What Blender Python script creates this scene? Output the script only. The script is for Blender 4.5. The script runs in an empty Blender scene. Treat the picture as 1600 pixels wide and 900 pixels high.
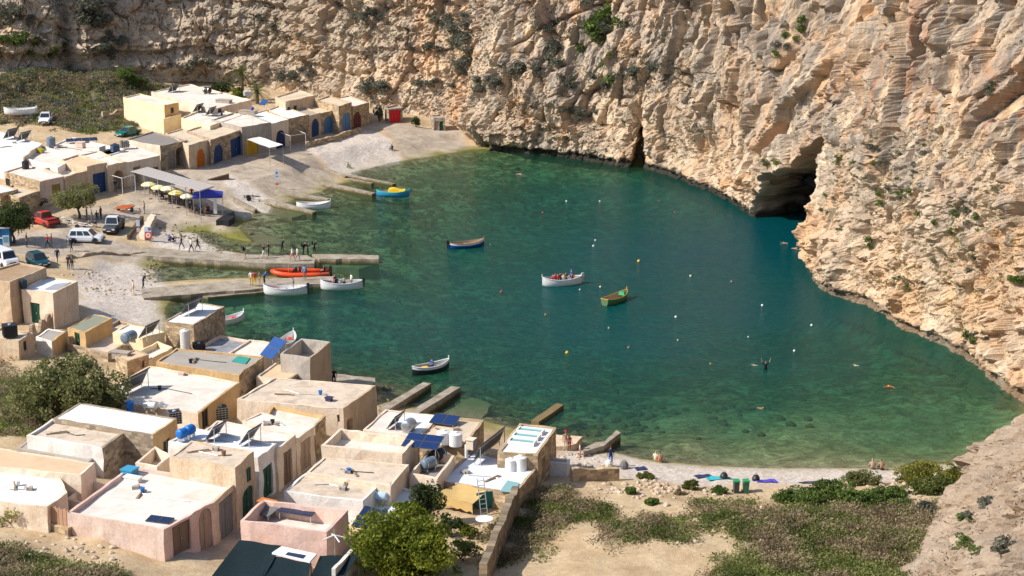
import bpy, bmesh, math, random
import numpy as np
from mathutils import Vector, Matrix, Quaternion

random.seed(7)
SC = bpy.context.scene
COL = SC.collection
R = math.radians

# ------------------------------------------------------------------ camera
CAM_H, PITCH, FPX = 52.0, 15.0, 2800.0
cam_d = bpy.data.cameras.new('camera')
cam = bpy.data.objects.new('camera', cam_d)
COL.objects.link(cam)
cam.location = (0, 0, CAM_H)
cam.rotation_euler = (R(90 - PITCH), 0, 0)
cam_d.sensor_width = 36.0
cam_d.lens = 36.0 * FPX / 1600.0
cam_d.clip_start = 1.0
cam_d.clip_end = 5000.0
SC.camera = cam

# ------------------------------------------------------------------ light
SUN_EL, SUN_AZ = 41.0, -106.0          # azimuth clockwise from +Y: the sun stands to the left of the view
sd = Vector((math.cos(R(SUN_EL)) * math.sin(R(SUN_AZ)), math.cos(R(SUN_EL)) * math.cos(R(SUN_AZ)), math.sin(R(SUN_EL))))
world = bpy.data.worlds.new('World')
SC.world = world
world.use_nodes = True
wn = world.node_tree
sky = wn.nodes.new('ShaderNodeTexSky')
sky.sky_type = 'NISHITA'
sky.sun_disc = False
sky.sun_elevation = R(SUN_EL)
sky.sun_rotation = R(SUN_AZ)
sky.altitude = 50
wn.nodes['Background'].inputs['Strength'].default_value = 0.13
wn.links.new(sky.outputs[0], wn.nodes['Background'].inputs['Color'])
sun_d = bpy.data.lights.new('sun', 'SUN')
sun_d.energy = 4.4
sun_d.angle = R(0.53)
sun_d.color = (1.0, 0.945, 0.865)
sun = bpy.data.objects.new('sun', sun_d)
COL.objects.link(sun)
sun.location = sd * 200
sun.rotation_euler = sd.to_track_quat('Z', 'Y').to_euler()
SC.view_settings.view_transform = 'Standard'
SC.view_settings.look = 'None'
SC.view_settings.gamma = 1.0
SC.view_settings.exposure = 0.40
SC.view_settings.use_curve_mapping = False
SC.cycles.use_denoising = True
SC.cycles.max_bounces = 6
SC.cycles.diffuse_bounces = 3
SC.cycles.glossy_bounces = 3
SC.cycles.transmission_bounces = 4
SC.cycles.transparent_max_bounces = 8
SC.cycles.caustics_reflective = False
SC.cycles.caustics_refractive = False

# ------------------------------------------------------------------ survey: photograph sight lines to ground positions
SP, CP = math.sin(R(PITCH)), math.cos(R(PITCH))
def P(x, y, h=0.0):
    u = (x - 800.0) / FPX; v = (y - 450.0) / FPX
    z = (CAM_H - h) / (SP + v * CP)
    return Vector((z * u, z * (CP - v * SP), h))
def proj(p):
    """world array (n,3) -> sight-line coordinates and distance"""
    p = np.asarray(p, float)
    dz = p[..., 2] - CAM_H
    zc = p[..., 1] * CP - dz * SP
    yc = p[..., 1] * SP + dz * CP
    return 800 + FPX * p[..., 0] / zc, 450 - FPX * yc / zc, zc

# ------------------------------------------------------------------ numpy noise
def _hash(ix, iy, iz, k):
    n = (ix.astype(np.uint32) * np.uint32(374761393) + iy.astype(np.uint32) * np.uint32(668265263)
         + iz.astype(np.uint32) * np.uint32(2147483647) + np.uint32((k * 974634777 + 12345) & 0xffffffff))
    n = (n ^ (n >> np.uint32(13))) * np.uint32(1274126177)
    n = (n ^ (n >> np.uint32(15))) * np.uint32(2246822519)
    return ((n ^ (n >> np.uint32(16))) & np.uint32(0xffffff)).astype(np.float32) / np.float32(0xffffff)
def vnoise(x, y, z, k=0):
    """smooth value noise in -1..1"""
    x = np.asarray(x, np.float32); y = np.asarray(y, np.float32); z = np.asarray(z, np.float32)
    x, y, z = np.broadcast_arrays(x, y, z)
    fx, fy, fz = np.floor(x), np.floor(y), np.floor(z)
    ix, iy, iz = fx.astype(np.int64), fy.astype(np.int64), fz.astype(np.int64)
    tx, ty, tz = x - fx, y - fy, z - fz
    tx = tx * tx * tx * (tx * (tx * 6 - 15) + 10); ty = ty * ty * ty * (ty * (ty * 6 - 15) + 10); tz = tz * tz * tz * (tz * (tz * 6 - 15) + 10)
    r = 0
    for dx in (0, 1):
        wx = tx if dx else 1 - tx
        for dy in (0, 1):
            wy = ty if dy else 1 - ty
            for dz in (0, 1):
                wz = tz if dz else 1 - tz
                r = r + wx * wy * wz * _hash((ix + dx) & 0xffffffff, (iy + dy) & 0xffffffff, (iz + dz) & 0xffffffff, k)
    return r * 2 - 1
def fbm(x, y, z, octaves=4, k=0, gain=0.5):
    a, s, r = 1.0, 1.0, 0
    for o in range(octaves):
        r = r + a * vnoise(x * s + 17.3 * o, y * s - 9.1 * o, z * s + 5.7 * o, k + o)
        a *= gain; s *= 2.03
    return r
def ridged(x, y, z, octaves=3, k=0):
    a, s, r = 1.0, 1.0, 0
    for o in range(octaves):
        r = r + a * (1 - 2 * np.abs(vnoise(x * s + 3.3 * o, y * s + 8.1 * o, z * s, k + 31 + o)))
        a *= 0.5; s *= 2.1
    return r
def worley(x, y, z, k=0, facet=False):
    """F1, F2, cell random and, with facet, the tilt of a flat plane through each cell"""
    fx, fy, fz = np.floor(x), np.floor(y), np.floor(z)
    f1 = np.full(x.shape, 9.0, np.float32); f2 = f1.copy(); cid = np.zeros(x.shape, np.float32); tl = cid.copy()
    for dx in (-1, 0, 1):
        for dy in (-1, 0, 1):
            for dz in (-1, 0, 1):
                cx, cy, cz = fx + dx, fy + dy, fz + dz
                ix, iy, iz = [c.astype(np.int64) & 0xffffffff for c in (cx, cy, cz)]
                px = cx + _hash(ix, iy, iz, k + 1); py = cy + _hash(ix, iy, iz, k + 2); pz = cz + _hash(ix, iy, iz, k + 3)
                d = np.sqrt((px - x) ** 2 + (py - y) ** 2 + (pz - z) ** 2).astype(np.float32)
                h = _hash(ix, iy, iz, k + 4)
                near = d < f1
                f2 = np.where(near, f1, np.minimum(f2, d))
                cid = np.where(near, h, cid)
                if facet: tl = np.where(near, (x - px) * (_hash(ix, iy, iz, k + 5) - .5) + (y - py) * (_hash(ix, iy, iz, k + 6) - .5) + (z - pz) * (_hash(ix, iy, iz, k + 7) - .5), tl)
                f1 = np.where(near, d, f1)
    return (f1, f2, cid, tl * 2) if facet else (f1, f2, cid)
def sstep(a, b, x):
    t = np.clip((x - a) / (b - a), 0, 1)
    return t * t * (3 - 2 * t)
def poly_sd(px, py, poly):
    """signed distance to a closed polygon, negative inside"""
    px = np.asarray(px, float); py = np.asarray(py, float)
    d = np.full(px.shape, 1e18); inside = np.zeros(px.shape, bool)
    n = len(poly)
    for i in range(n):
        ax, ay = poly[i][:2]; bx, by = poly[(i + 1) % n][:2]
        ex, ey = bx - ax, by - ay
        t = np.clip(((px - ax) * ex + (py - ay) * ey) / (ex * ex + ey * ey + 1e-12), 0, 1)
        d = np.minimum(d, (px - ax - t * ex) ** 2 + (py - ay - t * ey) ** 2)
        c = (ay > py) != (by > py)
        with np.errstate(divide='ignore', invalid='ignore'):
            xi = ex * (py - ay) / (ey if ey != 0 else 1e-12) + ax
        inside ^= c & (px < xi)
    d = np.sqrt(d)
    return np.where(inside, -d, d)

# ------------------------------------------------------------------ materials
MATS = {}
class NT:
    def __init__(s, name):
        s.m = bpy.data.materials.new(name); s.m.use_nodes = True
        s.t = s.m.node_tree; s.b = s.t.nodes['Principled BSDF']; s.out = s.t.nodes['Material Output']
        s.b.inputs['Roughness'].default_value = 0.85
        s.b.inputs['Specular IOR Level'].default_value = 0.25
    def n(s, typ, **kw):
        nd = s.t.nodes.new(typ)
        for k, v in kw.items():
            if k.startswith('i_'):
                key = k[2:].replace('_', ' ')
                nd.inputs[key].default_value = v
            else: setattr(nd, k, v)
        return nd
    def l(s, a, b): s.t.links.new(a, b)
    def pos(s, scale=(1, 1, 1)):
        g = s.n('ShaderNodeNewGeometry'); mp = s.n('ShaderNodeMapping'); mp.inputs['Scale'].default_value = scale
        s.l(g.outputs['Position'], mp.inputs['Vector']); return mp.outputs[0]
    def obj(s, scale=(1, 1, 1)):
        g = s.n('ShaderNodeTexCoord'); mp = s.n('ShaderNodeMapping'); mp.inputs['Scale'].default_value = scale
        s.l(g.outputs['Object'], mp.inputs['Vector']); return mp.outputs[0]
    def uv(s):
        return s.n('ShaderNodeTexCoord').outputs['UV']
    def noise(s, vec, scale, detail=4, rough=0.55, dist=0.0):
        nd = s.n('ShaderNodeTexNoise'); nd.inputs['Scale'].default_value = scale; nd.inputs['Detail'].default_value = detail
        nd.inputs['Roughness'].default_value = rough; nd.inputs['Distortion'].default_value = dist
        if vec is not None: s.l(vec, nd.inputs['Vector'])
        return nd.outputs['Fac']
    def ramp(s, fac, stops):
        nd = s.n('ShaderNodeValToRGB'); cr = nd.color_ramp
        while len(cr.elements) < len(stops): cr.elements.new(0.5)
        for e, (p, c) in zip(cr.elements, stops):
            e.position = p; e.color = (c, c, c, 1) if isinstance(c, (int, float)) else (c[0], c[1], c[2], 1)
        s.l(fac, nd.inputs['Fac']); return nd.outputs['Color']
    def mix(s, fac, a, b, mode='MIX'):
        nd = s.n('ShaderNodeMix', data_type='RGBA', blend_type=mode)
        if isinstance(fac, (int, float)): nd.inputs['Factor'].default_value = fac
        else: s.l(fac, nd.inputs['Factor'])
        for sock, v in ((nd.inputs[6], a), (nd.inputs[7], b)):
            if isinstance(v, (tuple, list)): sock.default_value = (v[0], v[1], v[2], 1)
            else: s.l(v, sock)
        return nd.outputs[2]
    def math(s, op, a, b=0.0):
        nd = s.n('ShaderNodeMath', operation=op)
        for i, v in enumerate((a, b)):
            if isinstance(v, (int, float)): nd.inputs[i].default_value = v
            else: s.l(v, nd.inputs[i])
        return nd.outputs[0]
    def attr(s, name):
        return s.n('ShaderNodeAttribute', attribute_name=name).outputs['Fac']
    def bump(s, h, strength=0.5, dist=0.1):
        nd = s.n('ShaderNodeBump'); nd.inputs['Strength'].default_value = strength; nd.inputs['Distance'].default_value = dist
        s.l(h, nd.inputs['Height']); s.l(nd.outputs[0], s.b.inputs['Normal']); return nd
    def color(s, c):
        if isinstance(c, (tuple, list)): s.b.inputs['Base Color'].default_value = (c[0], c[1], c[2], 1)
        else: s.l(c, s.b.inputs['Base Color'])
        return s
def sc3(c, k): return tuple(max(0.0, min(0.95, v * k)) for v in c)

def m_plain(name, col, rough=0.6, metal=0.0, var=0.12, spec=0.4, scale=3.0):
    """painted or moulded stuff: one colour with slight wear"""
    if name in MATS: return MATS[name]
    t = NT(name)
    f = t.noise(t.obj(), scale, 4)
    t.color(t.mix(f, sc3(col, 1 - var), sc3(col, 1 + var)))
    t.b.inputs['Roughness'].default_value = rough; t.b.inputs['Metallic'].default_value = metal
    t.b.inputs['Specular IOR Level'].default_value = spec
    MATS[name] = t.m; return t.m
def m_plaster(name, col, stain=0.35, dark=(0.20, 0.17, 0.13), streak=True, warm=0.15):
    if name in MATS: return MATS[name]
    t = NT(name)
    p = t.pos()
    big = t.noise(p, 0.55, 5, 0.6)
    c = t.mix(t.ramp(big, [(0.35, 0.0), (0.7, 1.0)]), sc3(col, 1.06), (col[0] * (1 - warm * .3), col[1] * (1 - warm), col[2] * (1 - warm * 1.6)))
    st = t.noise(t.pos((1.6, 1.6, 0.28)) if streak else t.pos((.8, .8, .8)), 1.5, 6, 0.65)
    c = t.mix(t.ramp(st, [(0.50, 0.0), (0.72, min(stain * 1.35, .8))]), c, dark)
    pt_ = t.n('ShaderNodeTexVoronoi', i_Scale=0.75); t.l(t.pos((1, 1, 1.3)), pt_.inputs['Vector'])
    sepc = t.n('ShaderNodeSeparateColor'); t.l(pt_.outputs['Color'], sepc.inputs[0])
    c = t.mix(t.ramp(sepc.outputs[0], [(0.55, 0.0), (0.95, 0.30)]), c, sc3(col, 0.72))
    fine = t.noise(p, 6.0, 4, 0.6)
    c = t.mix(t.ramp(fine, [(0.34, 0.10 + stain * .6), (0.58, 0.0)]), c, dark)
    t.color(c); t.b.inputs['Roughness'].default_value = 0.92; t.b.inputs['Specular IOR Level'].default_value = 0.15
    t.bump(t.noise(p, 4.0, 6, 0.65), 0.35, 0.06)
    MATS[name] = t.m; return t.m
def m_stone(name, col, bw=0.55, bh=0.27, mortar=(0.30, 0.25, 0.19), rough_var=0.65):
    """coursed limestone blocks (too small in the picture to pick apart)"""
    if name in MATS: return MATS[name]
    t = NT(name)
    br = t.n('ShaderNodeTexBrick', i_Scale=1.0, i_Brick_Width=bw, i_Row_Height=bh)
    br.inputs['Mortar Size'].default_value = 0.018; br.inputs['Mortar Smooth'].default_value = 0.3; br.inputs['Bias'].default_value = 0.0
    br.inputs['Color1'].default_value = (*sc3(col, 1 + rough_var * .35), 1); br.inputs['Color2'].default_value = (*sc3(col, 1 - rough_var), 1)
    br.inputs['Mortar'].default_value = (*mortar, 1)
    uvn = t.n('ShaderNodeVectorMath', operation='ADD')
    wob = t.n('ShaderNodeTexNoise'); wob.inputs['Scale'].default_value = 1.3
    t.l(t.pos(), wob.inputs['Vector'])
    scl = t.n('ShaderNodeVectorMath', operation='SCALE'); scl.inputs['Scale'].default_value = 0.12
    t.l(wob.outputs['Color'], scl.inputs[0]); t.l(t.uv(), uvn.inputs[0]); t.l(scl.outputs[0], uvn.inputs[1])
    t.l(uvn.outputs[0], br.inputs['Vector'])
    p = t.pos()
    big = t.noise(p, 0.8, 5, 0.65)
    c = t.mix(t.ramp(big, [(0.4, 0.0), (0.75, 0.55)]), br.outputs['Color'], sc3(col, 0.55))
    t.color(c)
    h = t.math('ADD', t.math('MULTIPLY', br.outputs['Fac'], -0.6), t.noise(p, 5.0, 5, 0.7))
    t.bump(h, 0.6, 0.06)
    MATS[name] = t.m; return t.m
def m_roof(name, col, stain=0.5, stain_col=(0.22, 0.17, 0.12), scale=0.5, seams=False):
    if name in MATS: return MATS[name]
    t = NT(name)
    p = t.pos()
    big = t.noise(p, scale, 6, 0.68, 0.6)
    c = t.mix(t.ramp(big, [(0.46, 0.0), (0.72, stain)]), col, stain_col)
    med = t.noise(t.pos((1, 1, 1)), 2.2, 6, 0.7)
    c = t.mix(t.ramp(med, [(0.32, stain * .5), (0.55, 0.0)]), c, sc3(stain_col, 1.4))
    fine = t.noise(p, 14.0, 3, 0.6)
    c = t.mix(t.math('MULTIPLY', fine, 0.12 + .1 * stain), c, sc3(col, 0.55))
    t.color(c); t.b.inputs['Roughness'].default_value = 0.9; t.b.inputs['Specular IOR Level'].default_value = 0.15
    t.bump(t.noise(p, 3.0, 6, 0.7), 0.25, 0.05)
    MATS[name] = t.m; return t.m
def m_glass(name, col=(0.03, 0.04, 0.05), rough=0.08):
    if name in MATS: return MATS[name]
    t = NT(name); t.color(col); t.b.inputs['Roughness'].default_value = rough; t.b.inputs['Specular IOR Level'].default_value = 0.6
    MATS[name] = t.m; return t.m

# ------------------------------------------------------------------ mesh building
class MB:
    def __init__(s): s.v = []; s.f = []; s.m = []; s.uv = []
    def add(s, vs, fs, mi=0, uvs=None):
        o = len(s.v); s.v.extend([tuple(v) for v in vs])
        for k, f in enumerate(fs):
            s.f.append(tuple(i + o for i in f)); s.m.append(mi)
            s.uv.append(uvs[k] if uvs else None)
        return s
    def box(s, c, size, mi=0, rz=0.0, taper=1.0, M=None):
        hx, hy, hz = size[0] / 2, size[1] / 2, size[2] / 2
        ca, sa = math.cos(rz), math.sin(rz)
        vs = []
        for z, k in ((-hz, 1.0), (hz, taper)):
            for x, y in ((-hx, -hy), (hx, -hy), (hx, hy), (-hx, hy)):
                x *= k; y *= k
                vs.append(Vector((c[0] + x * ca - y * sa, c[1] + x * sa + y * ca, c[2] + z)))
        if M is not None: vs = [M @ v for v in vs]
        return s.add(vs, [(0, 3, 2, 1), (4, 5, 6, 7), (0, 1, 5, 4), (1, 2, 6, 5), (2, 3, 7, 6), (3, 0, 4, 7)], mi)
    def prism(s, pts, z0, z1, mi=0, top_mi=None):
        """ccw outline, each point (x,y); z0/z1 numbers or lists"""
        n = len(pts)
        zb = z0 if isinstance(z0, (list, tuple)) else [z0] * n
        zt = z1 if isinstance(z1, (list, tuple)) else [z1] * n
        vs = [(p[0], p[1], zb[i]) for i, p in enumerate(pts)] + [(p[0], p[1], zt[i]) for i, p in enumerate(pts)]
        s.add(vs, [tuple(range(n - 1, -1, -1))] + [(i, (i + 1) % n, n + (i + 1) % n, n + i) for i in range(n)], mi)
        o = len(s.v) - 2 * n
        s.f.append(tuple(o + n + i for i in range(n))); s.m.append(mi if top_mi is None else top_mi); s.uv.append(None)
        return s
    def tube(s, path, r, seg=8, mi=0, cap=True):
        path = [Vector(p) for p in path]
        rs = r if isinstance(r, (list, tuple)) else [r] * len(path)
        rings = []
        for i, p in enumerate(path):
            d = (path[min(i + 1, len(path) - 1)] - path[max(i - 1, 0)]).normalized()
            up = Vector((0, 0, 1)) if abs(d.z) < 0.9 else Vector((1, 0, 0))
            a = d.cross(up).normalized(); b = d.cross(a).normalized()
            rings.append([p + (a * math.cos(2 * math.pi * k / seg) + b * math.sin(2 * math.pi * k / seg)) * rs[i] for k in range(seg)])
        vs = [v for rg in rings for v in rg]
        fs = []
        for i in range(len(path) - 1):
            for k in range(seg):
                fs.append((i * seg + k, i * seg + (k + 1) % seg, (i + 1) * seg + (k + 1) % seg, (i + 1) * seg + k))
        if cap:
            fs.append(tuple(range(seg - 1, -1, -1))); fs.append(tuple((len(path) - 1) * seg + k for k in range(seg)))
        return s.add(vs, fs, mi)
    def lathe(s, prof, seg=16, mi=0, c=(0, 0, 0), axis='Z', M=None):
        """prof: list of (r,z)"""
        vs, fs = [], []
        for r, z in prof:
            for k in range(seg):
                a = 2 * math.pi * k / seg
                v = Vector((r * math.cos(a), r * math.sin(a), z))
                if axis == 'X': v = Vector((z, r * math.cos(a), r * math.sin(a)))
                elif axis == 'Y': v = Vector((r * math.sin(a), z, r * math.cos(a)))
                v += Vector(c)
                vs.append(M @ v if M is not None else v)
        n = len(prof)
        for i in range(n - 1):
            for k in range(seg):
                fs.append((i * seg + k, i * seg + (k + 1) % seg, (i + 1) * seg + (k + 1) % seg, (i + 1) * seg + k))
        fs.append(tuple(range(seg - 1, -1, -1))); fs.append(tuple((n - 1) * seg + k for k in range(seg)))
        return s.add(vs, fs, mi)
    def grid(s, pts, mi=0, closed=False):
        """rows of points -> quads"""
        n, m = len(pts), len(pts[0])
        fs = []
        for i in range(n - 1):
            for j in range(m if closed else m - 1):
                fs.append((i * m + j, i * m + (j + 1) % m, (i + 1) * m + (j + 1) % m, (i + 1) * m + j))
        return s.add([p for row in pts for p in row], fs, mi)
    def build(s, name, mats, parent=None, origin=None, smooth=False, world=False):
        """world=True: the vertices are world positions; they are stored relative to the parent's (or origin's) place"""
        me = bpy.data.meshes.new(name)
        off = Vector((0, 0, 0))
        if world and parent is not None: off = world_loc(parent)
        if origin is not None: off = Vector(origin)
        me.from_pydata([(v[0] - off[0], v[1] - off[1], v[2] - off[2]) for v in s.v], [], s.f)
        if not isinstance(mats, (list, tuple)): mats = [mats]
        for m in mats: me.materials.append(m)
        me.polygons.foreach_set('material_index', s.m)
        if any(u is not None for u in s.uv):
            ul = me.uv_layers.new(name='UVMap')
            for p, u in zip(me.polygons, s.uv):
                if u is not None:
                    for li, c in zip(p.loop_indices, u): ul.data[li].uv = c
        if smooth: me.polygons.foreach_set('use_smooth', [True] * len(me.polygons))
        me.update()
        o = bpy.data.objects.new(name, me); COL.objects.link(o)
        if parent is not None: o.parent = parent
        elif origin is not None: o.location = origin
        return o
def world_loc(o):
    p = Vector((0, 0, 0))
    while o is not None:
        p += o.location; o = o.parent
    return p
def tag(o, label=None, cat=None, group=None, kind=None):
    if label: o['label'] = label
    if cat: o['category'] = cat
    if group: o['group'] = group
    if kind: o['kind'] = kind
    return o
def thing(name, label, cat, loc=(0, 0, 0), rz=0.0, group=None):
    o = bpy.data.objects.new(name, None); COL.objects.link(o)
    o.empty_display_size = 0.3
    o.location = loc; o.rotation_euler = (0, 0, rz)
    return tag(o, label, cat, group)
def copy_tree(o, parent=None):
    c = o.copy(); COL.objects.link(c)
    if parent is not None: c.parent = parent
    for ch in list(o.children): copy_tree(ch, c)
    return c
def np_mesh(name, verts, faces, mats, attrs=None, smooth=True, parent=None):
    me = bpy.data.meshes.new(name)
    verts = np.asarray(verts, np.float32); faces = np.asarray(faces, np.int32)
    me.vertices.add(len(verts)); me.vertices.foreach_set('co', verts.ravel())
    k = faces.shape[1]
    me.loops.add(faces.size); me.loops.foreach_set('vertex_index', faces.ravel())
    me.polygons.add(len(faces)); me.polygons.foreach_set('loop_start', np.arange(0, faces.size, k, dtype=np.int32))
    try: me.polygons.foreach_set('loop_total', np.full(len(faces), k, np.int32))
    except Exception: pass
    me.polygons.foreach_set('use_smooth', np.full(len(faces), smooth))
    if not isinstance(mats, (list, tuple)): mats = [mats]
    for m in mats: me.materials.append(m)
    for an, av in (attrs or {}).items():
        a = me.attributes.new(an, 'FLOAT', 'POINT'); a.data.foreach_set('value', np.asarray(av, np.float32).ravel())
    me.update(calc_edges=True); me.validate()
    o = bpy.data.objects.new(name, me); COL.objects.link(o)
    if parent is not None: o.parent = parent
    return o
# ------------------------------------------------------------------ terrain: one sheet, ground and seabed
SHORE_PX = [(757, 233), (735, 234), (700, 240), (655, 247), (612, 254), (580, 262), (548, 270), (556, 283), (520, 288), (500, 300), (470, 306),
            (448, 316), (425, 320), (418, 333), (398, 330), (384, 343), (372, 357), (395, 379), (360, 372), (325, 360), (303, 362), (318, 378), (345, 391), (400, 399),
            (480, 404), (480, 410), (400, 412), (330, 407), (262, 407), (240, 420), (246, 441), (300, 437), (420, 432), (510, 436), (420, 448), (330, 455),
            (272, 464), (258, 482), (262, 520), (340, 528), (405, 548), (505, 582), (586, 598), (596, 612), (612, 628), (660, 640), (700, 648), (760, 658), (850, 682), (900, 692),
            (912, 706), (940, 704), (965, 708), (1000, 717), (1100, 727), (1200, 732), (1300, 732), (1400, 730), (1480, 724), (1545, 708), (1590, 680), (1604, 660),
            (1602, 648), (1560, 607), (1520, 580), (1470, 546), (1440, 531), (1400, 515), (1340, 477), (1290, 465), (1268, 442), (1252, 412), (1250, 385),
            (1300, 372), (1310, 345), (1270, 330), (1177, 341), (1140, 322), (1100, 302), (1040, 278), (1010, 268), (985, 263), (960, 264), (900, 249), (840, 242)]
SHORE = [tuple(P(x, y, 0)[:2]) for x, y in SHORE_PX]
def _under_rock(poly, i0, i1, d):
    """let the water run back under the foot of the rock walls"""
    out = []
    n = len(poly)
    for i, p in enumerate(poly):
        if i0 <= i or i <= i1:
            a, b = poly[i - 1], poly[(i + 1) % n]
            tx_, ty_ = b[0] - a[0], b[1] - a[1]; l_ = math.hypot(tx_, ty_) or 1
            p = (p[0] + ty_ / l_ * d * WIND, p[1] - tx_ / l_ * d * WIND)
        out.append(p)
    return out
WIND = 1 if sum(SHORE[i - 1][0] * SHORE[i][1] - SHORE[i][0] * SHORE[i - 1][1] for i in range(len(SHORE))) > 0 else -1
SHORE = _under_rock(SHORE, SHORE_PX.index((1560, 607)), -1, 3.5)
GCTRL_PX = [  # sight line and ground height
    (-250, 200, 7), (-50, 130, 8.5), (60, 115, 9), (160, 120, 8), (60, 160, 5.5), (160, 165, 4.6), (250, 150, 5), (330, 150, 4.5), (420, 160, 4), (520, 175, 3.5), (30, 185, 4.2), (160, 195, 3.4),
    (230, 205, 3.2), (0, 205, 3.6), (300, 262, 2.6), (400, 238, 2.6), (480, 215, 2.7), (560, 200, 2.7), (615, 190, 2.9), (690, 200, 2.2), (200, 290, 2.4), (100, 320, 2.4), (20, 320, 2.6),
    (-150, 300, 3.6), (250, 310, 2.0), (310, 330, 1.3), (150, 340, 2.1), (60, 370, 2.1), (150, 375, 1.9), (230, 385, 1.5), (300, 395, 0.9), (0, 400, 2.3), (90, 420, 2.1), (180, 430, 1.4),
    (130, 480, 1.8), (220, 470, 0.9), (60, 520, 2.2), (-60, 480, 3), (170, 520, 1.9), (250, 540, 1.7), (20, 580, 3.0), (40, 640, 3.4), (-40, 700, 4.2), (20, 770, 4.4),
    (330, 560, 1.6), (420, 580, 1.5), (500, 610, 1.2), (540, 660, 1.6), (600, 700, 1.8), (300, 640, 2.0), (250, 700, 2.6), (420, 760, 2.2), (373, 826, 2.4), (330, 855, 2.6), (257, 876, 3.6),
    (115, 838, 4.3), (60, 820, 4.4), (0, 860, 5.0), (180, 880, 4.6), (0, 930, 5.8), (-100, 860, 5.6), (300, 930, 3.6), (450, 900, 2.6), (620, 880, 2.6), (700, 850, 2.4), (700, 740, 1.9),
    (780, 900, 2.7), (842, 757, 1.8), (872, 716, 1.3), (900, 760, 1.9), (1000, 780, 2.0), (1000, 740, 0.9), (1150, 765, 1.5), (1300, 760, 1.6), (1420, 770, 1.5), (1500, 745, 0.8), (1000, 850, 2.9),
    (1200, 830, 2.6), (1350, 850, 2.6), (900, 950, 3.6), (1150, 950, 3.6), (1400, 950, 3.8), (1430, 810, 2.0)]
GC = np.array([[*P(x, y, h)[:2], h] for x, y, h in GCTRL_PX])
PATCH = []   # small cut or fill platforms: (outline, height, edge softness)
def ground(X, Y):
    X = np.asarray(X, float); Y = np.asarray(Y, float)
    shp = X.shape; X = X.ravel(); Y = Y.ravel()
    num = np.zeros(X.shape); den = np.zeros(X.shape)
    for gx, gy, gh in GC:
        w = 1.0 / (((X - gx) ** 2 + ((Y - gy)) ** 2) + 4.0) ** 1.7
        num += w * gh; den += w
    h = num / den
    h = h + np.clip((92 - Y) * 0.28, 0, 24)
    h = h + np.clip((-92 - X) * 0.15, 0, 12) + np.clip((X - 60) * 0.2, 0, 25)
    sdv = poly_sd(X, Y, SHORE)
    land = h * sstep(0, 1, np.clip(sdv / 7.0, 0, 1) * 0.5 + np.clip(sdv / 22.0, 0, 1) * 0.5) + 0.02
    land = np.maximum(land, np.minimum(h, np.clip(sdv, 0, 99) * 0.14))
    land = land + 0.10 * fbm(X / 2.3, Y / 2.3, X * 0, 3, 5) * np.clip(sdv / 4, 0, 1)
    dep = depth_of(X, Y, sdv)
    bed = -dep + 0.0
    r = np.where(sdv > 0, land, bed)
    return r.reshape(shp)
DCTRL_PX = [(1100, 400, 9), (1200, 360, 8.5), (1000, 400, 7.5), (930, 430, 6.0), (800, 400, 3.6), (850, 330, 3.6), (700, 300, 2.2), (600, 350, 2.0), (560, 300, 1.1), (640, 470, 3.6), (720, 520, 4.2), (800, 600, 4.0), (1000, 520, 5.5), (1150, 480, 7.0),
            (1200, 560, 3.6), (1330, 560, 3.2), (1420, 600, 1.9), (1300, 660, 1.5), (1150, 640, 2.2), (950, 640, 2.6), (1050, 690, 1.1), (1250, 700, .8), (450, 500, 3.0), (560, 545, 4.0), (400, 350, 0.7), (450, 370, 1.2), (350, 420, 1.2),
            (520, 400, 1.9), (760, 262, 1.8), (900, 270, 2.6), (1000, 300, 4.8), (1100, 320, 5.5), (660, 630, 1.2), (760, 640, 1.6), (1500, 640, 1.6)]
DC = np.array([[*P(x, y, 0)[:2], d] for x, y, d in DCTRL_PX])
def depth_of(X, Y, sdv):
    num = np.zeros(X.shape); den = np.zeros(X.shape)
    for gx, gy, gd in DC:
        w = 1.0 / ((X - gx) ** 2 + ((Y - gy) * 0.8) ** 2 + 9.0) ** 1.5
        num += w * gd; den += w
    d = num / den
    e = np.clip(-sdv, 0, 99)
    steep = sstep(18, 32, X) * sstep(135, 150, Y)     # rock walls drop straight down
    k = e / (6.5 - 4.5 * steep)
    d = d * (1 - np.exp(-k * 1.1))
    rocks = fbm(X / 3.0, Y / 3.0, X * 0 + 3.1, 4, 40)
    d = d - 0.35 * np.clip(rocks, 0, 1) * np.clip(e / 5, 0, 1)
    return np.maximum(d, 0.012 + 0.03 * np.clip(e, 0, 4))
def gz(x, y): return float(ground(np.array([x]), np.array([y]))[0])
def PG(x, y):
    """where the sight line meets the ground"""
    h = 2.0
    for _ in range(14):
        p = P(x, y, h); h = 0.5 * h + 0.5 * max(gz(p.x, p.y), -0.0)
    p = P(x, y, h); return Vector((p.x, p.y, gz(p.x, p.y)))

def axis_pts(lo, hi, step, far_lo, far_hi):
    a = list(np.arange(lo, hi + 1e-6, step)); s = step
    b = a[-1]
    while b < far_hi: s *= 1.25; b += s; a.append(b)
    s = step; b = a[0]; pre = []
    while b > far_lo: s *= 1.25; b -= s; pre.append(b)
    return np.array(pre[::-1] + a)
tx = axis_pts(-96, 58, 0.42, -2500, 2500); ty = axis_pts(88, 308, 0.42, -1200, 3500)
TX, TY = np.meshgrid(tx, ty)
TZ = ground(TX, TY)
TSD = poly_sd(TX, TY, SHORE)
def zone(pxpoly, soft=1.0, h=2.0, wob=0.8, k=0):
    poly = [tuple(P(x, y, h)[:2]) for x, y in pxpoly]
    d = poly_sd(TX, TY, poly) + wob * fbm(TX / 3.0, TY / 3.0, TX * 0, 4, 60 + k)
    return sstep(soft, -soft, d)
peb = zone([(470, 238), (565, 208), (612, 222), (640, 245), (580, 270), (540, 262)], 0.8, 1.5, .5)
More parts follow.
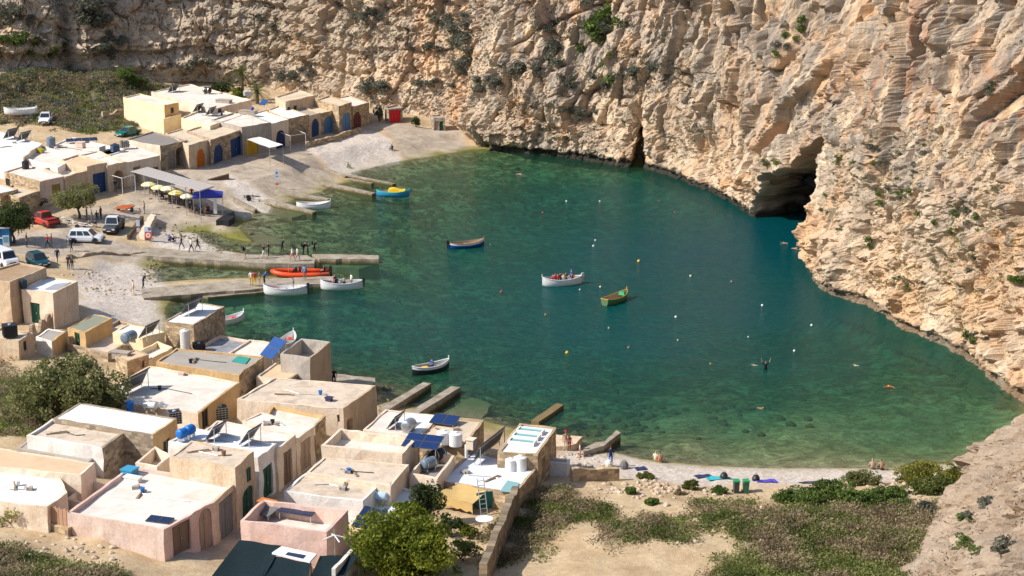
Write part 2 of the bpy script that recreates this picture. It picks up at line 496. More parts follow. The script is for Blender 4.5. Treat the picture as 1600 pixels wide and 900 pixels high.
peb = np.maximum(peb, zone([(870, 690), (930, 700), (1100, 722), (1400, 726), (1560, 700), (1570, 735), (1500, 760), (1380, 758), (1250, 772), (1120, 768), (980, 752), (880, 748)], 1.0, 0.5, .6))
peb = np.maximum(peb, zone([(150, 400), (330, 405), (250, 425), (250, 470), (265, 500), (150, 498), (120, 460), (125, 425)], 1.0, 1.4, .8))
peb = np.maximum(peb, zone([(240, 352), (310, 350), (400, 395), (300, 392), (235, 378)], 0.8, 1.2, .6))
peb = np.maximum(peb, zone([(340, 278), (372, 285), (430, 300), (470, 315), (380, 330), (365, 318)], 0.8, 1.2, .6))
conc = zone([(240, 285), (300, 262), (480, 222), (570, 196), (720, 200), (755, 232), (660, 246), (600, 205), (480, 236), (545, 270), (500, 305), (400, 345), (395, 385), (300, 352), (180, 330), (200, 300)], 0.5, 2.2, .3)
conc = np.maximum(conc, zone([(-60, 385), (60, 362), (200, 372), (300, 388), (490, 398), (490, 410), (300, 404), (180, 392), (110, 400), (60, 400), (-60, 415)], 0.5, 1.8, .25))
conc = np.maximum(conc, zone([(60, 345), (150, 320), (235, 300), (260, 330), (100, 360)], 0.8, 2.2, .3) * .7)
conc = np.maximum(conc, zone([(255, 900), (340, 840), (420, 775), (500, 715), (520, 730), (440, 790), (370, 850), (320, 900)], 0.5, 2.5, .2) * .9)
conc = np.maximum(conc, zone([(100, 415), (128, 412), (180, 450), (160, 460)], .4, 1.6, .2))
conc = conc * (1 - peb)
veg = zone([(-400, 90), (0, 100), (260, 130), (330, 142), (260, 160), (190, 178), (130, 190), (0, 172), (-400, 200)], 2.0, 5.5, 2.5)
veg = np.maximum(veg, zone([(-200, 845), (90, 862), (180, 880), (260, 905), (260, 1000), (-200, 1000)], 0.8, 5.0, .8, 2))
veg = np.maximum(veg, zone([(1090, 780), (1220, 785), (1400, 770), (1500, 780), (1440, 860), (1390, 940), (1120, 960), (1100, 890), (1160, 850), (1080, 815)], 1.5, 2.4, 2.0, 3))
veg = np.maximum(veg, zone([(840, 760), (930, 760), (960, 800), (900, 830), (800, 900), (760, 900)], 1.2, 2.4, 1.8, 4))
veg = np.maximum(veg, zone([(960, 800), (1040, 790), (1080, 850), (990, 860), (940, 830)], 1.2, 2.6, 1.8, 5) * .8)
veg = np.maximum(veg, zone([(-60, 560), (40, 560), (60, 690), (-60, 700)], 1.2, 3.2, 1.8, 6) * .7)
veg = veg * (1 - conc) * (1 - peb)
gn = 0.5 + 0.5 * np.clip(fbm(TX / 2.0, TY / 2.0, TX * 0 + 1, 4, 80) * 1.1, -1, 1)

def terrain_material():
    t = NT('ground')
    p = t.pos()
    n1 = t.noise(p, 0.35, 6, 0.65); n2 = t.noise(p, 2.4, 6, 0.7); n3 = t.noise(p, 9.0, 4, 0.7)
    dirt = t.ramp(n1, [(0.3, (0.44, 0.305, 0.17)), (0.55, (0.57, 0.43, 0.265)), (0.75, (0.65, 0.52, 0.345))])
    dirt = t.mix(t.ramp(n2, [(0.35, 0.45), (0.6, 0.0)]), dirt, (0.30, 0.21, 0.13))
    vo = t.n('ShaderNodeTexVoronoi', i_Scale=4.5); t.l(p, vo.inputs['Vector'])
    pebc = t.ramp(t.n('ShaderNodeSeparateColor').outputs[0] if False else vo.outputs['Color'], [(0.0, (0.44, 0.36, 0.29)), (0.5, (0.60, 0.53, 0.46)), (1.0, (0.74, 0.68, 0.61))])
    pebc = t.mix(t.ramp(n2, [(0.35, 0.35), (0.65, 0.0)]), pebc, (0.40, 0.30, 0.22))
    con = t.ramp(t.noise(p, 0.6, 7, 0.7, 0.5), [(0.28, (0.28, 0.21, 0.145)), (0.5, (0.45, 0.37, 0.285)), (0.72, (0.56, 0.48, 0.385))])
    con = t.mix(t.ramp(n2, [(0.3, 0.5), (0.5, 0.0)]), con, (0.28, 0.22, 0.16))
    vg = t.ramp(t.math('ADD', t.math('MULTIPLY', n2, 0.6), t.math('MULTIPLY', n1, 0.4)), [(0.32, (0.11, 0.13, 0.04)), (0.48, (0.21, 0.19, 0.085)), (0.58, (0.31, 0.235, 0.145)), (0.75, (0.40, 0.31, 0.20))])
    c = t.mix(t.attr('pebble'), dirt, pebc)
    c = t.mix(t.attr('concrete'), c, con)
    vm = t.math('MULTIPLY', t.attr('veg'), t.ramp(t.math('ADD', t.math('MULTIPLY', n2, .7), t.math('MULTIPLY', n1, .3)), [(0.34, 1.0), (0.66, 0.35)]))
    c = t.mix(vm, c, vg)
    # algae on the tidal edge, then the seabed
    sand = t.ramp(n2, [(0.35, (0.34, 0.31, 0.15)), (0.65, (0.58, 0.52, 0.32))])
    weed = t.ramp(t.noise(p, 0.22, 7, 0.72, 1.2), [(0.42, 0.0), (0.54, 1.0)])
    weed2 = t.ramp(t.noise(t.pos((1, 1, 1)), 0.9, 6, 0.75, 0.6), [(0.47, 0.0), (0.57, 1.0)])
    vr = t.n('ShaderNodeTexVoronoi', i_Scale=0.85); t.l(p, vr.inputs['Vector'])
    bed = t.mix(t.math('MULTIPLY', t.math('MULTIPLY', weed, 0.78), t.attr('rocky')), sand, (0.11, 0.08, 0.03))
    bed = t.mix(t.math('MULTIPLY', t.math('MULTIPLY', weed2, 0.85), t.attr('rocky')), bed, (0.04, 0.03, 0.012))
    bed = t.mix(t.ramp(vr.outputs['Distance'], [(0.16, 0.5), (0.28, 0.0)]), bed, (0.36, 0.32, 0.2))
    alg = t.mix(t.ramp(n2, [(0.4, 0.0), (0.6, 1.0)]), (0.23, 0.20, 0.05), (0.16, 0.17, 0.04))
    c = t.mix(t.attr('tidal'), c, alg)
    c = t.mix(t.attr('under'), c, bed)
    t.color(c)
    h = t.math('ADD', t.math('MULTIPLY', n2, 0.7), t.math('MULTIPLY', n3, 0.35))
    t.bump(h, 0.7, 0.16)
    t.b.inputs['Specular IOR Level'].default_value = 0.1; t.b.inputs['Roughness'].default_value = 0.95
    return t.m
under = sstep(0.0, -0.8, TSD + 0.5 * fbm(TX / 2, TY / 2, TX * 0, 3, 90))
tid = sstep(3.2, -0.6, TSD + 1.4 * fbm(TX / 2.5, TY / 2.5, TX * 0, 3, 91)) * (1 - 0.75 * peb)
nx, ny = len(tx), len(ty)
idx = np.arange(nx * ny).reshape(ny, nx)
TF = np.stack([idx[:-1, :-1], idx[:-1, 1:], idx[1:, 1:], idx[1:, :-1]], -1).reshape(-1, 4)
def add_relief():
    """scrub hummocks, stones and a rough pebble bank lifted in the sheet itself"""
    z = TZ.copy()
    z += veg * (0.16 * np.clip(fbm(TX / 0.9, TY / 0.9, TX * 0, 3, 101), -.5, 1)) * (TSD > 0.3)
    z += peb * 0.05 * fbm(TX / 0.6, TY / 0.6, TX * 0, 2, 103) * (TSD > 0.2)
    return z
TZ2 = add_relief()
def gz(x, y):
    i = int(np.searchsorted(tx, x)) - 1; j = int(np.searchsorted(ty, y)) - 1
    i = min(max(i, 0), nx - 2); j = min(max(j, 0), ny - 2)
    u = (x - tx[i]) / (tx[i + 1] - tx[i]); v = (y - ty[j]) / (ty[j + 1] - ty[j])
    return float((TZ2[j, i] * (1 - u) + TZ2[j, i + 1] * u) * (1 - v) + (TZ2[j + 1, i] * (1 - u) + TZ2[j + 1, i + 1] * u) * v)
terrain = np_mesh('ground', np.stack([TX, TY, TZ2], -1).reshape(-1, 3), TF, terrain_material(),
                  dict(pebble=peb, concrete=conc, veg=veg, under=under, tidal=tid, rocky=np.clip(1 - .5 * sstep(2, 22, TX) * sstep(172, 150, TY), 0, 1)))
tag(terrain, kind='structure')

# ------------------------------------------------------------------ water
wx = np.arange(-60, 62, 0.5); wy = np.arange(112, 282, 0.5)
WX, WY = np.meshgrid(wx, wy)
WSD = poly_sd(WX, WY, SHORE)
WD = depth_of(WX.ravel(), WY.ravel(), WSD.ravel()).reshape(WX.shape) * (WSD < 0)
widx = np.arange(WX.size).reshape(WX.shape)
WF = np.stack([widx[:-1, :-1], widx[:-1, 1:], widx[1:, 1:], widx[1:, :-1]], -1).reshape(-1, 4)
keep = (WSD < 3.0).ravel()[WF].any(axis=1)
WF = WF[keep]
used = np.unique(WF); remap = np.full(WX.size, -1); remap[used] = np.arange(len(used))
WV = np.stack([WX, WY, np.zeros_like(WX)], -1).reshape(-1, 3)[used]
def water_material():
    t = NT('lagoon_water')
    t.t.nodes.remove(t.b)
    D = t.attr('depth')
    p = t.pos()
    T = t.math('POWER', 2.71828, t.math('MULTIPLY', D, -0.17))
    T = t.math('MULTIPLY', T, 0.97)
    dm = t.math('MULTIPLY', D, 0.1)
    tint = t.ramp(dm, [(0.0, (1.0, 1.0, 1.0)), (0.06, (0.80, 0.97, 0.84)), (0.25, (0.32, 0.78, 0.64)), (0.7, (0.05, 0.50, 0.50))])
    scat = t.ramp(dm, [(0.0, (0.04, 0.13, 0.06)), (0.2, (0.006, 0.095, 0.066)), (0.42, (0.001, 0.085, 0.080)), (0.9, (0.0005, 0.058, 0.074))])
    tr = t.n('ShaderNodeBsdfTransparent'); t.l(tint, tr.inputs['Color'])
    df = t.n('ShaderNodeBsdfDiffuse'); t.l(scat, df.inputs['Color'])
    body = t.n('ShaderNodeMixShader'); t.l(T, body.inputs[0]); t.l(df.outputs[0], body.inputs[1]); t.l(tr.outputs[0], body.inputs[2])
    gl = t.n('ShaderNodeBsdfGlossy'); gl.inputs['Roughness'].default_value = 0.10
    fr = t.n('ShaderNodeFresnel', i_IOR=1.33)
    h = t.math('ADD', t.noise(t.pos((1.0, 1.7, 1)), 1.3, 5, 0.6, 0.3), t.math('MULTIPLY', t.noise(t.pos((1, 1.4, 1)), 0.22, 3), 1.2))
    bp = t.n('ShaderNodeBump'); bp.inputs['Strength'].default_value = 0.8; bp.inputs['Distance'].default_value = 0.13
    t.l(h, bp.inputs['Height'])
    t.l(bp.outputs[0], gl.inputs['Normal']); t.l(bp.outputs[0], fr.inputs['Normal']); t.l(bp.outputs[0], df.inputs['Normal'])
    mx = t.n('ShaderNodeMixShader'); t.l(t.math('MULTIPLY', fr.outputs[0], 0.6), mx.inputs[0]); t.l(body.outputs[0], mx.inputs[1]); t.l(gl.outputs[0], mx.inputs[2])
    t.l(mx.outputs[0], t.out.inputs['Surface'])
    return t.m
water = np_mesh('lagoon_water', WV, remap[WF], water_material(), dict(depth=WD.ravel()[used]))
tag(water, kind='structure')
# ------------------------------------------------------------------ cliffs
CLIFF_PX = [(-520, 110, 9), (-260, 113, 9), (-60, 115, 8.8), (60, 114, 8.5), (130, 114, 8), (200, 122, 6.5), (330, 131, 4.8), (420, 139, 4.2), (520, 160, 3.6), (600, 174, 3), (690, 190, 2), (735, 216, .6),
            (757, 233, 0), (840, 242, 0), (900, 249, 0), (960, 262, 0), (985, 264, 0), (1010, 268, 0), (1040, 278, 0), (1100, 302, 0), (1140, 322, 0), (1177, 341, 0), (1250, 385, 0),
            (1252, 412, 0), (1268, 442, 0), (1290, 463, 0), (1340, 477, 0), (1400, 515, 0), (1440, 531, 0), (1470, 546, 0), (1520, 580, 0), (1560, 607, 0), (1602, 645, 0), (1606, 662, 0.2), (1585, 690, .6), (1530, 728, 0.8),
            (1480, 778, 1.4), (1440, 835, 2.2), (1392, 900, 2.9), (1350, 980, 4), (1320, 1080, 6), (1300, 1240, 9)]
cp = np.array([tuple(P(x, y, h)) for x, y, h in CLIFF_PX])
def resample(pts, step):
    seg = np.sqrt(((pts[1:, :2] - pts[:-1, :2]) ** 2).sum(1)); s = np.concatenate([[0], np.cumsum(seg)])
    n = int(s[-1] / step) + 1; q = np.linspace(0, s[-1], n)
    return q, np.stack([np.interp(q, s, pts[:, k]) for k in range(3)], 1), s
def gsmooth(a, sig, step):
    r = int(3 * sig / step) + 1; k = np.exp(-0.5 * (np.arange(-r, r + 1) * step / sig) ** 2); k /= k.sum()
    pad = np.concatenate([np.repeat(a[:1], r, 0), a, np.repeat(a[-1:], r, 0)])
    return np.stack([np.convolve(pad[:, c], k, 'valid') for c in range(a.shape[1])], 1)
qs, qp, cs = resample(cp, 0.1)
qp = gsmooth(qp, 0.9, 0.1)
tan = np.gradient(qp[:, :2], axis=0); tan = gsmooth(tan, 5.0, 0.1); tan /= np.linalg.norm(tan, axis=1)[:, None]
nrm = np.stack([tan[:, 1], -tan[:, 0]], 1)      # towards the open side (camera / lagoon)
def s_of(x, y, h=0.0):
    """position along the cliff foot that is nearest to a sight-line point on it"""
    p = P(x, y, h); return float(qs[np.argmin((qp[:, 0] - p.x) ** 2 + (qp[:, 1] - p.y) ** 2)])
SLOPE_CTRL = [(0, .42), (s_of(0, 114, 8), .40), (s_of(250, 126, 6), .36), (s_of(520, 160, 3), .30), (s_of(735, 216), .34), (s_of(960, 262), .30), (s_of(1100, 302), .24), (s_of(1250, 385), .34), (s_of(1340, 477), .46),
              (s_of(1470, 546), .46), (s_of(1560, 607), .52), (s_of(1602, 645), .62), (s_of(1585, 690, .6), .95), (s_of(1480, 778, 1.4), 1.0), (s_of(1392, 900, 3), 1.0), (qs[-1], 1.0)]
S_CAVE0, S_CAVE1 = s_of(1177, 341), s_of(1250, 385)
S_RIGHT = s_of(1250, 385) ; S_SPUR = s_of(1606, 662, .2)
SLX = np.array([c[0] for c in SLOPE_CTRL]); SLY = np.array([c[1] for c in SLOPE_CTRL])
def st_line(pts, foot):
    """a feature drawn on the face -> (s, t) with the face's mean slope; pts are (x,y) sight lines, foot the (x,y,h) below each"""
    out = []
    for (x, y), (fx, fy, fh) in zip(pts, foot):
        s = s_of(fx, fy, fh); i = int(np.argmin(abs(qs - s)))
        sl = float(np.interp(s, SLX, SLY)); b = qp[i]
        best = None
        for t in np.arange(0, 45, 0.1):
            q = (b[0] - nrm[i, 0] * sl * t, b[1] - nrm[i, 1] * sl * t, b[2] + t)
            X, Y_, _ = proj(q)
            if best is None or abs(Y_ - y) < best[0]: best = (abs(Y_ - y), t)
        out.append((s, best[1]))
    return out
def cliff_disp(S, Tt, XYZ):
    """outward displacement (m) of the face and a zone value"""
    x, y, z = XYZ
    dS = (S - S_RIGHT)
    right = sstep(-20, 15, dS)
    spur = sstep(S_SPUR - 8, S_SPUR + 6, S)
    left = 1 - sstep(s_of(420, 139, 4), s_of(735, 216, .6), S)
    # broad faces high on the middle and right-hand walls; rubble low on the right; beds on the left
    face = sstep(s_of(640, 182, 2), s_of(900, 249), S) * sstep(4, 9, Tt + 2.5 * fbm(x / 9, y / 9, z / 9, 2, 71)) * (1 - spur)
    face = face * (1 - right * sstep(24, 15, Tt + 4 * fbm(x / 14, y / 14, z * 0, 2, 72)))
    face = np.clip(face + .3 * spur, 0, 1)
    fine = 1 - 0.68 * face
    d = 2.4 * fbm(x / 22, y / 22, z / 16, 2, 1) * (1 - 0.4 * spur)
    d += 0.6 * ridged(x / 8, y / 8, z / 11, 2, 2) * (1 - 0.5 * spur) * (1 - .35 * face)
    # upright slabs with flat faces, parted by cracks
    wob = 0.16 * fbm(x / 4, y / 4, z / 9, 2, 9)
    f1, f2, cid, tl = worley(x / 5.6 + wob, y / 5.6 + wob, z / 13, 3, True)
    d += ((cid - .5) * 2.2 + 2.6 * tl - 1.3 * sstep(0.05, 0.0, f2 - f1)) * (.4 + .6 * face) * (1 - .35 * spur)
    f1, f2, cid, tl = worley(x / 2.3 + wob, y / 2.3 - wob, z / 6.0, 5, True)
    d += ((cid - .5) * 0.9 + 1.1 * tl - 0.6 * sstep(0.06, 0.0, f2 - f1)) * (.4 + .6 * face)
    # broken blocks
    blk = 0.3 + 0.7 * sstep(-.25, .45, fbm(x / 12, y / 12, z / 12, 2, 61))
    f1, f2, cid, tl = worley(x / 2.8, y / 2.8, z / 1.9, 13, True)
    d += ((cid - .5) * 0.9 + 1.0 * tl - 0.35 * sstep(0.06, 0.0, f2 - f1)) * blk * fine
    f1, f2, cid, tl = worley(x / 1.15, y / 1.15, z / 0.85, 7, True)
    d += ((cid - .5) * 0.5 + .5 * tl - 0.14 * sstep(0.08, 0.0, f2 - f1)) * fine * (.5 + .5 * blk)
    # bedding ledges on tilted layers, strongest on the left
    lay = z + 0.05 * x + 1.3 * fbm(x / 16, y / 16, z / 16, 2, 12)
    bed = vnoise(lay / 1.5, lay * 0 + 2.2, x / 40, 14) + 0.7 * vnoise(lay / 0.55, lay * 0 + 7.2, x / 22, 15)
    ledge = np.clip(vnoise(lay / 3.4, lay * 0 + 1.2, x / 60, 16) * 4, -1, 1)
    d += (0.7 * left + 0.05) * bed + (0.9 * left + 0.15 * (1 - left)) * ledge
    flu = ridged(x / 2.0, y / 2.0, z / 18, 3, 21)
    d += 0.6 * flu * face * (1 - spur)
    d += fine * (0.28 * fbm(x / 1.1, y / 1.1, z / 0.8, 4, 25, 0.6) + 0.14 * ridged(x / .7, y / .7, z / .55, 2, 27)) + 0.10 * fbm(x / .6, y / .6, z / 1.2, 2, 29)
    d += 0.55 * ridged(x / 2.2, y / 2.2, z / 2.0, 2, 28) * right * sstep(22, 10, Tt) * (1 - .6 * spur)
    damp = 0.35 + 0.65 * sstep(0, 3.5, Tt)
    d = d * damp
    near_cave = np.exp(-((S - S_CAVE1) / 9.0) ** 2) * sstep(16, 10, Tt)
    d = d * (1 - 0.65 * near_cave) - near_cave * np.clip(Tt, 0, 14) * 0.16 * sstep(-8, 3, S - S_CAVE1)
    # ---- named features
    def gully(pts, foot, width, depth, hi=60, lo=-3):
        st = st_line(pts, foot); tt = np.array([q[1] for q in st]); ss = np.array([q[0] for q in st]); o = np.argsort(tt)
        c = np.interp(Tt, tt[o], ss[o]) + 0.5 * vnoise(z / 1.7, z * 0, z * 0 + width, 33)
        return -depth * np.exp(-((S - c) / width) ** 2) * sstep(lo, lo + 1.5, Tt) * sstep(hi, hi - 2, Tt)
    d += gully([(521, 165), (521, 100), (519, 0)], [(521, 160, 3.6)] * 3, 0.55, 3.2)
    d += gully([(112, 110), (112, 60), (108, 0)], [(112, 114, 8)] * 3, 1.6, 4.5)
    sl_ = st_line([(988, 262), (984, 215)], [(988, 265, 0)] * 2)
    slot = np.exp(-((S - sl_[0][0] - .25 * vnoise(z / 1.3, z * 0, z * 0, 37)) / .85) ** 4) * sstep(6.6, 5.0, Tt - .5 * vnoise(S / .4, S * 0, S * 0, 38))
    d += gully([(757, 232), (757, 212)], [(757, 233, 0)] * 2, 0.6, 3.2, hi=3.2)
    d += gully([(745, 130), (760, 70), (905, 0)], [(745, 228, 0), (762, 234, 0), (905, 250, 0)], 0.8, 1.7)
    # rock fins that throw long shadows to their right
    def fin(pts, foot, height, back, t0, t1, sharp=0.35):
        st = st_line(pts, foot); tt = np.array([q[1] for q in st]); ss = np.array([q[0] for q in st]); o = np.argsort(tt)
        c = np.interp(Tt, tt[o], ss[o]) + 0.35 * vnoise(z / 1.3, z * 0, z * 0 + back, 35)
        u = c - S
        prof = sstep(-sharp, sharp, u) * np.exp(-np.clip(u, 0, 99) / back)
        return height * prof * sstep(t0, t0 + 1.5, Tt) * sstep(t1, t1 - 2.5, Tt)
    f_a = [(1163, 240), (1180, 170), (1222, 110)]
    d += fin(f_a, [(1163, 334, 0), (1180, 343, 0), (1222, 368, 0)], 2.6, 4.0, 7.5, 24)
    d += fin([(1258, 120), (1262, 40)], [(1256, 420, 0)] * 2, 2.0, 3.5, 20, 36)
    d += fin([(1352, 60), (1356, 0)], [(1345, 480, 0)] * 2, 3.0, 3.5, 27, 60)
    d += fin([(1376, 150), (1384, 60)], [(1366, 494, 0)] * 2, 2.2, 3.0, 23, 31)
    # undercut at the waterline
    d -= 0.9 * sstep(1.3, 0.4, Tt) * sstep(s_of(735, 216, .6), s_of(790, 236), S) * (1 - spur)
    # cave mouth
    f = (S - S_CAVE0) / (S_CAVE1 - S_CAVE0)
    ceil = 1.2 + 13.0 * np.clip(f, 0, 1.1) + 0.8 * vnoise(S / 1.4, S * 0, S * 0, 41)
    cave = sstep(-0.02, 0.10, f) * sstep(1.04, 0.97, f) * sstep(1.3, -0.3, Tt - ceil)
    d = d * (1 - cave * .15)
    return d, right, left, spur, cave, slot
def cliff_material():
    t = NT('limestone_cliff')
    p = t.pos()
    n0 = t.noise(p, 0.07, 5, 0.6, 0.6); n1 = t.noise(p, 0.35, 6, 0.65, 0.4); n2 = t.noise(p, 1.7, 6, 0.7); n3 = t.noise(p, 7.0, 5, 0.7)
    cream = t.ramp(n1, [(0.28, (0.44, 0.30, 0.185)), (0.48, (0.65, 0.485, 0.325)), (0.72, (0.76, 0.61, 0.45))])
    brown = t.ramp(n1, [(0.28, (0.36, 0.265, 0.18)), (0.5, (0.54, 0.42, 0.295)), (0.72, (0.68, 0.56, 0.41))])
    c = t.mix(t.attr('left'), cream, brown)
    och = t.ramp(t.noise(t.pos((1, 1, 0.4)), 0.13, 5, 0.6, 0.8), [(0.46, 0.0), (0.60, 0.9)])
    c = t.mix(t.math('MULTIPLY', och, t.math('SUBTRACT', 1.0, t.math('MULTIPLY', t.attr('left'), 0.75))), c, (0.68, 0.42, 0.225))
    c = t.mix(t.math('MULTIPLY', t.attr('spur'), 0.9), c, t.ramp(n1, [(0.3, (0.25, 0.175, 0.115)), (0.5, (0.36, 0.265, 0.185)), (0.75, (0.50, 0.395, 0.295))]))
    c = t.mix(t.ramp(n0, [(0.36, 0.40), (0.50, 0.0)]), c, (0.38, 0.31, 0.235))
    # grey weathering: upright streaks on the faces, blotches everywhere
    gr = t.noise(t.pos((0.45, 0.45, 0.05)), 1.0, 7, 0.7, 0.3)
    grm = t.math('MULTIPLY', t.ramp(gr, [(0.42, 0.0), (0.56, 1.0)]), t.attr('patina'))
    c = t.mix(t.math('MULTIPLY', grm, 0.72), c, (0.25, 0.23, 0.21))
    gp = t.ramp(t.noise(p, 0.28, 8, 0.75, 0.5), [(0.46, 0.0), (0.58, 0.9)])
    c = t.mix(t.math('MULTIPLY', gp, t.math('SUBTRACT', t.math('SUBTRACT', 0.68, t.math('MULTIPLY', t.attr('sunny'), 0.36)), t.math('MULTIPLY', t.attr('left'), 0.2))), c, (0.245, 0.215, 0.18))
    rs = t.ramp(t.noise(t.pos((0.5, 0.5, 0.045)), 0.9, 5, 0.6), [(0.53, 0.0), (0.66, 0.75)])
    c = t.mix(t.math('MULTIPLY', rs, t.attr('right')), c, (0.46, 0.24, 0.13))
    c = t.mix(t.attr('cave_rock_shade'), c, t.ramp(n2, [(0.35, (0.035, 0.034, 0.034)), (0.65, (0.12, 0.115, 0.108))]))  # grey cave rock, painted near black to carry the cave's shade
    # pits, lichens
    c = t.mix(t.ramp(n2, [(0.30, 0.6), (0.44, 0.0)]), c, (0.22, 0.18, 0.14))
    c = t.mix(t.ramp(n3, [(0.32, 0.4), (0.5, 0.0)]), c, (0.20, 0.155, 0.11))
    c = t.mix(t.ramp(n2, [(0.58, 0.0), (0.78, 0.5)]), c, (0.74, 0.63, 0.50))
    # dark tide band of algae and wet rock
    c = t.mix(t.attr('tide'), c, (0.045, 0.040, 0.032))
    t.color(c)
    h = t.math('ADD', t.math('MULTIPLY', n2, 0.8), t.math('MULTIPLY', n3, 0.3))
    t.bump(h, 0.85, 0.35)
    t.b.inputs['Roughness'].default_value = 0.95; t.b.inputs['Specular IOR Level'].default_value = 0.1
    return t.m
CL_MAT = cliff_material()
CLIFF_PTS = []
def make_cliff(name, s0, s1, ds, tops, kind_zone):
    S = np.linspace(s0, s1, int((s1 - s0) / ds) + 1)
    bx, by, bz = [np.interp(S, qs, qp[:, k]) for k in range(3)]
    nxv, nyv = np.interp(S, qs, nrm[:, 0]), np.interp(S, qs, nrm[:, 1])
    ln = np.hypot(nxv, nyv); nxv /= ln; nyv /= ln
    sl = np.interp(S, SLX, SLY)
    sl = gsmooth(sl[:, None], 4.0, ds)[:, 0]
    T = np.array(tops)
    SS, TT = np.meshgrid(S, T)
    back = sl[None, :] * (np.clip(TT, -2, 18) + 0.75 * np.clip(TT - 18, 0, 99))
    cap = np.clip(TT - kind_zone['top'], 0, 99)            # the plateau above the rim runs back
    TTz = np.minimum(TT, kind_zone['top']) + cap * 0.06
    X = bx[None] - nxv[None] * back; Y = by[None] - nyv[None] * back; Z = bz[None] + TTz
    d, right, left, spur, cave, slot = cliff_disp(SS, TTz, (X, Y, Z))
    d = d - cap * 1.6
    X = X + nxv[None] * d + cave * 8.0 + slot * .8; Y = Y + nyv[None] * d + cave * 7.0 + slot * 7.0
    jit = 0.28 * fbm(X / 1.7, Y / 1.7, Z / 1.7, 3, 51)
    Z = Z + jit * sstep(-1, 2, TT)
    X = X - nyv[None] * jit * .6; Y = Y + nxv[None] * jit * .6
    X = X + cave * 1.3 * fbm(X / 2.2, Y / 2.2, Z / 1.6, 3, 151); Y = Y + cave * 1.3 * fbm(X / 2.2 + 40, Y / 2.2, Z / 1.6, 3, 152)
    V = np.stack([X, Y, Z], -1)
    ii = np.arange(SS.size).reshape(SS.shape)
    F = np.stack([ii[:-1, :-1], ii[:-1, 1:], ii[1:, 1:], ii[1:, :-1]], -1).reshape(-1, 4)
    tide = sstep(1.35, 0.75, Z + 0.5 * fbm(X / 1.3, Y / 1.3, Z / 1.3, 3, 55)) * sstep(s_of(735, 216, .6), s_of(780, 235), SS) * (1 - spur)
    tide = tide * (1 - 0.35 * right)
    pat = np.clip(sstep(4, 16, TTz) * (0.35 + 0.65 * sstep(s_of(600, 174, 3), s_of(900, 249), SS)) * (1 - .6 * spur), 0, 1)
    o = np_mesh(name, V.reshape(-1, 3), F, CL_MAT, dict(left=np.maximum(left, .55 * spur), right=right * (1 - spur) * sstep(14, 22, TTz), tide=tide, patina=pat, cave_rock_shade=cave, spur=spur, sunny=sstep(s_of(900, 249), s_of(1140, 322), SS)), smooth=False)
    tag(o, kind='structure')
    CLIFF_PTS.append(V.reshape(-1, 3))
    return o
rows_b = list(np.arange(-2, 24, 0.2)) + list(np.arange(24, 40, 0.5)) + list(np.arange(40, 100, 5.0))
rows_r = list(np.arange(-2, 38, 0.17)) + list(np.arange(38, 52, 0.5)) + list(np.arange(52, 110, 5.0))
rows_s = list(np.arange(-1.5, 24, 0.17)) + list(np.arange(24, 40, 0.6)) + list(np.arange(40, 90, 5.0))
SR = S_CAVE1 + 0.0
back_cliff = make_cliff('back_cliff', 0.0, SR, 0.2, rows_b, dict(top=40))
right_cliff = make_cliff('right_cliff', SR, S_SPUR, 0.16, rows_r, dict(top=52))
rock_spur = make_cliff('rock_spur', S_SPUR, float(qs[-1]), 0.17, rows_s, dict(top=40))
CLIFF_PTS = np.concatenate(CLIFF_PTS)
cpx, cpy, cpz = proj(CLIFF_PTS)
def on_cliff(x, y, r=5.0):
    """point of the rock face on a sight line"""
    m = (abs(cpx - x) < r) & (abs(cpy - y) < r)
    if not m.any(): return None
    k = np.where(m)[0]; k = k[np.argsort(cpz[k])]
    k = k[:max(1, len(k) // 3)]
    j = k[np.argmin((cpx[k] - x) ** 2 + (cpy[k] - y) ** 2)]
    return Vector(CLIFF_PTS[j])
# ------------------------------------------------------------------ houses and boathouses
W_BEIGE = m_plaster('beige_plaster', (0.68, 0.54, 0.385)); W_PALE = m_plaster('pale_plaster', (0.78, 0.66, 0.52), .22)
W_CREAM = m_plaster('cream_paint', (0.82, 0.67, 0.43), .10, streak=False, warm=.05); W_WHITE = m_plaster('white_lime_wash', (0.82, 0.79, 0.75), .18)
W_PINK = m_plaster('pink_paint', (0.74, 0.53, 0.46), .16); W_ROSE = m_plaster('rose_plaster', (0.70, 0.55, 0.47), .24)
W_GREY = m_plaster('grey_render', (0.42, 0.38, 0.34), .4); W_STONE = m_stone('golden_stone', (0.58, 0.42, 0.25), rough_var=.6); W_GREYST = m_stone('grey_limestone', (0.44, 0.35, 0.25))
W_RUBBLE = m_stone('rubble_stone', (0.52, 0.39, 0.26), .42, .30, (0.34, 0.27, 0.19), .6); W_OCHRE = m_plaster('ochre_plaster', (0.62, 0.42, 0.20), .3)
W_TAN = m_plaster('tan_plaster', (0.56, 0.44, 0.31), .35); W_CONC = m_plaster('raw_concrete', (0.50, 0.46, 0.41), .3)
R_WHITE = m_roof('white_roof_paint', (0.84, 0.82, 0.79), .10, (0.5, 0.45, 0.4)); R_SOFT = m_roof('soft_white_roof', (0.78, 0.70, 0.61), .55, (0.36, 0.28, 0.2))
R_BEIGE = m_roof('beige_roof', (0.68, 0.55, 0.40), .4); R_PEACH = m_roof('peach_roof', (0.70, 0.50, 0.315), .22); R_BROWN = m_roof('rusty_roof', (0.36, 0.23, 0.13), .5, (0.46, 0.37, 0.28))
R_GREY = m_roof('grey_roof', (0.40, 0.36, 0.31), .4); R_STAIN = m_roof('stained_roof', (0.68, 0.56, 0.43), .7, (0.27, 0.20, 0.14), .7); R_PINKW = m_roof('pale_pink_roof', (0.80, 0.70, 0.61), .34)
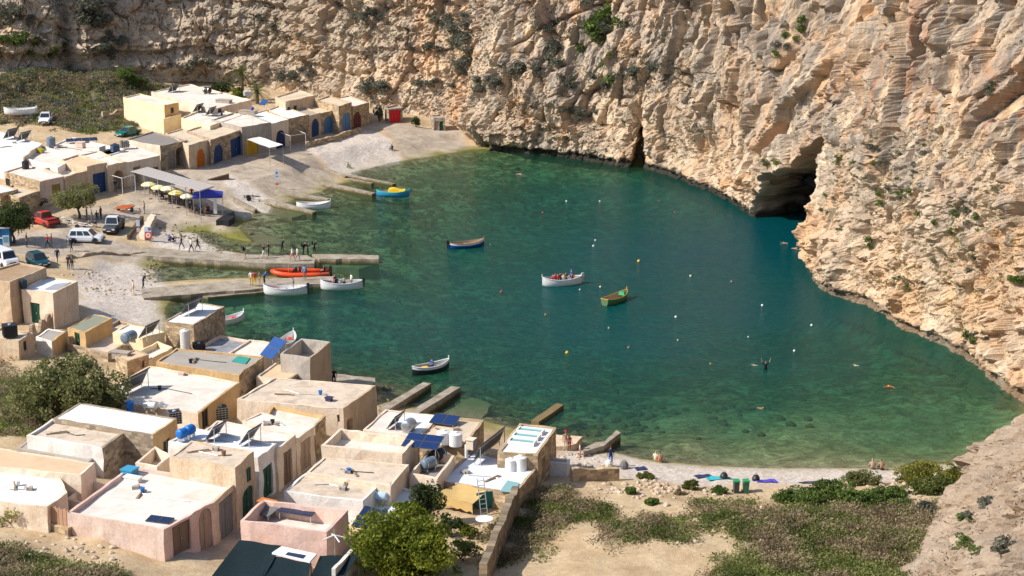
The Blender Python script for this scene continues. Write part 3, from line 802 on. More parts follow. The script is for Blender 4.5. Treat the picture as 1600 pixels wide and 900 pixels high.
R_BLUEW = m_roof('blue_white_roof', (0.74, 0.76, 0.79), .15, (0.45, 0.42, 0.4)); R_DARK = m_roof('dark_grey_roof', (0.26, 0.235, 0.22), .4)
def paint(name, col): return m_plain(name, col, 0.55, 0, .14, .35, 2.0)
D_BLUE = paint('deep_blue_paint', (0.012, 0.050, 0.16)); D_NAVY = paint('navy_paint', (0.010, 0.028, 0.10)); D_SKY = paint('light_blue_paint', (0.10, 0.22, 0.40)); D_ORANGE = paint('orange_paint', (0.60, 0.15, 0.012))
D_YELLOW = paint('yellow_paint', (0.62, 0.36, 0.015)); D_RED = paint('red_paint', (0.62, 0.010, 0.022)); D_MAROON = paint('maroon_paint', (0.13, 0.018, 0.018)); D_GREEN = paint('dark_green_paint', (0.008, 0.070, 0.040))
D_BROWN = paint('brown_paint', (0.20, 0.13, 0.085)); D_GREYD = paint('grey_paint', (0.19, 0.19, 0.185)); D_OLIVE = paint('olive_paint', (0.28, 0.21, 0.04)); D_TAN = paint('tan_paint', (0.36, 0.26, 0.18)); D_TEAL = paint('teal_paint', (0.015, 0.16, 0.13))
FRAME_M = m_plain('frame_timber', (0.10, 0.075, 0.05), 0.7); PANE = m_glass('window_glass'); METAL = m_plain('galvanised_steel', (0.45, 0.45, 0.45), 0.45, 0.6); RUST = m_plain('rusty_steel', (0.22, 0.10, 0.05), 0.8)

def inset(poly, d):
    n = len(poly); out = []
    for i in range(n):
        a, b, c = poly[i - 1], poly[i], poly[(i + 1) % n]
        e1 = (b - a).normalized(); e2 = (c - b).normalized()
        n1 = Vector((-e1.y, e1.x)); n2 = Vector((-e2.y, e2.x))
        k = 1 + n1.dot(n2)
        out.append(b + (n1 + n2) * (d / max(k, 0.3)))
    return out
def door_mesh(w, h, arch, leaves=2):
    """door leaf with boards and rails, local: x across, z up, y=0 is the face (towards -y)"""
    mb = MB()
    nb = max(4, int(w / 0.22)); bw = w / nb
    for i in range(nb):
        x0, x1 = -w / 2 + i * bw + 0.008, -w / 2 + (i + 1) * bw - 0.008
        def top(x):
            if not arch: return h
            r = w / 2; return h - arch * r + arch * math.sqrt(max(r * r - x * x, 0.0))
        za, zb = top(x0), top(x1)
        y0 = 0.0 if i % 2 else 0.008
        mb.add([(x0, y0, 0), (x1, y0, 0), (x1, y0, zb), (x0, y0, za), (x0, .05, 0), (x1, .05, 0), (x1, .05, zb), (x0, .05, za)],
               [(0, 1, 2, 3), (1, 5, 6, 2), (4, 0, 3, 7), (3, 2, 6, 7)], 0)
    mb.box((0, -0.012, h * 0.12), (w * .96, .03, .12)); mb.box((0, -0.012, (h - (arch * w / 2 if arch else 0)) * 0.9), (w * .96, .03, .12))
    mb.box((0, -0.02, h * .45), (.05, .04, h * .82))
    return mb
def wall_frame(a, b):
    e = (b - a); L = e.length; e = e / L
    return e, Vector((e.y, -e.x)), L
def roughen(ob, c, amp=0.07):
    """hand-built walls: split the long edges and let them wander by a few centimetres"""
    bm = bmesh.new(); bm.from_mesh(ob.data)
    for cuts, lo, hi in ((1, 1.2, 2.2), (3, 2.2, 5), (7, 5, 10), (12, 10, 99)):
        es = [e for e in bm.edges if lo < e.calc_length() <= hi]
        if es: bmesh.ops.subdivide_edges(bm, edges=es, cuts=cuts, use_grid_fill=True)
    co = np.array([v.co[:] for v in bm.verts]); x, y, z = co[:, 0] + c[0], co[:, 1] + c[1], co[:, 2]
    dx = amp * fbm(x / 1.1, y / 1.1, z / 1.1, 2, 401); dy = amp * fbm(x / 1.1 + 50, y / 1.1, z / 1.1, 2, 402); dz = amp * fbm(x / .9, y / .9 + 50, z / 2, 2, 403)
    for v, a, b, d in zip(bm.verts, dx, dy, dz): v.co.x += a; v.co.y += b; v.co.z += d
    bm.to_mesh(ob.data); bm.free()
def house(name, label, pts, h, wall, roof, ops=(), ph=0.18, pt=0.2, emats=None, cat='house', group=None, base=None, world_pts=None, roof_name='roof'):
    """pts: sight lines of the wall-top corners, seen L, F, R, B ... (counter-clockwise on the ground)
       ops: (edge, x0, x1, bottom above ground, height, kind, material, arch) with x0,x1 sight-line columns along the wall top"""
    W = [Vector(p[:2]) for p in world_pts] if world_pts else [Vector(P(x, y, h)[:2]) for x, y in pts]
    n = len(W)
    gs = [gz(p.x, p.y) for p in W]
    zb = (min(gs) - 0.4) if base is None else base
    cx = sum((p.x for p in W)) / n; cy = sum((p.y for p in W)) / n
    root = thing(name, label, cat, (cx, cy, min(max(gs), h - 0.5) if base is None else base), 0, group)
    wm = [wall]; mb = MB()
    fronts = []
    for i in range(n):
        a, b = W[i], W[(i + 1) % n]
        e, nr, L = wall_frame(a, b)
        mat = (emats or {}).get(i, wall)
        if mat not in wm: wm.append(mat)
        mi = wm.index(mat)
        def q(u, z, dpt=0.0): return (a.x + e.x * u - nr.x * dpt, a.y + e.y * u - nr.y * dpt, z)
        def face(us, zs, mi=mi):
            vs = [q(u, z) for u, z in zip(us, zs)]
            mb.add(vs, [tuple(range(len(vs)))], mi, [[(u + i * 3.7, z) for u, z in zip(us, zs)]])
        my = []
        for op in ops:
            if op[0] != i: continue
            xa, xb = (pts[i][0], pts[(i + 1) % n][0])
            u0 = (op[1] - xa) / (xb - xa) * L; u1 = (op[2] - xa) / (xb - xa) * L
            if u0 > u1: u0, u1 = u1, u0
            u0 = max(u0, 0.12); u1 = min(u1, L - 0.12)
            um = (u0 + u1) / 2; g0 = gz(a.x + e.x * um + nr.x * .3, a.y + e.y * um + nr.y * .3) if base is None else base
            my.append((u0, u1, g0 + op[3], min(g0 + op[3] + op[4], h - 0.12), op[5], op[6], op[7] if len(op) > 7 else 0))
        my.sort(key=lambda o: o[0])
        u = 0.0
        for (u0, u1, z0, z1, kind, dm, arch) in my:
            if u0 > u + 1e-3: face([u, u0, u0, u], [zb, zb, h, h])
            w = u1 - u0; uc = (u0 + u1) / 2; rr = w / 2
            dep = 0.16 if kind != 'open' else 1.6
            N = 8 if arch else 1
            us = [u0 + w * k / N for k in range(N + 1)]
            def topz(x): return z1 if not arch else z1 - arch * rr + arch * math.sqrt(max(rr * rr - (x - uc) ** 2, 0))
            for k in range(N):
                face([us[k], us[k + 1], us[k + 1], us[k]], [topz(us[k]), topz(us[k + 1]), h, h])
                mb.add([q(us[k], topz(us[k])), q(us[k + 1], topz(us[k + 1])), q(us[k + 1], topz(us[k + 1]), dep), q(us[k], topz(us[k]), dep)], [(0, 3, 2, 1)], mi)
            face([u0, u1, u1, u0], [zb, zb, z0, z0])
            mb.add([q(u0, z0), q(u1, z0), q(u1, z0, dep), q(u0, z0, dep)], [(0, 1, 2, 3)], mi)
            for uu, fl in ((u0, 0), (u1, 1)):
                mb.add([q(uu, z0), q(uu, topz(uu)), q(uu, topz(uu), dep), q(uu, z0, dep)], [(0, 1, 2, 3) if fl else (0, 3, 2, 1)], mi)
            if kind == 'open':
                mb.add([q(u0, z0, dep), q(u1, z0, dep), q(u1, z1, dep), q(u0, z1, dep)], [(0, 1, 2, 3)], mi)
            else:
                M = Matrix.Translation(Vector(q(uc, z0, dep * .75))) @ Matrix.Rotation(math.atan2(e.y, e.x), 4, 'Z')
                if kind == 'door':
                    d = door_mesh(w - 0.02, z1 - z0 - 0.01, arch)
                    d.v = [tuple(M @ Vector(v)) for v in d.v]
                    do = d.build('door', [dm], root, world=True)
                    fronts.append(do)
                    kn = MB(); kn.box((0.10, -0.05, 1.05), (.05, .05, .16)); kn.v = [tuple(M @ Vector(v)) for v in kn.v]
                    ho = kn.build('handle', [METAL], root, world=True); ho.parent = do
                elif kind == 'blind':       # walled-up arch
                    d = door_mesh(w - 0.02, z1 - z0 - 0.01, arch); d.v = [tuple(M @ Vector(v)) for v in d.v]
                    d.build('blocked_arch', [dm], root, world=True)
                elif kind == 'window':
                    hh = z1 - z0; f = MB()
                    for (x, z, sx, sz) in ((0, .04, w, .08), (0, hh - .04, w, .08), (-w / 2 + .04, hh / 2, .08, hh - .16), (w / 2 - .04, hh / 2, .08, hh - .16), (0, hh / 2, .05, hh - .16)):
                        f.box((x, -.02, z), (sx, .06, sz))
                    f.v = [tuple(M @ Vector(v)) for v in f.v]
                    fo = f.build('window', [dm], root, world=True)
                    g = MB(); g.box((0, .025, hh / 2), (w - .1, .02, hh - .1)); g.v = [tuple(M @ Vector(v)) for v in g.v]
                    go = g.build('pane', [PANE], root, world=True); go.parent = fo
            u = u1
        face([u, L, L, u], [zb, zb, h, h])
    I = inset(W, pt)
    for i in range(n):
        j = (i + 1) % n
        mat = (emats or {}).get(i, wall); mi = wm.index(mat)
        mb.add([(W[i].x, W[i].y, h), (W[j].x, W[j].y, h), (I[j].x, I[j].y, h), (I[i].x, I[i].y, h)], [(0, 1, 2, 3)], mi)
        mb.add([(I[i].x, I[i].y, h), (I[j].x, I[j].y, h), (I[j].x, I[j].y, h - ph - .05), (I[i].x, I[i].y, h - ph - .05)], [(0, 1, 2, 3)], mi)
    wo = mb.build('wall', wm, root, world=True); roughen(wo, (cx, cy))
    rm = MB(); rm.add([(p.x, p.y, h - ph) for p in I], [tuple(range(n))], 0)
    rm.build(roof_name, [roof], root, world=True)
    root['_h'] = h - ph
    return root
FARG = 'boathouses along the far slipway'
def far(label, pts, h, wall, roof, ops=(), **k): return house('boathouse', label, pts, h, wall, roof, ops, cat='boathouse', group=FARG, **k)
# the far row, left to right: corners L, F, R, B
far('grey-roofed stone boathouse with an open dark arch between grey doors', [(195, 218), (250, 228), (293, 219), (239, 205)], 6.2, W_GREYST, R_DARK,
    [(1, 261, 272, 0, 2.6, 'door', D_GREYD), (1, 273.5, 285, 0, 2.9, 'open', D_GREYD, 1), (1, 287, 292.5, 0, 2.7, 'door', D_GREYD)], emats={0: W_PALE})
far('beige boathouse with the orange arched door', [(258, 208), (294, 227), (328, 218), (286, 200)], 6.1, W_BEIGE, R_BEIGE, [(1, 306, 319, 0, 2.6, 'door', D_ORANGE, 1)])
far('rubble boathouse with an arched and a square blue door', [(290, 204), (329, 219), (377, 203), (337, 190)], 6.2, W_RUBBLE, R_BEIGE, [(1, 333, 347, 0, 2.6, 'door', D_BLUE, .8), (1, 359, 377, 0, 2.8, 'door', D_BLUE)])
far('grey rendered boathouse with the yellow door under a flat canopy', [(330, 187), (378, 199), (424, 191), (374, 173)], 6.7, W_GREY, R_SOFT, [(1, 382, 402, 0, 2.4, 'door', D_YELLOW)])
far('pale boathouse with a navy arched door beside the yellow-doored one', [(388, 179), (424, 193), (451, 187), (418, 170)], 6.4, W_PALE, R_WHITE, [(1, 430, 445, 0, 2.7, 'door', D_NAVY, 1)])
far('stone boathouse with a blocked brown arch and white roof', [(414, 173), (451, 186), (483, 179), (438, 164)], 6.4, W_STONE, R_WHITE, [(1, 455, 476, 0, 2.8, 'blind', D_TAN, 1)])
far('narrow beige boathouse with a deep blue arched door', [(446, 168), (483, 181), (501, 176), (466, 163)], 6.1, W_BEIGE, R_GREY, [(1, 486, 498, 0, 2.8, 'door', D_BLUE, 1)])
far('stone boathouse with a wide light blue arched door', [(452, 164), (501, 177), (528, 171), (482, 152)], 6.0, W_STONE, R_BEIGE, [(1, 505, 521, 0, 2.7, 'door', D_SKY, .9)])
far('tall narrow stone boathouse with a light blue door under a fanlight', [(494, 156), (529, 166), (550, 160), (514, 149)], 7.0, W_STONE, R_BEIGE, [(1, 534, 547, 0, 3.2, 'door', D_SKY, .9)])
far('end boathouse of the far row with the maroon arched door', [(516, 154), (551, 167), (577, 160), (546, 149)], 6.3, W_STONE, R_SOFT, [(1, 551.6, 564, 0, 2.8, 'door', D_MAROON, 1)])
house('roof_room', 'low beige room raised on the roofs behind the light blue doors', [(430, 151), (446, 159), (492, 149), (466, 140)], 7.6, W_BEIGE, R_BEIGE, [(1, 449, 453, 2.9, 1.0, 'window', FRAME_M), (1, 458, 463, 2.9, 1.0, 'window', FRAME_M)], cat='house')
house('cream_house', 'tall cream house with a blank wall beside the green car', [(192, 152), (256, 165), (279, 160), (218, 146)], 7.4, W_CREAM, R_SOFT, [(1, 266, 271, 2.6, 0.9, 'window', FRAME_M)], emats={1: W_OCHRE})
house('cream_house', 'lower cream annex wall behind the grey-roofed boathouse', [(200, 172), (255, 186), (283, 178), (225, 165)], 5.6, W_CREAM, R_SOFT)
house('flat_roofed_house', 'wide pale house with many roof fittings behind the far row', [(236, 143), (330, 171), (393, 156), (296, 131)], 7.2, W_PALE, R_PINKW, [(1, 340, 346, 2.9, 1.2, 'window', FRAME_M)])
house('flat_roofed_house', 'white-roofed house with two tilted panels in the far row', [(283, 184), (328, 197), (377, 180), (326, 166)], 6.6, W_CREAM, R_SOFT, [])
# left row
house('flat_roofed_house', 'large white-roofed house at the left edge with two skylight panels', [(-70, 228), (36, 246), (66, 225), (-10, 203)], 6.4, W_WHITE, R_WHITE, [], emats={1: W_PALE})
house('flat_roofed_house', 'white rooftop block with a grey tank in the left row', [(36, 246), (90, 262), (118, 246), (66, 227)], 6.0, W_WHITE, R_SOFT, ph=.3)
house('flat_roofed_house', 'white terrace house with blue roof clutter beside the parking', [(72, 231), (152, 248), (196, 234), (112, 214)], 5.8, W_WHITE, R_SOFT, [])
house('flat_roofed_house', 'pinkish house with the olive door beside the round tree', [(6, 268), (62, 284), (101, 275), (42, 257)], 5.7, W_ROSE, R_PINKW, [(1, 80, 93, 0, 2.5, 'door', D_OLIVE), (0, 8, 14, 1.2, 1.1, 'window', FRAME_M)], emats={0: W_STONE})
house('flat_roofed_house', 'brown-fronted house with a sunken court in the left row', [(68, 263), (101, 276), (136, 267), (100, 254)], 5.7, W_TAN, R_SOFT, [], ph=.7)
house('boathouse', 'peach-roofed boathouse with a square deep blue door behind the tree', [(94, 250), (136, 260), (167, 254), (122, 241)], 6.2, W_BEIGE, R_PEACH, [(1, 144, 164, 0, 2.7, 'door', D_BLUE)], cat='boathouse')
house('boathouse', 'beige boathouse with a wide open arch left of the slatted canopy', [(122, 243), (167, 259), (197, 253), (152, 235)], 5.9, W_BEIGE, R_SOFT, [(1, 176, 192, 0, 2.6, 'open', D_BROWN, .7)], cat='boathouse')
house('boathouse', 'long pale boathouse behind the slatted canopy', [(152, 237), (197, 254), (250, 243), (204, 224)], 5.8, W_PALE, R_SOFT, [(1, 208, 219, 0, 2.5, 'open', D_BROWN), (1, 238, 246, 1.0, 1.0, 'window', FRAME_M)], cat='boathouse')
house('flat_roofed_house', 'low house with a bluish white roof at the left edge above the dark tree', [(-60, 290), (0, 303), (28, 295), (-20, 280)], 5.2, W_STONE, R_BLUEW, [])
house('flat_roofed_house', 'tan stone house wall between the two trees at the left', [(0, 300), (30, 309), (62, 298), (20, 288)], 4.9, W_STONE, R_BEIGE, [])
# houses above the near pier
house('flat_roofed_house', 'rusty brown-roofed house beside the teal car', [(-50, 432), (15, 441), (72, 418), (31, 409)], 6.6, W_TAN, R_BROWN, [])
house('flat_roofed_house', 'pale house with grey roof sheets and a dark green door', [(34, 452), (82, 458), (121, 440), (72, 431)], 5.6, W_PALE, R_BLUEW, [(0, 45.5, 60, 0.2, 2.2, 'door', D_GREEN)])
house('shed', 'low weathered shed carrying a black cubic tank at the left edge', [(-30, 524), (28, 534), (52, 520), (4, 510)], 4.7, W_TAN, R_BEIGE, [(1, 36, 41, .7, .9, 'window', FRAME_M)], cat='shed')
house('shed', 'small shed with a dusty grey roof behind the big bush', [(56, 527), (81, 534), (104, 518), (76, 513)], 3.9, W_WHITE, R_GREY, [], emats={1: W_OCHRE}, cat='shed', ph=.05)
house('shed', 'long shed with a flat grey-green roof above the pebble shore', [(106, 512), (133, 520), (175, 497), (148, 490)], 4.1, W_OCHRE, m_roof('sage_roof', (0.26, 0.27, 0.20), .2), [(0, 116, 124, 0.1, 1.8, 'door', D_GREEN)], cat='shed', ph=.03)
house('terrace', 'pale stone terrace with low walls between bush and pebble shore', [(105, 537), (168, 553), (240, 512), (186, 499)], 2.9, W_RUBBLE, R_STAIN, [], cat='terrace', ph=.35)
house('flat_roofed_house', 'low house with a smooth cream roof and blue cylinder tank', [(176, 519), (222, 528), (257, 518), (200, 506)], 3.6, W_CREAM, R_PINKW, [], ph=.05)
house('shed', 'small golden stone shed with a pinkish roof above the bush', [(180, 557), (198, 566), (232, 553), (212, 546)], 4.0, W_STONE, R_PEACH, [(1, 221, 225, .9, .7, 'window', FRAME_M)], cat='shed', ph=.06)
house('terrace', 'cream walled roof yard next to the cubic stone house', [(205, 553), (232, 562), (270, 543), (246, 534)], 3.5, W_CREAM, R_SOFT, [], cat='terrace', ph=.5)
house('stone_house', 'cubic stone block house with white roof standing over the water', [(258, 502), (302, 508), (351, 479), (308, 472)], 4.6, W_RUBBLE, R_WHITE, [], ph=.08, emats={0: W_STONE})
# near village, back to front
house('flat_roofed_house', 'grey-roofed house with a green net patch beside the cubic stone house', [(243, 565), (373, 586), (412, 557), (276, 544)], 4.6, W_OCHRE, R_GREY, [], ph=.12, emats={1: W_STONE})
house('flat_roofed_house', 'long house with a stained whitish roof and one brick on it', [(150, 622), (309, 646), (374, 598), (232, 571)], 4.5, W_PALE, R_SOFT, [(1, 314, 324, 0.3, 1.9, 'window', FRAME_M)], ph=.12, emats={1: W_OCHRE})
house('terrace', 'low pale roof terrace behind the tilted blue panels', [(356, 552), (402, 560), (433, 537), (390, 530)], 3.4, W_PALE, R_PINKW, [], cat='terrace')
house('terrace', 'walled yard in shade beside the cubic stone house', [(302, 546), (355, 556), (392, 532), (344, 524)], 2.6, W_PALE, m_roof('shadow_toned_paving', (0.22, 0.22, 0.24), .6, (0.45, 0.45, 0.48)), [], cat='terrace', ph=.25)  # dark blue-grey paving colour holds the stone house's shadow
house('flat_roofed_house', 'small house with a clean orange-tan roof beside the open concrete box', [(400, 588), (446, 597), (489, 567), (442, 559)], 3.8, W_PALE, R_PEACH, [], ph=.1, emats={1: W_RUBBLE})
house('tower_house', 'tall raw concrete house with a deep open roof box by the water', [(438, 553), (484, 559), (517, 534), (471, 528)], 5.4, W_CONC, R_GREY, [], ph=1.3, pt=.18, emats={1: W_TAN})
house('flat_roofed_house', 'beige house with a patchy roof at the head of the small jetties', [(370, 624), (536, 639), (588, 602), (428, 590)], 4.5, W_PALE, R_STAIN, [(0, 526, 530, 1.6, .6, 'window', FRAME_M), (1, 541, 550, 0.0, 1.6, 'open', D_BROWN, .6)], ph=.08, emats={1: W_TAN})
house('flat_roofed_house', 'low house with yellow parapet and whitish roof in the near village', [(412, 653), (493, 666), (509, 649), (426, 633)], 4.7, W_OCHRE, R_SOFT, [], ph=.3, emats={1: W_STONE})
house('flat_roofed_house', 'long plain beige house with a tan door in the lane', [(378, 657), (463, 688), (492, 665), (408, 645)], 5.3, W_PALE, R_PINKW, [(1, 469, 485, 0, 2.5, 'door', D_TAN)], ph=.06)
house('flat_roofed_house', 'pale-roofed house with the tall brown door in the lane', [(318, 674), (433, 702), (463, 679), (340, 656)], 5.7, W_PALE, R_PEACH if False else R_PINKW, [(1, 442, 455, 0, 2.7, 'door', D_BROWN)], ph=.06)
house('flat_roofed_house', 'bright white house with a green door and two panels on its roof', [(262, 690), (403, 715), (432, 693), (306, 669)], 6.0, W_WHITE, R_BLUEW, [(1, 410, 424, 0, 2.4, 'door', D_GREEN)], ph=.1)
th_ = house('two_storey_house', 'tallest sandy house of the lane with a green arched door', [(264, 713), (367, 731), (398, 705), (298, 688)], 7.2, W_BEIGE, R_STAIN, [(1, 376, 394, 0, 2.5, 'door', D_GREEN, .55)], ph=.08)
house('pink_house', 'long pink and cream house with white roof and brown gate', [(106, 801), (255, 828), (333, 785), (367, 756), (205, 727)], 5.9, W_PINK, R_PINKW,
      [(1, 268, 295, 0, 2.2, 'door', D_BROWN), (1, 309, 330, 0, 2.9, 'blind', D_TAN, .8), (2, 341, 364, 0, 3.0, 'door', D_GREYD)], ph=.3, emats={0: W_ROSE, 2: W_BEIGE})
house('flat_roofed_house', 'white-roofed house with an ochre side wall and small window', [(83, 654), (238, 680), (277, 654), (124, 629)], 6.2, W_GREYST, R_WHITE, [(1, 253, 264, 1.3, 1.1, 'window', FRAME_M)], ph=.05, emats={1: W_OCHRE})
house('flat_roofed_house', 'whitewashed house with a brownish roof and stone end wall', [(41, 680), (160, 700), (196, 674), (82, 655)], 6.0, W_WHITE, R_STAIN, [], ph=.2, emats={1: W_GREYST})
house('terrace', 'narrow grey ledge roof in front of the whitewashed house', [(26, 700), (137, 724), (150, 712), (42, 688)], 5.0, W_GREY, R_GREY, [], cat='terrace', ph=.06)
house('terrace', 'empty cream walled yard behind the pink house', [(212, 722), (246, 730), (266, 712), (243, 697)], 5.9, W_PALE, R_BEIGE, [], cat='terrace', ph=.9)
house('terrace', 'small walled yard beside the white roof at the lower left', [(104, 780), (158, 792), (190, 765), (140, 752)], 5.2, W_PALE, R_BEIGE, [], cat='terrace', ph=.7)
house('flat_roofed_house', 'house with a smooth orange-beige roof at the left edge', [(-80, 722), (126, 742), (148, 723), (-40, 694)], 6.6, W_PALE, R_PEACH, [], ph=.05)
house('flat_roofed_house', 'house with a brilliant white roof at the lower left edge', [(-110, 772), (74, 793), (106, 770), (94, 747), (-60, 727)], 6.2, W_PALE, R_WHITE, [], ph=.05)
# middle of the near village
house('flat_roofed_house', 'large pale house with a deep parapet around a white roof', [(502, 695), (628, 710), (652, 684), (531, 670)], 5.4, W_PALE, R_SOFT, [], ph=.75, pt=.25)
house('flat_roofed_house', 'house with a pale roof split by a white painted strip', [(566, 672), (652, 684), (688, 650), (602, 640)], 4.4, W_PALE, R_PINKW, [], ph=.08)
house('flat_roofed_house', 'sandy roofed house carrying two white round tanks', [(652, 685), (727, 694), (755, 657), (688, 651)], 4.3, W_STONE, R_BEIGE, [], ph=.08)
house('flat_roofed_house', 'house with a wide weathered roof above the pink terrace', [(478, 738), (610, 759), (638, 726), (506, 714)], 4.9, W_PALE, R_STAIN, [], ph=.1)
house('flat_roofed_house', 'low house with a sagging stained roof and whitish wall', [(443, 767), (566, 784), (596, 755), (477, 738)], 4.6, W_WHITE, R_STAIN, [], ph=.06)
house('terrace', 'rose pink roof terrace with panels inside its walls', [(374, 813), (510, 832), (544, 798), (411, 780)], 5.3, W_PINK, R_SOFT, [], cat='terrace', ph=1.1, pt=.22)
house('flat_roofed_house', 'white sloping yard house with a pale blue tank', [(560, 812), (606, 822), (658, 768), (598, 757)], 3.5, W_WHITE, R_BLUEW, [], ph=.15)
house('flat_roofed_house', 'small beige yard house with dark cylinders under the raised panels', [(640, 741), (684, 748), (711, 712), (668, 704)], 4.4, W_PALE, R_DARK, [], ph=.7, emats={1: W_PALE})
house('terrace', 'walled sandy yard below the raised panels', [(612, 762), (660, 772), (684, 750), (640, 741)], 3.4, W_OCHRE, R_PEACH, [], cat='terrace', ph=.5)
house('terrace', 'wide white roof terrace with the long panel row', [(684, 752), (806, 771), (842, 727), (738, 704)], 3.5, W_STONE, R_BLUEW, [], cat='terrace', ph=.1)
sk = house('skylight_house', 'golden house with a white roof and three glazed skylights by the beach', [(778, 706), (840, 710), (870, 668), (812, 662)], 4.7, W_STONE, R_WHITE, [(1, 848, 853, .1, 2.0, 'open', D_BROWN)], ph=.1)
for k in range(3):      # glazed skylights, one frame and pane each
    c = P(829 - 6.5 * k, 676 + 8.5 * k, 4.62)
    e = (P(870, 668, 4.6) - P(812, 662, 4.6)); rz = math.atan2(e.y, e.x)
    fr = MB(); fr.box((0, 0, .1), (2.0, .09, .2), 0); fr.v = []; fr.f = []; fr.m = []; fr.uv = []
    for sx, sy, wx_, wy_ in ((0, -.42, 2.1, .1), (0, .42, 2.1, .1), (-1.0, 0, .1, .74), (1.0, 0, .1, .74)): fr.box((sx, sy, .14), (wx_, wy_, .28))
    M = Matrix.Translation(c) @ Matrix.Rotation(rz, 4, 'Z'); fr.v = [tuple(M @ Vector(v)) for v in fr.v]
    fo = fr.build('skylight', [R_WHITE], sk, world=True)
    pn = MB(); pn.box((0, 0, .17), (1.9, .74, .03)); pn.v = [tuple(M @ Vector(v)) for v in pn.v]
    po = pn.build('pane', [m_plain('skylight_glass', (0.16, 0.36, 0.36), 0.15, 0, .1, .6)], sk, world=True); po.parent = fo
house('shed', 'small white box shed at the head of the beach', [(848, 720), (886, 724), (890, 717), (853, 713)], 2.6, W_WHITE, R_GREY, [], cat='shed', ph=.05)
house('boat_shelter', 'small shelter cut in the cliff foot with the bright red door', [(601, 168), (607, 171), (629, 168), (622, 163)], 5.0, W_GREYST, R_GREY, [(1, 608.5, 626, 0, 2.1, 'door', D_RED)], cat='boathouse')
house('boat_shelter', 'small stone shelter in the cliff foot with a green door', [(672, 180), (678, 184), (696, 184), (690, 179)], 3.9, W_GREYST, R_GREY, [(1, 679.5, 686, 0, 1.6, 'door', D_TAN), (1, 687, 693, 0, 1.6, 'door', D_GREEN)], cat='boathouse')

def wall_box(root, a, b, h, u, z, w, hh, mat, nm):
    """a shutter or plate fixed on an outer wall; a, b are the wall-top corners"""
    A, B = P(*a, h), P(*b, h); e = Vector((B.x - A.x, B.y - A.y)); L = e.length; e /= L; n_ = Vector((e.y, -e.x)); c = Vector((A.x, A.y)) + e * (u * L) + n_ * .06
    m = MB(); m.box((c.x, c.y, z), (w, .1, hh), 0, math.atan2(e.y, e.x)); m.box((c.x + n_.x * .04, c.y + n_.y * .04, z), (.03, .1, hh * .95), 0, math.atan2(e.y, e.x)); m.build(nm, [mat], root, world=True)
wall_box(th_, (367, 731), (398, 705), 7.2, .62, 5.9, .55, .95, D_GREEN, 'shutter')
# ------------------------------------------------------------------ piers, ramps, walls
def pier_material():
    t = NT('pier_concrete')
    p = t.pos()
    c = t.ramp(t.noise(p, 0.9, 6, 0.7, 0.4), [(0.3, (0.20, 0.155, 0.105)), (0.5, (0.34, 0.285, 0.215)), (0.7, (0.47, 0.41, 0.335))])
    c = t.mix(t.ramp(t.noise(p, 5, 5, .7), [(0.35, .5), (0.5, 0)]), c, (0.20, 0.16, 0.11))
    sep = t.n('ShaderNodeSeparateXYZ'); t.l(p, sep.inputs[0])
    band = t.ramp(t.math('ADD', t.math('MULTIPLY', sep.outputs['Z'], 1.0), t.math('MULTIPLY', t.noise(p, 1.5, 4), 0.5)), [(0.35, 1.0), (0.62, 0.0)])
    c = t.mix(band, c, (0.13, 0.10, 0.04))
    t.color(c); t.bump(t.noise(p, 3.5, 6, .7), .5, .08); t.b.inputs['Roughness'].default_value = .9
    return t.m
PIER = pier_material(); WET = m_plaster('wet_dark_stone', (0.12, 0.10, 0.07), .4)
WOOD = m_plain('weathered_wood', (0.30, 0.21, 0.13), .8); WOODD = m_plain('dark_wood', (0.10, 0.065, 0.04), .8)
def jag(pts, step=0.9, amp=0.16, seed=1):
    """break straight outlines so that old concrete edges are not ruler-straight"""
    rnd = random.Random(seed); out = []
    n = len(pts)
    for i in range(n):
        a, b = Vector(pts[i]), Vector(pts[(i + 1) % n]); k = max(1, int((b - a).length / step))
        for j in range(k):
            q = a.lerp(b, j / k)
            out.append((q.x + rnd.uniform(-amp, amp), q.y + rnd.uniform(-amp, amp)))
    return out
def slab(name, label, pxs, h, bottom=-1.2, mat=None, cat='pier', group=None, steps=None, seed=3):
    W = [tuple(P(x, y, h)[:2]) for x, y in pxs]
    A = sum(W[i - 1][0] * W[i][1] - W[i][0] * W[i - 1][1] for i in range(len(W)))
    if A < 0: W = W[::-1]
    cx = sum(w[0] for w in W) / len(W); cy = sum(w[1] for w in W) / len(W)
    mb = MB(); mb.prism(jag(W, seed=seed), bottom, h)
    o = mb.build(name, [mat or PIER], origin=(cx, cy, bottom))
    return tag(o, label, cat, group)
def beam(name, label, a, b, w, h, mat=None, cat='beam', group=None, bottom=-0.7):
    """long low block between two sight-line points (x,y,top height)"""
    A, B = P(*a), P(*b); e = Vector((B.x - A.x, B.y - A.y)).normalized(); n_ = Vector((-e.y, e.x)) * w / 2
    out = jag([(A.x - n_.x, A.y - n_.y), (B.x - n_.x, B.y - n_.y), (B.x + n_.x, B.y + n_.y), (A.x + n_.x, A.y + n_.y)], 1.2, .04, int(a[0]))
    L = math.hypot(B.x - A.x, B.y - A.y)
    zt = [a[2] + (b[2] - a[2]) * max(0, min(1, ((q[0] - A.x) * e.x + (q[1] - A.y) * e.y) / L)) for q in out]
    mb = MB(); mb.prism(out, bottom, zt)
    return tag(mb.build(name, [mat or PIER], origin=(A.x, A.y, bottom)), label, cat, group)
slab('pier', 'long low stone pier with walkers and divers on it', [(205, 384), (300, 392), (400, 398), (478, 399), (492, 404), (490, 412), (400, 411), (300, 404), (205, 398)], 0.75)
slab('pier', 'narrow outer end of the divers\' pier reaching into the water', [(488, 397.5), (560, 397.5), (591, 399), (591, 405), (560, 405), (500, 404)], 0.55)
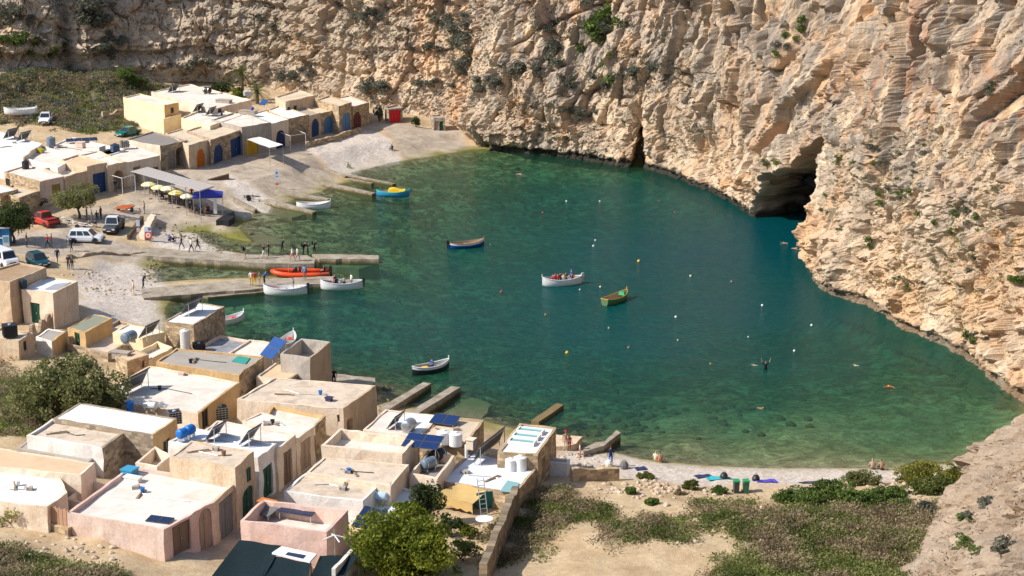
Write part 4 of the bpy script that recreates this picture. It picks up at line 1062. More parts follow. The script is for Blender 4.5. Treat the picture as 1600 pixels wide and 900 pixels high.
slab('pier', 'lower concrete pier where the white boats moor', [(222, 452), (300, 444), (400, 436), (500, 432), (524, 432), (526, 438), (500, 443), (420, 450), (325, 457), (224, 466)], 0.6, seed=5)
slab('pier', 'stepped ledge along the front of the boat pier', [(300, 460), (325, 457.5), (420, 450.5), (414, 456), (326, 464)], 0.28, seed=7)
SG = 'slipway beams on the far shore'
for a, b, w, lab in [((508, 263, .9), (541, 275, .45), .6, 'upper slipway beam nearest the pebble beach'), ((547, 273.5, .4), (616, 287, .25), .7, 'far slipway beam ending in the water with a dark tip'),
                     ((546, 279, .35), (582, 286, .25), .45, 'short thin slipway beam beside the far one'), ((502, 283.5, .7), (584, 302, .3), .8, 'slipway beam pointing at the blue and yellow boat'),
                     ((432, 296, .9), (514, 311, .4), .8, 'slipway beam just behind the white beached boat'), ((416, 311, .8), (491, 331, .35), .8, 'slipway beam just in front of the white beached boat'),
                     ((360, 306, 1.4), (400, 327, .5), .5, 'slipway beam beside the small two-wheeled trailer')]:
    beam('slipway_beam', lab, a, b, w, 0, group=SG)
beam('boat_ramp', 'small jetty left of the two near jetties with rocks around it', (598, 640, .9), (667, 598, .45), .85, 0, cat='jetty')
beam('boat_ramp', 'rounded pale jetty in front of the patchy-roofed house', (646, 645, .9), (712, 604, .55), .9, 0, cat='jetty')
slab('quay', 'short grey quay beside the tall concrete house', [(505, 589), (520, 583), (585, 591), (586, 598), (560, 612), (500, 606)], 1.0, cat='quay')
beam('boat_ramp', 'brown broken slab standing in the water near the skylight house', (836, 658, .30), (875, 631, .32), .75, 0, cat='jetty', mat=m_plaster('brown_slab', (0.20, 0.14, 0.06), .5))
slab('landing', 'tan concrete landing beside the skylight house', [(840, 676), (907, 682), (903, 694), (868, 698), (842, 694)], 0.65, cat='landing', mat=W_BEIGE)
slab('jetty', 'bent grey concrete jetty at the start of the beach', [(912, 700), (930, 690), (945, 690), (961, 672), (967, 676), (955, 690), (932, 700), (914, 706)], 0.65, cat='jetty')
slab('submerged_ramp', 'drowned concrete ramp beside the rounded jetty', [(690, 646), (736, 620), (770, 632), (752, 656)], -0.12, bottom=-1.6, cat='ramp', mat=m_plaster('drowned_concrete', (0.24, 0.22, 0.12), .4))
slab('submerged_ramp', 'drowned end of the divers\' pier slipway', [(470, 406), (560, 407), (585, 414), (560, 420), (480, 414)], -0.18, bottom=-1.6, cat='ramp', mat=MATS['drowned_concrete'])
slab('submerged_ramp', 'reddish drowned slipway below the blue gazebo', [(330, 352), (372, 356), (450, 375), (455, 382), (400, 380)], -0.10, bottom=-1.6, cat='ramp', mat=MATS['drowned_concrete'])
slab('submerged_ramp', 'drowned slipway in front of the white beached boat', [(418, 318), (440, 322), (480, 334), (455, 340), (405, 332)], -0.08, bottom=-1.6, cat='ramp', mat=MATS['drowned_concrete'])
def wall_run(name, label, pxs, height, thick, mat, cat='wall', top_var=0.15, seed=2):
    rnd = random.Random(seed)
    pts = [PG(x, y) for x, y in pxs]; path = []
    for a, b in zip(pts, pts[1:]):
        k = max(1, int((b - a).length / 0.6))
        path += [a.lerp(b, j / k) for j in range(k)]
    path.append(pts[-1])
    rows = []
    for i, p in enumerate(path):
        d = path[min(i + 1, len(path) - 1)] - path[max(i - 1, 0)]; n_ = Vector((-d.y, d.x, 0)).normalized() * thick / 2
        g = gz(p.x, p.y); t = g + height * (1 + rnd.uniform(-top_var, top_var))
        rows.append([(p.x - n_.x, p.y - n_.y, g - .5), (p.x - n_.x * .85, p.y - n_.y * .85, t), (p.x + n_.x * .85, p.y + n_.y * .85, t), (p.x + n_.x, p.y + n_.y, g - .5)])
    mb = MB(); mb.grid(rows); n4 = len(rows)
    mb.f += [(0, 1, 2, 3), tuple((n4 - 1) * 4 + k for k in (3, 2, 1, 0))]; mb.m += [0, 0]; mb.uv += [None, None]
    us = []; acc = 0
    for f in mb.f: us.append([((v // 4) * .6 + 0.0, mb.v[v][2] + (0.3 if v % 4 in (0, 3) else 0)) for v in f])
    mb.uv = us
    return tag(mb.build(name, [mat], origin=tuple(pts[0])), label, cat)
wall_run('stone_wall', 'low stone retaining wall below the maroon and blue doors', [(478, 231), (520, 221), (563, 206)], 0.8, .5, W_STONE)
wall_run('stone_wall', 'rough yellow stone wall by the cream house', [(160, 188), (194, 183)], 1.1, .7, W_RUBBLE, top_var=.3)
wall_run('garden_wall', 'tall shade-toned rubble garden wall running down from the skylight terrace', [(806, 800), (785, 850), (770, 885), (755, 925)], 1.9, .6, m_stone('shade_toned_rubble', (0.30, 0.23, 0.15), .42, .3, (0.2, 0.16, 0.11), .6), top_var=.07)  # stone colour darkened to stand for the wall's shaded side
wall_run('stone_wall', 'low sunlit rubble wall at the top of the beach', [(893, 752), (930, 750), (966, 750)], 1.0, .5, W_STONE, top_var=.1)
wall_run('stone_wall', 'ruined stepped wall beside the green-doored pale house', [(50, 548), (66, 536), (82, 516)], 1.9, .35, W_RUBBLE, top_var=.35)
wall_run('stone_wall', 'dry stone edge of the road above the pebbles', [(105, 403), (160, 396), (235, 398), (300, 405)], 0.25, .5, W_RUBBLE, top_var=.8)
wall_run('garden_wall', 'dim rubble wall in front of the lower-left yards', [(64, 822), (110, 838)], 0.6, .4, W_STONE, top_var=.1)

# a board fence of single planks
def fence(pxa, pxb, hgt, n):
    A, B = PG(*pxa), PG(*pxb); e = (B - A); L = e.xy.length; rz = math.atan2(e.y, e.x)
    o = thing('board_fence', 'patched reddish board fence between white roof and pink house', 'fence', tuple(A), rz)
    me = None
    for i in range(n):
        mb = MB(); mb.box((0, 0, hgt / 2), (L / n * .92, .04, hgt + .3 * ((i * 37) % 5 - 2) / 5))
        b = mb.build('board', [m_plain('fence_board', (0.42, 0.25, 0.16), .8, 0, .25)], o); b.location = (L / n * (i + .5), 0.02 * (i % 2), 0)
    r = MB(); r.box((L / 2, .06, hgt * .3), (L, .05, .1)); r.box((L / 2, .06, hgt * .8), (L, .05, .1)); r.build('rail', [WOOD], o)
fence((66, 824), (109, 836), 1.7, 14)

# ------------------------------------------------------------------ roof fittings
CELL = m_plain('solar_cell_blue', (0.010, 0.020, 0.060), 0.18, 0, .2, .6, 1.0); CELLB = m_plain('solar_cell_bright', (0.02, 0.07, 0.24), 0.2, 0, .2, .6); ALU = m_plain('aluminium', (0.62, 0.62, 0.62), .35, .7)
BACK = m_plain('panel_backsheet', (0.075, 0.08, 0.09), .6)
def solar(label, px, h, cols, rows, face, tilt, mw=1.0, mh=1.65, lift=0.25, cell=None, group='solar panels on the roofs'):
    """face: world direction (x,y) the panel looks to; each module is a part with its glass as a sub-part"""
    p = P(px[0], px[1], h)
    o = thing('solar_panel', label, 'solar panel', tuple(p), math.atan2(face[0], -face[1]), group)
    ct, st = math.cos(R(tilt)), math.sin(R(tilt))
    M = Matrix.Translation((0, 0, lift + rows * mh / 2 * st)) @ Matrix.Rotation(R(tilt), 4, 'X')
    for i in range(cols):
        for j in range(rows):
            x, y = (i - (cols - 1) / 2) * mw, (j - (rows - 1) / 2) * mh
            fr = MB(); fr.box((x, y, 0), (mw - .02, mh - .02, .05)); fr.v = [tuple(M @ Vector(v)) for v in fr.v]
            f = fr.build('module', [BACK], o)
            gl = MB(); gl.box((x, y, .028), (mw - .09, mh - .09, .012)); gl.v = [tuple(M @ Vector(v)) for v in gl.v]
            g = gl.build('glass', [cell or CELL], o); g.parent = f
    for sx in (-1, 1):
        for sy in (-1, 1):
            q = M @ Vector((sx * (cols * mw / 2 - .15), sy * (rows * mh / 2 - .15), -.03))
            lg = MB(); lg.tube([(q.x, q.y, 0), (q.x, q.y, q.z)], .035, 6); lg.build('leg', [ALU], o)
    rl = MB()
    for sy in (-1, 1):
        a = M @ Vector((-cols * mw / 2, sy * rows * mh * .35, -.05)); b = M @ Vector((cols * mw / 2, sy * rows * mh * .35, -.05)); rl.tube([a, b], .03, 6)
    rl.build('rail', [ALU], o)
    return o
FA = (-0.92, 0.39)
solar('steep dark panel on the white roof of the cubic stone house', (300, 490), 4.55, 2, 1, FA, 55, 1.35, 1.7, lift=.15)
solar('long dark panel row on the stained whitish roof by the bush', (212, 612), 4.4, 3, 1, FA, 62, 1.0, 1.8, lift=.15)
solar('wide dark panel beside the blue-grey cylinder tank', (234, 528), 3.6, 2, 1, FA, 55, 1.2, 1.6)
solar('left panel on the bright white house in the lane', (338, 687), 5.9, 2, 1, FA, 55, 1.0, 1.5, lift=.15)
solar('right panel on the bright white house in the lane', (392, 693), 5.9, 2, 1, FA, 55, 1.0, 1.5, lift=.15)
solar('bright blue tilted panel array beside the open concrete box', (428, 562), 3.8, 2, 2, (-0.75, -0.66), 40, 1.0, 1.1, lift=.4, cell=CELLB)
solar('flat blue panel pair near the beach end of the roofs', (695, 662), 4.25, 2, 1, (-.35, -.94), 12, 1.1, 1.5, lift=.2, cell=m_plain('solar_cell_navy', (0.012, 0.03, 0.11), .2, 0, .2, .6))
solar('raised four-module panel on posts above the dark cylinders', (661, 716), 4.0, 2, 2, (-.3, -.95), 14, 1.45, .95, lift=1.15, cell=MATS['solar_cell_navy'])
solar('long row of five dark modules on the white terrace', (765, 712), 3.4, 5, 1, FA, 68, 1.0, 1.5, lift=.3)
solar('dark table-like panel inside the pink terrace', (465, 811), 4.3, 3, 1, (-.35, -.94), 8, .9, 1.1, lift=.55)
solar('grey lattice panel beside it inside the pink terrace', (416, 808), 4.3, 2, 1, (-.6, -.8), 14, .75, 1.2, lift=.35, cell=m_plain('grey_cell', (0.16, 0.15, 0.14), .5))
solar('small dark panel lying on the pink house roof', (250, 814), 5.6, 2, 1, (-.3, -.95), 6, .9, .9, lift=.06)
solar('dark twin panels at the edge of the bright green tree', (578, 826), 3.4, 2, 2, (-.5, -.86), 28, 1.0, 1.0, lift=.3)
solar('left skylight-like panel on the large white roof at the left edge', (18, 216), 6.3, 2, 1, FA, 55, 1.3, 1.7, lift=.1)
solar('right skylight-like panel on the large white roof at the left edge', (38, 220), 6.3, 2, 1, FA, 55, 1.2, 1.6, lift=.1)
solar('long low panel rack beside the blue roof clutter', (128, 222), 5.7, 4, 1, (.3, -.95), 12, 1.1, 1.2, lift=.25)
solar('upper panel on the white-roofed house of the far row', (310, 175), 6.5, 2, 1, FA, 55, 1.0, 1.5, lift=.1)
solar('lower panel on the white-roofed house of the far row', (330, 180), 6.5, 2, 1, FA, 55, 1.0, 1.5, lift=.1)
solar('dark panel near the back edge of the wide pale house', (272, 144), 7.0, 2, 1, FA, 55, 1.2, 1.6, lift=.1)
solar('tiny blue panel on the roofs above the navy door', (412, 166), 6.3, 1, 1, (-.5, -.86), 35, 1.2, 1.2, cell=CELLB)
solar('steep dark panel beside the striped cylinder near the beach', (619, 668), 4.3, 2, 1, FA, 55, .95, 1.4, lift=.12)
PLW = m_plain('white_plastic', (0.74, 0.73, 0.71), .5); PLB = m_plain('black_plastic', (0.018, 0.019, 0.022), .5); PLBL = m_plain('blue_plastic', (0.015, 0.16, 0.52), .4); PLG = m_plain('grey_blue_plastic', (0.14, 0.19, 0.24), .45); PLPB = m_plain('pale_blue_plastic', (0.42, 0.56, 0.66), .45)
PLGR = m_plain('dark_green_plastic', (0.02, 0.07, 0.065), .5); STEEL = m_plain('brushed_steel', (0.42, 0.45, 0.48), .35, .7)
def tank_up(label, px, h, r, ht, mat, group='roof tanks'):
    p = P(px[0], px[1], h); o = thing('water_tank', label, 'water tank', tuple(p), 0, group)
    b = MB(); pr = [(r * .97, 0), (r, .05)]
    for k in range(1, 6): z = ht * k / 6; pr += [(r, z - .03), (r * .97, z), (r, z + .03)]
    pr += [(r, ht * .97), (r * .9, ht), (r * .35, ht + r * .18)]
    b.lathe(pr, 20); b.build('body', [mat], o, smooth=False)
    l = MB(); l.lathe([(r * .36, ht + r * .16), (r * .36, ht + r * .26), (r * .1, ht + r * .3)], 12); l.build('lid', [mat if mat is not PLW else PLW], o)
    return o
def tank_lie(label, px, h, r, L, face, mat, group='roof tanks', bands=True):
    p = P(px[0], px[1], h); o = thing('water_cylinder', label, 'water tank', tuple(p), math.atan2(face[1], face[0]), group)
    b = MB(); b.lathe([(r * .55, -L / 2), (r * .9, -L / 2 + .06), (r, -L / 2 + .14), (r, L / 2 - .14), (r * .9, L / 2 - .06), (r * .55, L / 2)], 18, 0, (0, 0, r + .18), 'X'); b.build('body', [mat], o, smooth=True)
    for s in (-1, 1):
        c = MB(); c.box((s * L * .3, 0, .12), (.1, r * 1.5, .24)); c.build('cradle', [ALU], o)
        if bands:
            bd = MB(); bd.lathe([(r * 1.015, s * L * .3 - .03), (r * 1.015, s * L * .3 + .03)], 18, 0, (0, 0, r + .18), 'X'); bd.build('band', [ALU], o)
    return o
def tank_cube(label, px, h, w, ht, mat, rz=.4, group='roof tanks'):
    p = P(px[0], px[1], h); o = thing('cubic_tank', label, 'water tank', tuple(p), rz, group)
    b = MB(); b.box((0, 0, ht / 2 + .1), (w * .94, w * .94, ht)); b.build('body', [mat], o)
    c = MB()
    for k in range(6):
        z = .12 + ht * k / 5
        for sx, sy, ax in ((0, -1, 'x'), (0, 1, 'x'), (-1, 0, 'y'), (1, 0, 'y')):
            c.box((sx * w / 2, sy * w / 2, z), (w if ax == 'x' else .03, w if ax == 'y' else .03, .03))
    for k in range(5):
        x = (k / 4 - .5) * w
        for s in (-1, 1): c.box((x, s * w / 2, ht / 2 + .1), (.025, .025, ht)); c.box((s * w / 2, x, ht / 2 + .1), (.025, .025, ht))
    c.build('cage', [ALU if mat is not PLB else PLB], o)
    l = MB(); l.lathe([(.14, ht + .1), (.14, ht + .18), (.05, ht + .2)], 12); l.build('lid', [PLPB], o)
    return o
tank_up('left of the two white round tanks on the sandy roof', (693, 693), 4.2, .52, 1.0, PLW); tank_up('right of the two white round tanks on the sandy roof', (712, 696), 4.2, .52, 1.0, PLW)
tank_up('blue upright barrel on the stained whitish roof', (204, 644), 4.4, .32, .9, PLBL); tank_up('grey-blue round tank on the left row roofs', (80, 227), 6.0, .62, 1.1, PLG)
tank_up('black tapered tub on the pinkish roof by the round tree', (40, 263), 5.6, .48, .95, PLB); tank_up('round dark blue tank at the end of the left row roofs', (180, 237), 5.7, .65, 1.0, m_plain('navy_plastic', (0.02, 0.05, 0.10), .4))
tank_up('clear ribbed tank standing against the cubic stone house', (290, 546), 2.6, .48, 1.9, m_plain('milky_plastic', (0.62, 0.60, 0.57), .4))
tank_up('dark tank on the pale house with the green door', (37, 450), 5.6, .38, .8, m_plain('dark_blue_plastic', (0.012, 0.03, 0.045), .5)); tank_up('slim white flue pipe on the white terrace', (729, 716), 3.4, .14, 1.1, PLW)
tank_lie('dark cylinder on the wide pale house of the far row', (324, 147), 7.0, .5, 1.3, (.92, -.39), PLB); tank_lie('blue-grey cylinder beside the wide dark panel', (202, 537), 3.5, .5, 1.6, (.42, .91), PLG)
tank_lie('lower of the two blue drums behind the stained roof', (285, 688), 6.0, .38, .8, (.6, .8), PLBL, bands=False); tank_lie('upper of the two blue drums behind the stained roof', (297, 682), 6.0, .38, .8, (.6, .8), PLBL, bands=False)
tank_lie('striped steel cylinder beside the steep panel near the beach', (639, 676), 4.3, .48, 1.2, (.42, .91), STEEL); tank_lie('pale blue cylinder on the white sloping yard house', (590, 784), 3.6, .3, 1.5, (.96, -.28), PLPB, bands=False)
tank_lie('front grey cylinder under the raised panels', (670, 735), 3.7, .42, 1.3, (.7, .7), PLG); tank_lie('rear dark cylinder under the raised panels', (685, 722), 3.7, .46, 1.2, (.7, .7), PLB)
tank_lie('white drum lying beside the blue barrel', (235, 642), 4.4, .3, 1.2, (.96, -.28), PLW, bands=False)
tank_up('left white sack-like tank on the skylight terrace', (798, 735), 3.4, .42, .9, PLW); tank_up('right white sack-like tank on the skylight terrace', (813, 734), 3.4, .5, 1.05, PLW)
tank_cube('black cubic tank on the weathered shed at the left edge', (16, 526), 4.6, 1.25, 1.05, PLB); tank_cube('black cubic tank behind the white-roofed ochre house', (273, 662), 4.4, 1.0, .95, m_plain('brown_black_plastic', (0.03, 0.022, 0.02), .6))
tank_cube('white caged cubic tank in the gap beside the orange-tan roof', (388, 606), 2.2, 1.0, 1.15, m_plain('grey_plastic', (0.10, 0.11, 0.12), .5)); tank_cube('dark green cubic tank in the court behind the yellow parapet', (345, 655), 2.6, 1.1, 1.0, PLGR)
tank_cube('dark cubic tank at the foot of the cubic stone house', (311, 546), 2.5, 1.0, .5, PLB); tank_cube('dark crate on the roofs beside the navy round tank', (195, 231), 5.8, 1.1, .85, m_plain('soot_brown', (0.05, 0.04, 0.035), .7)); tank_cube('pale grey water box between the palms and roofs', (387, 150), 6.8, 1.2, .7, PLW)
def patch(name, label, pxs, h, mat, cat, th=.03):
    W = [tuple(P(x, y, h)[:2]) for x, y in pxs]
    if sum(W[i - 1][0] * W[i][1] - W[i][0] * W[i - 1][1] for i in range(len(W))) < 0: W = W[::-1]
    mb = MB(); mb.prism(W, h, h + th)
    return tag(mb.build(name, [mat], origin=(W[0][0], W[0][1], h)), label, cat)
patch('netting', 'green net spread on the grey roof', [(362, 565), (372, 557), (391, 560), (384, 569)], 4.5, m_plain('green_net', (0.05, 0.30, 0.24), .9, 0, .4, .1, 6), 'netting', .06)
patch('roof_strip', 'white painted sheet on the pale roof near the beach', [(618, 663), (638, 645), (684, 650), (652, 682), (640, 680)], 4.34, R_WHITE, 'roof sheet')
patch('roof_sheet', 'blue-green sheet at the corner of the white terrace', [(781, 768), (793, 751), (812, 755), (803, 770)], 3.52, m_plain('blue_green_sheet', (0.22, 0.40, 0.40), .7), 'sheet')
patch('roof_sheet', 'grey corrugated sheet laid on the green-doored house roof', [(70, 452), (86, 444), (112, 441), (92, 452)], 5.46, m_plain('grey_sheet', (0.35, 0.35, 0.37), .7), 'sheet')
def roofbox(label, px, h, size, mat, rz=.4, name='roof_hatch', cat='roof hatch'):
    p = P(px[0], px[1], h); mb = MB(); mb.box((0, 0, size[2] / 2), size, 0); mb.box((0, 0, size[2] + .04), (size[0] + .12, size[1] + .12, .08), 0)
    o = mb.build(name, [mat]); o.location = p; o.rotation_euler = (0, 0, rz - .8); return tag(o, label, cat)
roofbox('single small brick lying on the whitish stained roof', (284, 586), 4.4, (.5, .3, .18), W_ROSE, name='brick', cat='brick')
roofbox('grey hatch on the roof of the wide pale house', (350, 161), 7.0, (2.4, 1.1, .5), W_GREY); roofbox('grey low hatch above the navy door', (388, 178), 6.6, (2.8, 1.0, .5), W_GREY)
roofbox('white stair block on the roofs beside the panel rack', (150, 235), 5.7, (2.2, 1.5, .6), W_WHITE); roofbox('small brown box on the peach roof edge', (126, 230), 5.7, (1.2, .8, .7), W_ROSE)
roofbox('pair of white cement blocks on the pink house roof', (208, 752), 5.6, (1.2, .5, .3), W_WHITE); roofbox('small white chimney on the sandy roof', (736, 701), 4.2, (.6, .6, .75), W_PALE)
roofbox('long whitish beam on the roof beside the white sack tanks', (828, 728), 3.45, (2.0, .14, .12), WOOD, 1.5, 'plank', 'plank'); roofbox('grey bench box in front of the golden shed', (190, 560), 3.6, (1.6, .7, .6), W_GREY, .5)
roofbox('blue crate of folded gear on the pink house roof', (203, 743), 5.6, (.9, .9, .5), m_plain('cyan_paint', (0.05, 0.28, 0.46), .6), .4, 'crate', 'crate'); roofbox('small dark vent on the patchy beige roof', (514, 626), 4.45, (.5, .4, .25), m_plain('indigo_plastic', (0.04, 0.04, 0.10), .6), .4, 'vent', 'vent')
roofbox('pot of orange flowers in the corner of the pink terrace', (418, 794), 4.3, (1.2, .6, .5), m_plain('orange_flowers', (0.62, 0.20, 0.05), .9, 0, .6, .1, 9), .3, 'planter', 'planter')
roofbox('yellow flower box in the sunken court of the left row', (63, 238), 5.8, (.9, .5, .4), m_plain('yellow_flowers', (0.40, 0.34, 0.03), .9, 0, .6, .1, 9), .3, 'planter', 'planter')
# pipes and antenna
an = thing('antenna', 'white rooftop aerial above the dark green netting', 'antenna', tuple(P(524, 895, 3.0)), 0)
mb = MB(); mb.tube([(0, 0, 0), (0, 0, 3.1)], .03, 6); mb.build('mast', [ALU], an)
for dx, dy in ((1, .1), (-.9, -.3), (-.3, .9), (.5, -.8)):
    mb = MB(); mb.tube([(0, 0, 2.7), (dx * .8, dy * .8, 2.45)], .045, 6); mb.build('arm', [PLW], an)
fp = thing('flagpole', 'thin pole with a small blue ball on the far roofs', 'pole', tuple(P(395, 198, 6.5)), 0)
mb = MB(); mb.tube([(0, 0, 0), (0, 0, 2.6)], .035, 6); mb.build('mast', [PLW], fp); mb = MB(); mb.lathe([(.05, 2.4), (.25, 2.55), (.3, 2.75), (.2, 2.95), (.04, 3.0)], 10); mb.build('ball', [m_plain('violet_paint', (0.08, 0.09, 0.35), .5)], fp)

# ------------------------------------------------------------------ shade structures
CLOTHW = m_plain('white_canvas', (0.72, 0.69, 0.64), .9); NET = m_plain('dark_teal_netting', (0.016, 0.028, 0.032), .95, 0, .35, .05, 5)
def sheet(mb, quad, sag, n=8, mi=0, thick=0.03):
    a, b, c, d = [Vector(q) for q in quad]; rows = []
    for i in range(n + 1):
        row = []
        for j in range(n + 1):
            u, v = i / n, j / n
            p = (a * (1 - u) + b * u) * (1 - v) + (d * (1 - u) + c * u) * v
            p = p + Vector((0, 0, -sag * 16 * u * (1 - u) * v * (1 - v) + .03 * math.sin(9 * u + 5 * v)))
            row.append(tuple(p))
        rows.append(row)
    mb.grid(rows, mi); mb.grid([[(x, y, z - thick) for x, y, z in r_][::-1] for r_ in rows], mi)
def awning(name, label, px, h, mat, sag=.1, legs=True, cat='awning', valance=None):
    q = [P(x, y, hh) for (x, y), hh in zip(px, h if isinstance(h, (list, tuple)) else [h] * 4)]
    g = [gz(p.x, p.y) for p in q]
    o = thing(name, label, cat, (q[0].x, q[0].y, g[0]))
    mb = MB(); sheet(mb, q, sag); mb.build('canopy', [mat], o, world=True, smooth=True)
    if legs:
        for p, gg in zip(q, g):
            l = MB(); l.tube([(p.x, p.y, gg - .1), (p.x, p.y, p.z)], .04, 6); l.build('post', [METAL], o, world=True)
    if valance:
        i, j, dz = valance; a, b = q[i], q[j]; rows = [[], []]
        for k in range(13):
            p = a.lerp(b, k / 12); rows[0].append(tuple(p)); rows[1].append((p.x + .02, p.y - .06, p.z - dz * (1 + .12 * math.sin(k * 2.1))))
        v = MB(); v.grid(rows); v.build('valance', [mat], o, world=True)
    return o
awning('awning', 'flat white awning in front of the yellow and navy doors', [(386, 218), (421, 231), (442, 226), (404, 213)], 5.1, CLOTHW)
awning('awning', 'yellow cloth awning hanging over the yard by the ladder', [(680, 771), (738, 788), (763, 764), (718, 755)], [3.5, 3.1, 3.4, 3.6], m_plain('yellow_canvas', (0.62, 0.42, 0.16), .9), .15, valance=(0, 1, .65))
awning('shade_net', 'large dark teal shade net over the yard at the bottom edge', [(320, 915), (395, 930), (440, 853), (374, 843)], [4.2, 4.2, 4.4, 4.4], NET, .15, cat='shade net')
awning('shade_net', 'middle dark teal shade net beside the white hatch', [(395, 930), (470, 950), (486, 880), (424, 868)], [4.2, 4.2, 4.3, 4.3], NET, .15, cat='shade net')
awning('shade_net', 'right dark teal shade net under the aerial', [(466, 945), (528, 915), (560, 868), (500, 868)], [4.0, 4.0, 4.2, 4.2], NET, .15, cat='shade net')
patch('skylight_cover', 'white hatch with a dark window among the shade nets', [(425, 866), (440, 856), (495, 868), (484, 880)], 4.35, R_WHITE, 'hatch', .12)
patch('hatch_window', 'small dark window lying in the white hatch', [(446, 867), (450, 863), (478, 868), (473, 873)], 4.48, CELL, 'window', .03)
wall_run('garden_wall', 'white garden wall along the bright green tree', [(522, 925), (562, 880)], 1.6, .3, W_WHITE, top_var=.02)
def slat_canopy():
    q = [P(x, y, h) for (x, y), h in zip([(204, 268), (312, 298), (334, 291), (231, 261)], [4.9, 4.6, 4.6, 4.9])]
    g = gz(q[0].x, q[0].y); o = thing('slatted_canopy', 'long slatted grey canopy on posts over the cafe terrace', 'canopy', (q[0].x, q[0].y, g))
    mats = [m_plain('bleached_slat', (0.50, 0.46, 0.42), .85), m_plain('grey_slat', (0.30, 0.28, 0.27), .85)]
    N = 15
    for i in range(N):
        v0, v1 = i / N, (i + .72) / N
        a, b = q[0].lerp(q[3], v0), q[1].lerp(q[2], v0); c, d = q[1].lerp(q[2], v1), q[0].lerp(q[3], v1)
        mb = MB(); mb.prism([a[:2], b[:2], c[:2], d[:2]], [p.z for p in (a, b, c, d)], [p.z + .04 for p in (a, b, c, d)])
        mb.build('slat', [mats[i % 2]], o, world=True)
    for k in range(6):
        u = k / 5; a, b = q[0].lerp(q[1], u), q[3].lerp(q[2], u)
        mb = MB(); mb.tube([a - Vector((0, 0, .08)), b - Vector((0, 0, .08))], .06, 6); mb.build('rafter', [METAL], o, world=True)
        for p in ((a, b) if k % 2 == 0 else (a,)):
            mb = MB(); mb.tube([(p.x, p.y, gz(p.x, p.y) - .1), (p.x, p.y, p.z - .05)], .05, 6); mb.build('post', [METAL], o, world=True)
slat_canopy()
def pipe_frame(label, pts):
    o = thing('pipe_frame', label, 'frame', tuple(PG(*pts[0])))
    for a, b in zip(pts, pts[1:]):
        A, B = PG(*a), PG(*b)
        mb = MB(); mb.tube([A, A + Vector((0, 0, 2.3))], .04, 6); mb.build('post', [PLW], o, world=True)
        mb = MB(); mb.tube([A + Vector((0, 0, 2.3)), B + Vector((0, 0, 2.3))], .04, 6); mb.build('bar', [PLW], o, world=True)
    mb = MB(); B = PG(*pts[-1]); mb.tube([B, B + Vector((0, 0, 2.3))], .04, 6); mb.build('post', [PLW], o, world=True)
pipe_frame('white pipe frame standing in front of the blocked arch', [(435, 229), (454, 236), (478, 232), (458, 224)])
pipe_frame('thin pipe frame before the wide open arch', [(168, 298), (192, 305), (212, 299)])
UMB = {'cream': m_plain('cream_canvas', (0.74, 0.68, 0.48), .85), 'pale': m_plain('pale_yellow_canvas', (0.72, 0.64, 0.25), .85), 'yellow': m_plain('yellow_umbrella', (0.74, 0.58, 0.06), .85)}
def umbrella(label, px, mat, alt):
    """px is the canopy centre"""
    g = 2.1
    for _ in range(4): p = P(px[0], px[1], g + 2.1); g = gz(p.x, p.y)
    o = thing('parasol', label, 'parasol', (p.x, p.y, g), random.uniform(0, 1), 'cafe parasols')
    mb = MB(); mb.tube([(0, 0, 0), (0, 0, 2.35)], .03, 6); mb.build('pole', [METAL], o)
    mb = MB(); mb.lathe([(.3, 0), (.3, .08), (.05, .12)], 10); mb.build('base', [W_GREY], o)
    c = MB(); r = 1.0
    for k in range(8):
        a0, a1 = k * math.pi / 4, (k + 1) * math.pi / 4; am = (a0 + a1) / 2
        c.add([(0, 0, 2.3), (.55 * r * math.cos(a0), .55 * r * math.sin(a0), 2.18), (.5 * r * math.cos(am), .5 * r * math.sin(am), 2.15), (.55 * r * math.cos(a1), .55 * r * math.sin(a1), 2.18),
               (r * math.cos(a0), r * math.sin(a0), 1.95), (.94 * r * math.cos(am), .94 * r * math.sin(am), 1.95), (r * math.cos(a1), r * math.sin(a1), 1.95),
               (r * math.cos(a0), r * math.sin(a0), 1.80), (.94 * r * math.cos(am), .94 * r * math.sin(am), 1.80), (r * math.cos(a1), r * math.sin(a1), 1.80)],
              [(0, 1, 2), (0, 2, 3), (1, 4, 5, 2), (2, 5, 6, 3), (4, 7, 8, 5), (5, 8, 9, 6)], k % 2 if alt else 0)
    c.build('canopy', [mat, UMB['cream']], o)
    return o
umbrella('leftmost pale yellow parasol of the cafe row', (232, 287), UMB['pale'], True); umbrella('second parasol from the left, pale yellow', (247.5, 291), UMB['pale'], True)
umbrella('middle cream parasol of the cafe row', (262, 297.5), UMB['cream'], False); umbrella('bright yellow parasol, fourth of the cafe row', (275, 303), UMB['yellow'], True)
umbrella('rightmost cream parasol next to the blue gazebo', (293, 308), UMB['cream'], False)
def table_set(label, px, mat, rz=0):
    p = PG(*px); o = thing('cafe_table', label, 'table', tuple(p), rz, 'cafe tables')
    mb = MB(); mb.box((0, 0, .74), (1.3, .75, .05)); mb.build('table_top', [mat], o)
    for sx in (-.55, .55):
        for sy in (-.3, .3): l = MB(); l.box((sx, sy, .36), (.06, .06, .72)); l.build('leg', [WOODD], o)
def chair(label, px, mat, rz):
    p = PG(*px); o = thing('cafe_chair', label, 'chair', tuple(p), rz, 'cafe chairs')
    mb = MB(); mb.box((0, 0, .45), (.45, .45, .05)); mb.build('seat', [mat], o)
    mb = MB(); mb.box((0, .21, .7), (.45, .05, .5)); mb.build('backrest', [mat], o)
    for sx in (-.2, .2):
        for sy in (-.2, .2): l = MB(); l.box((sx, sy, .22), (.05, .05, .44)); l.build('leg', [mat], o)
CH_L = ['wooden chair at the left of ', 'dark plastic chair at the right of ', 'wooden chair in front of ']
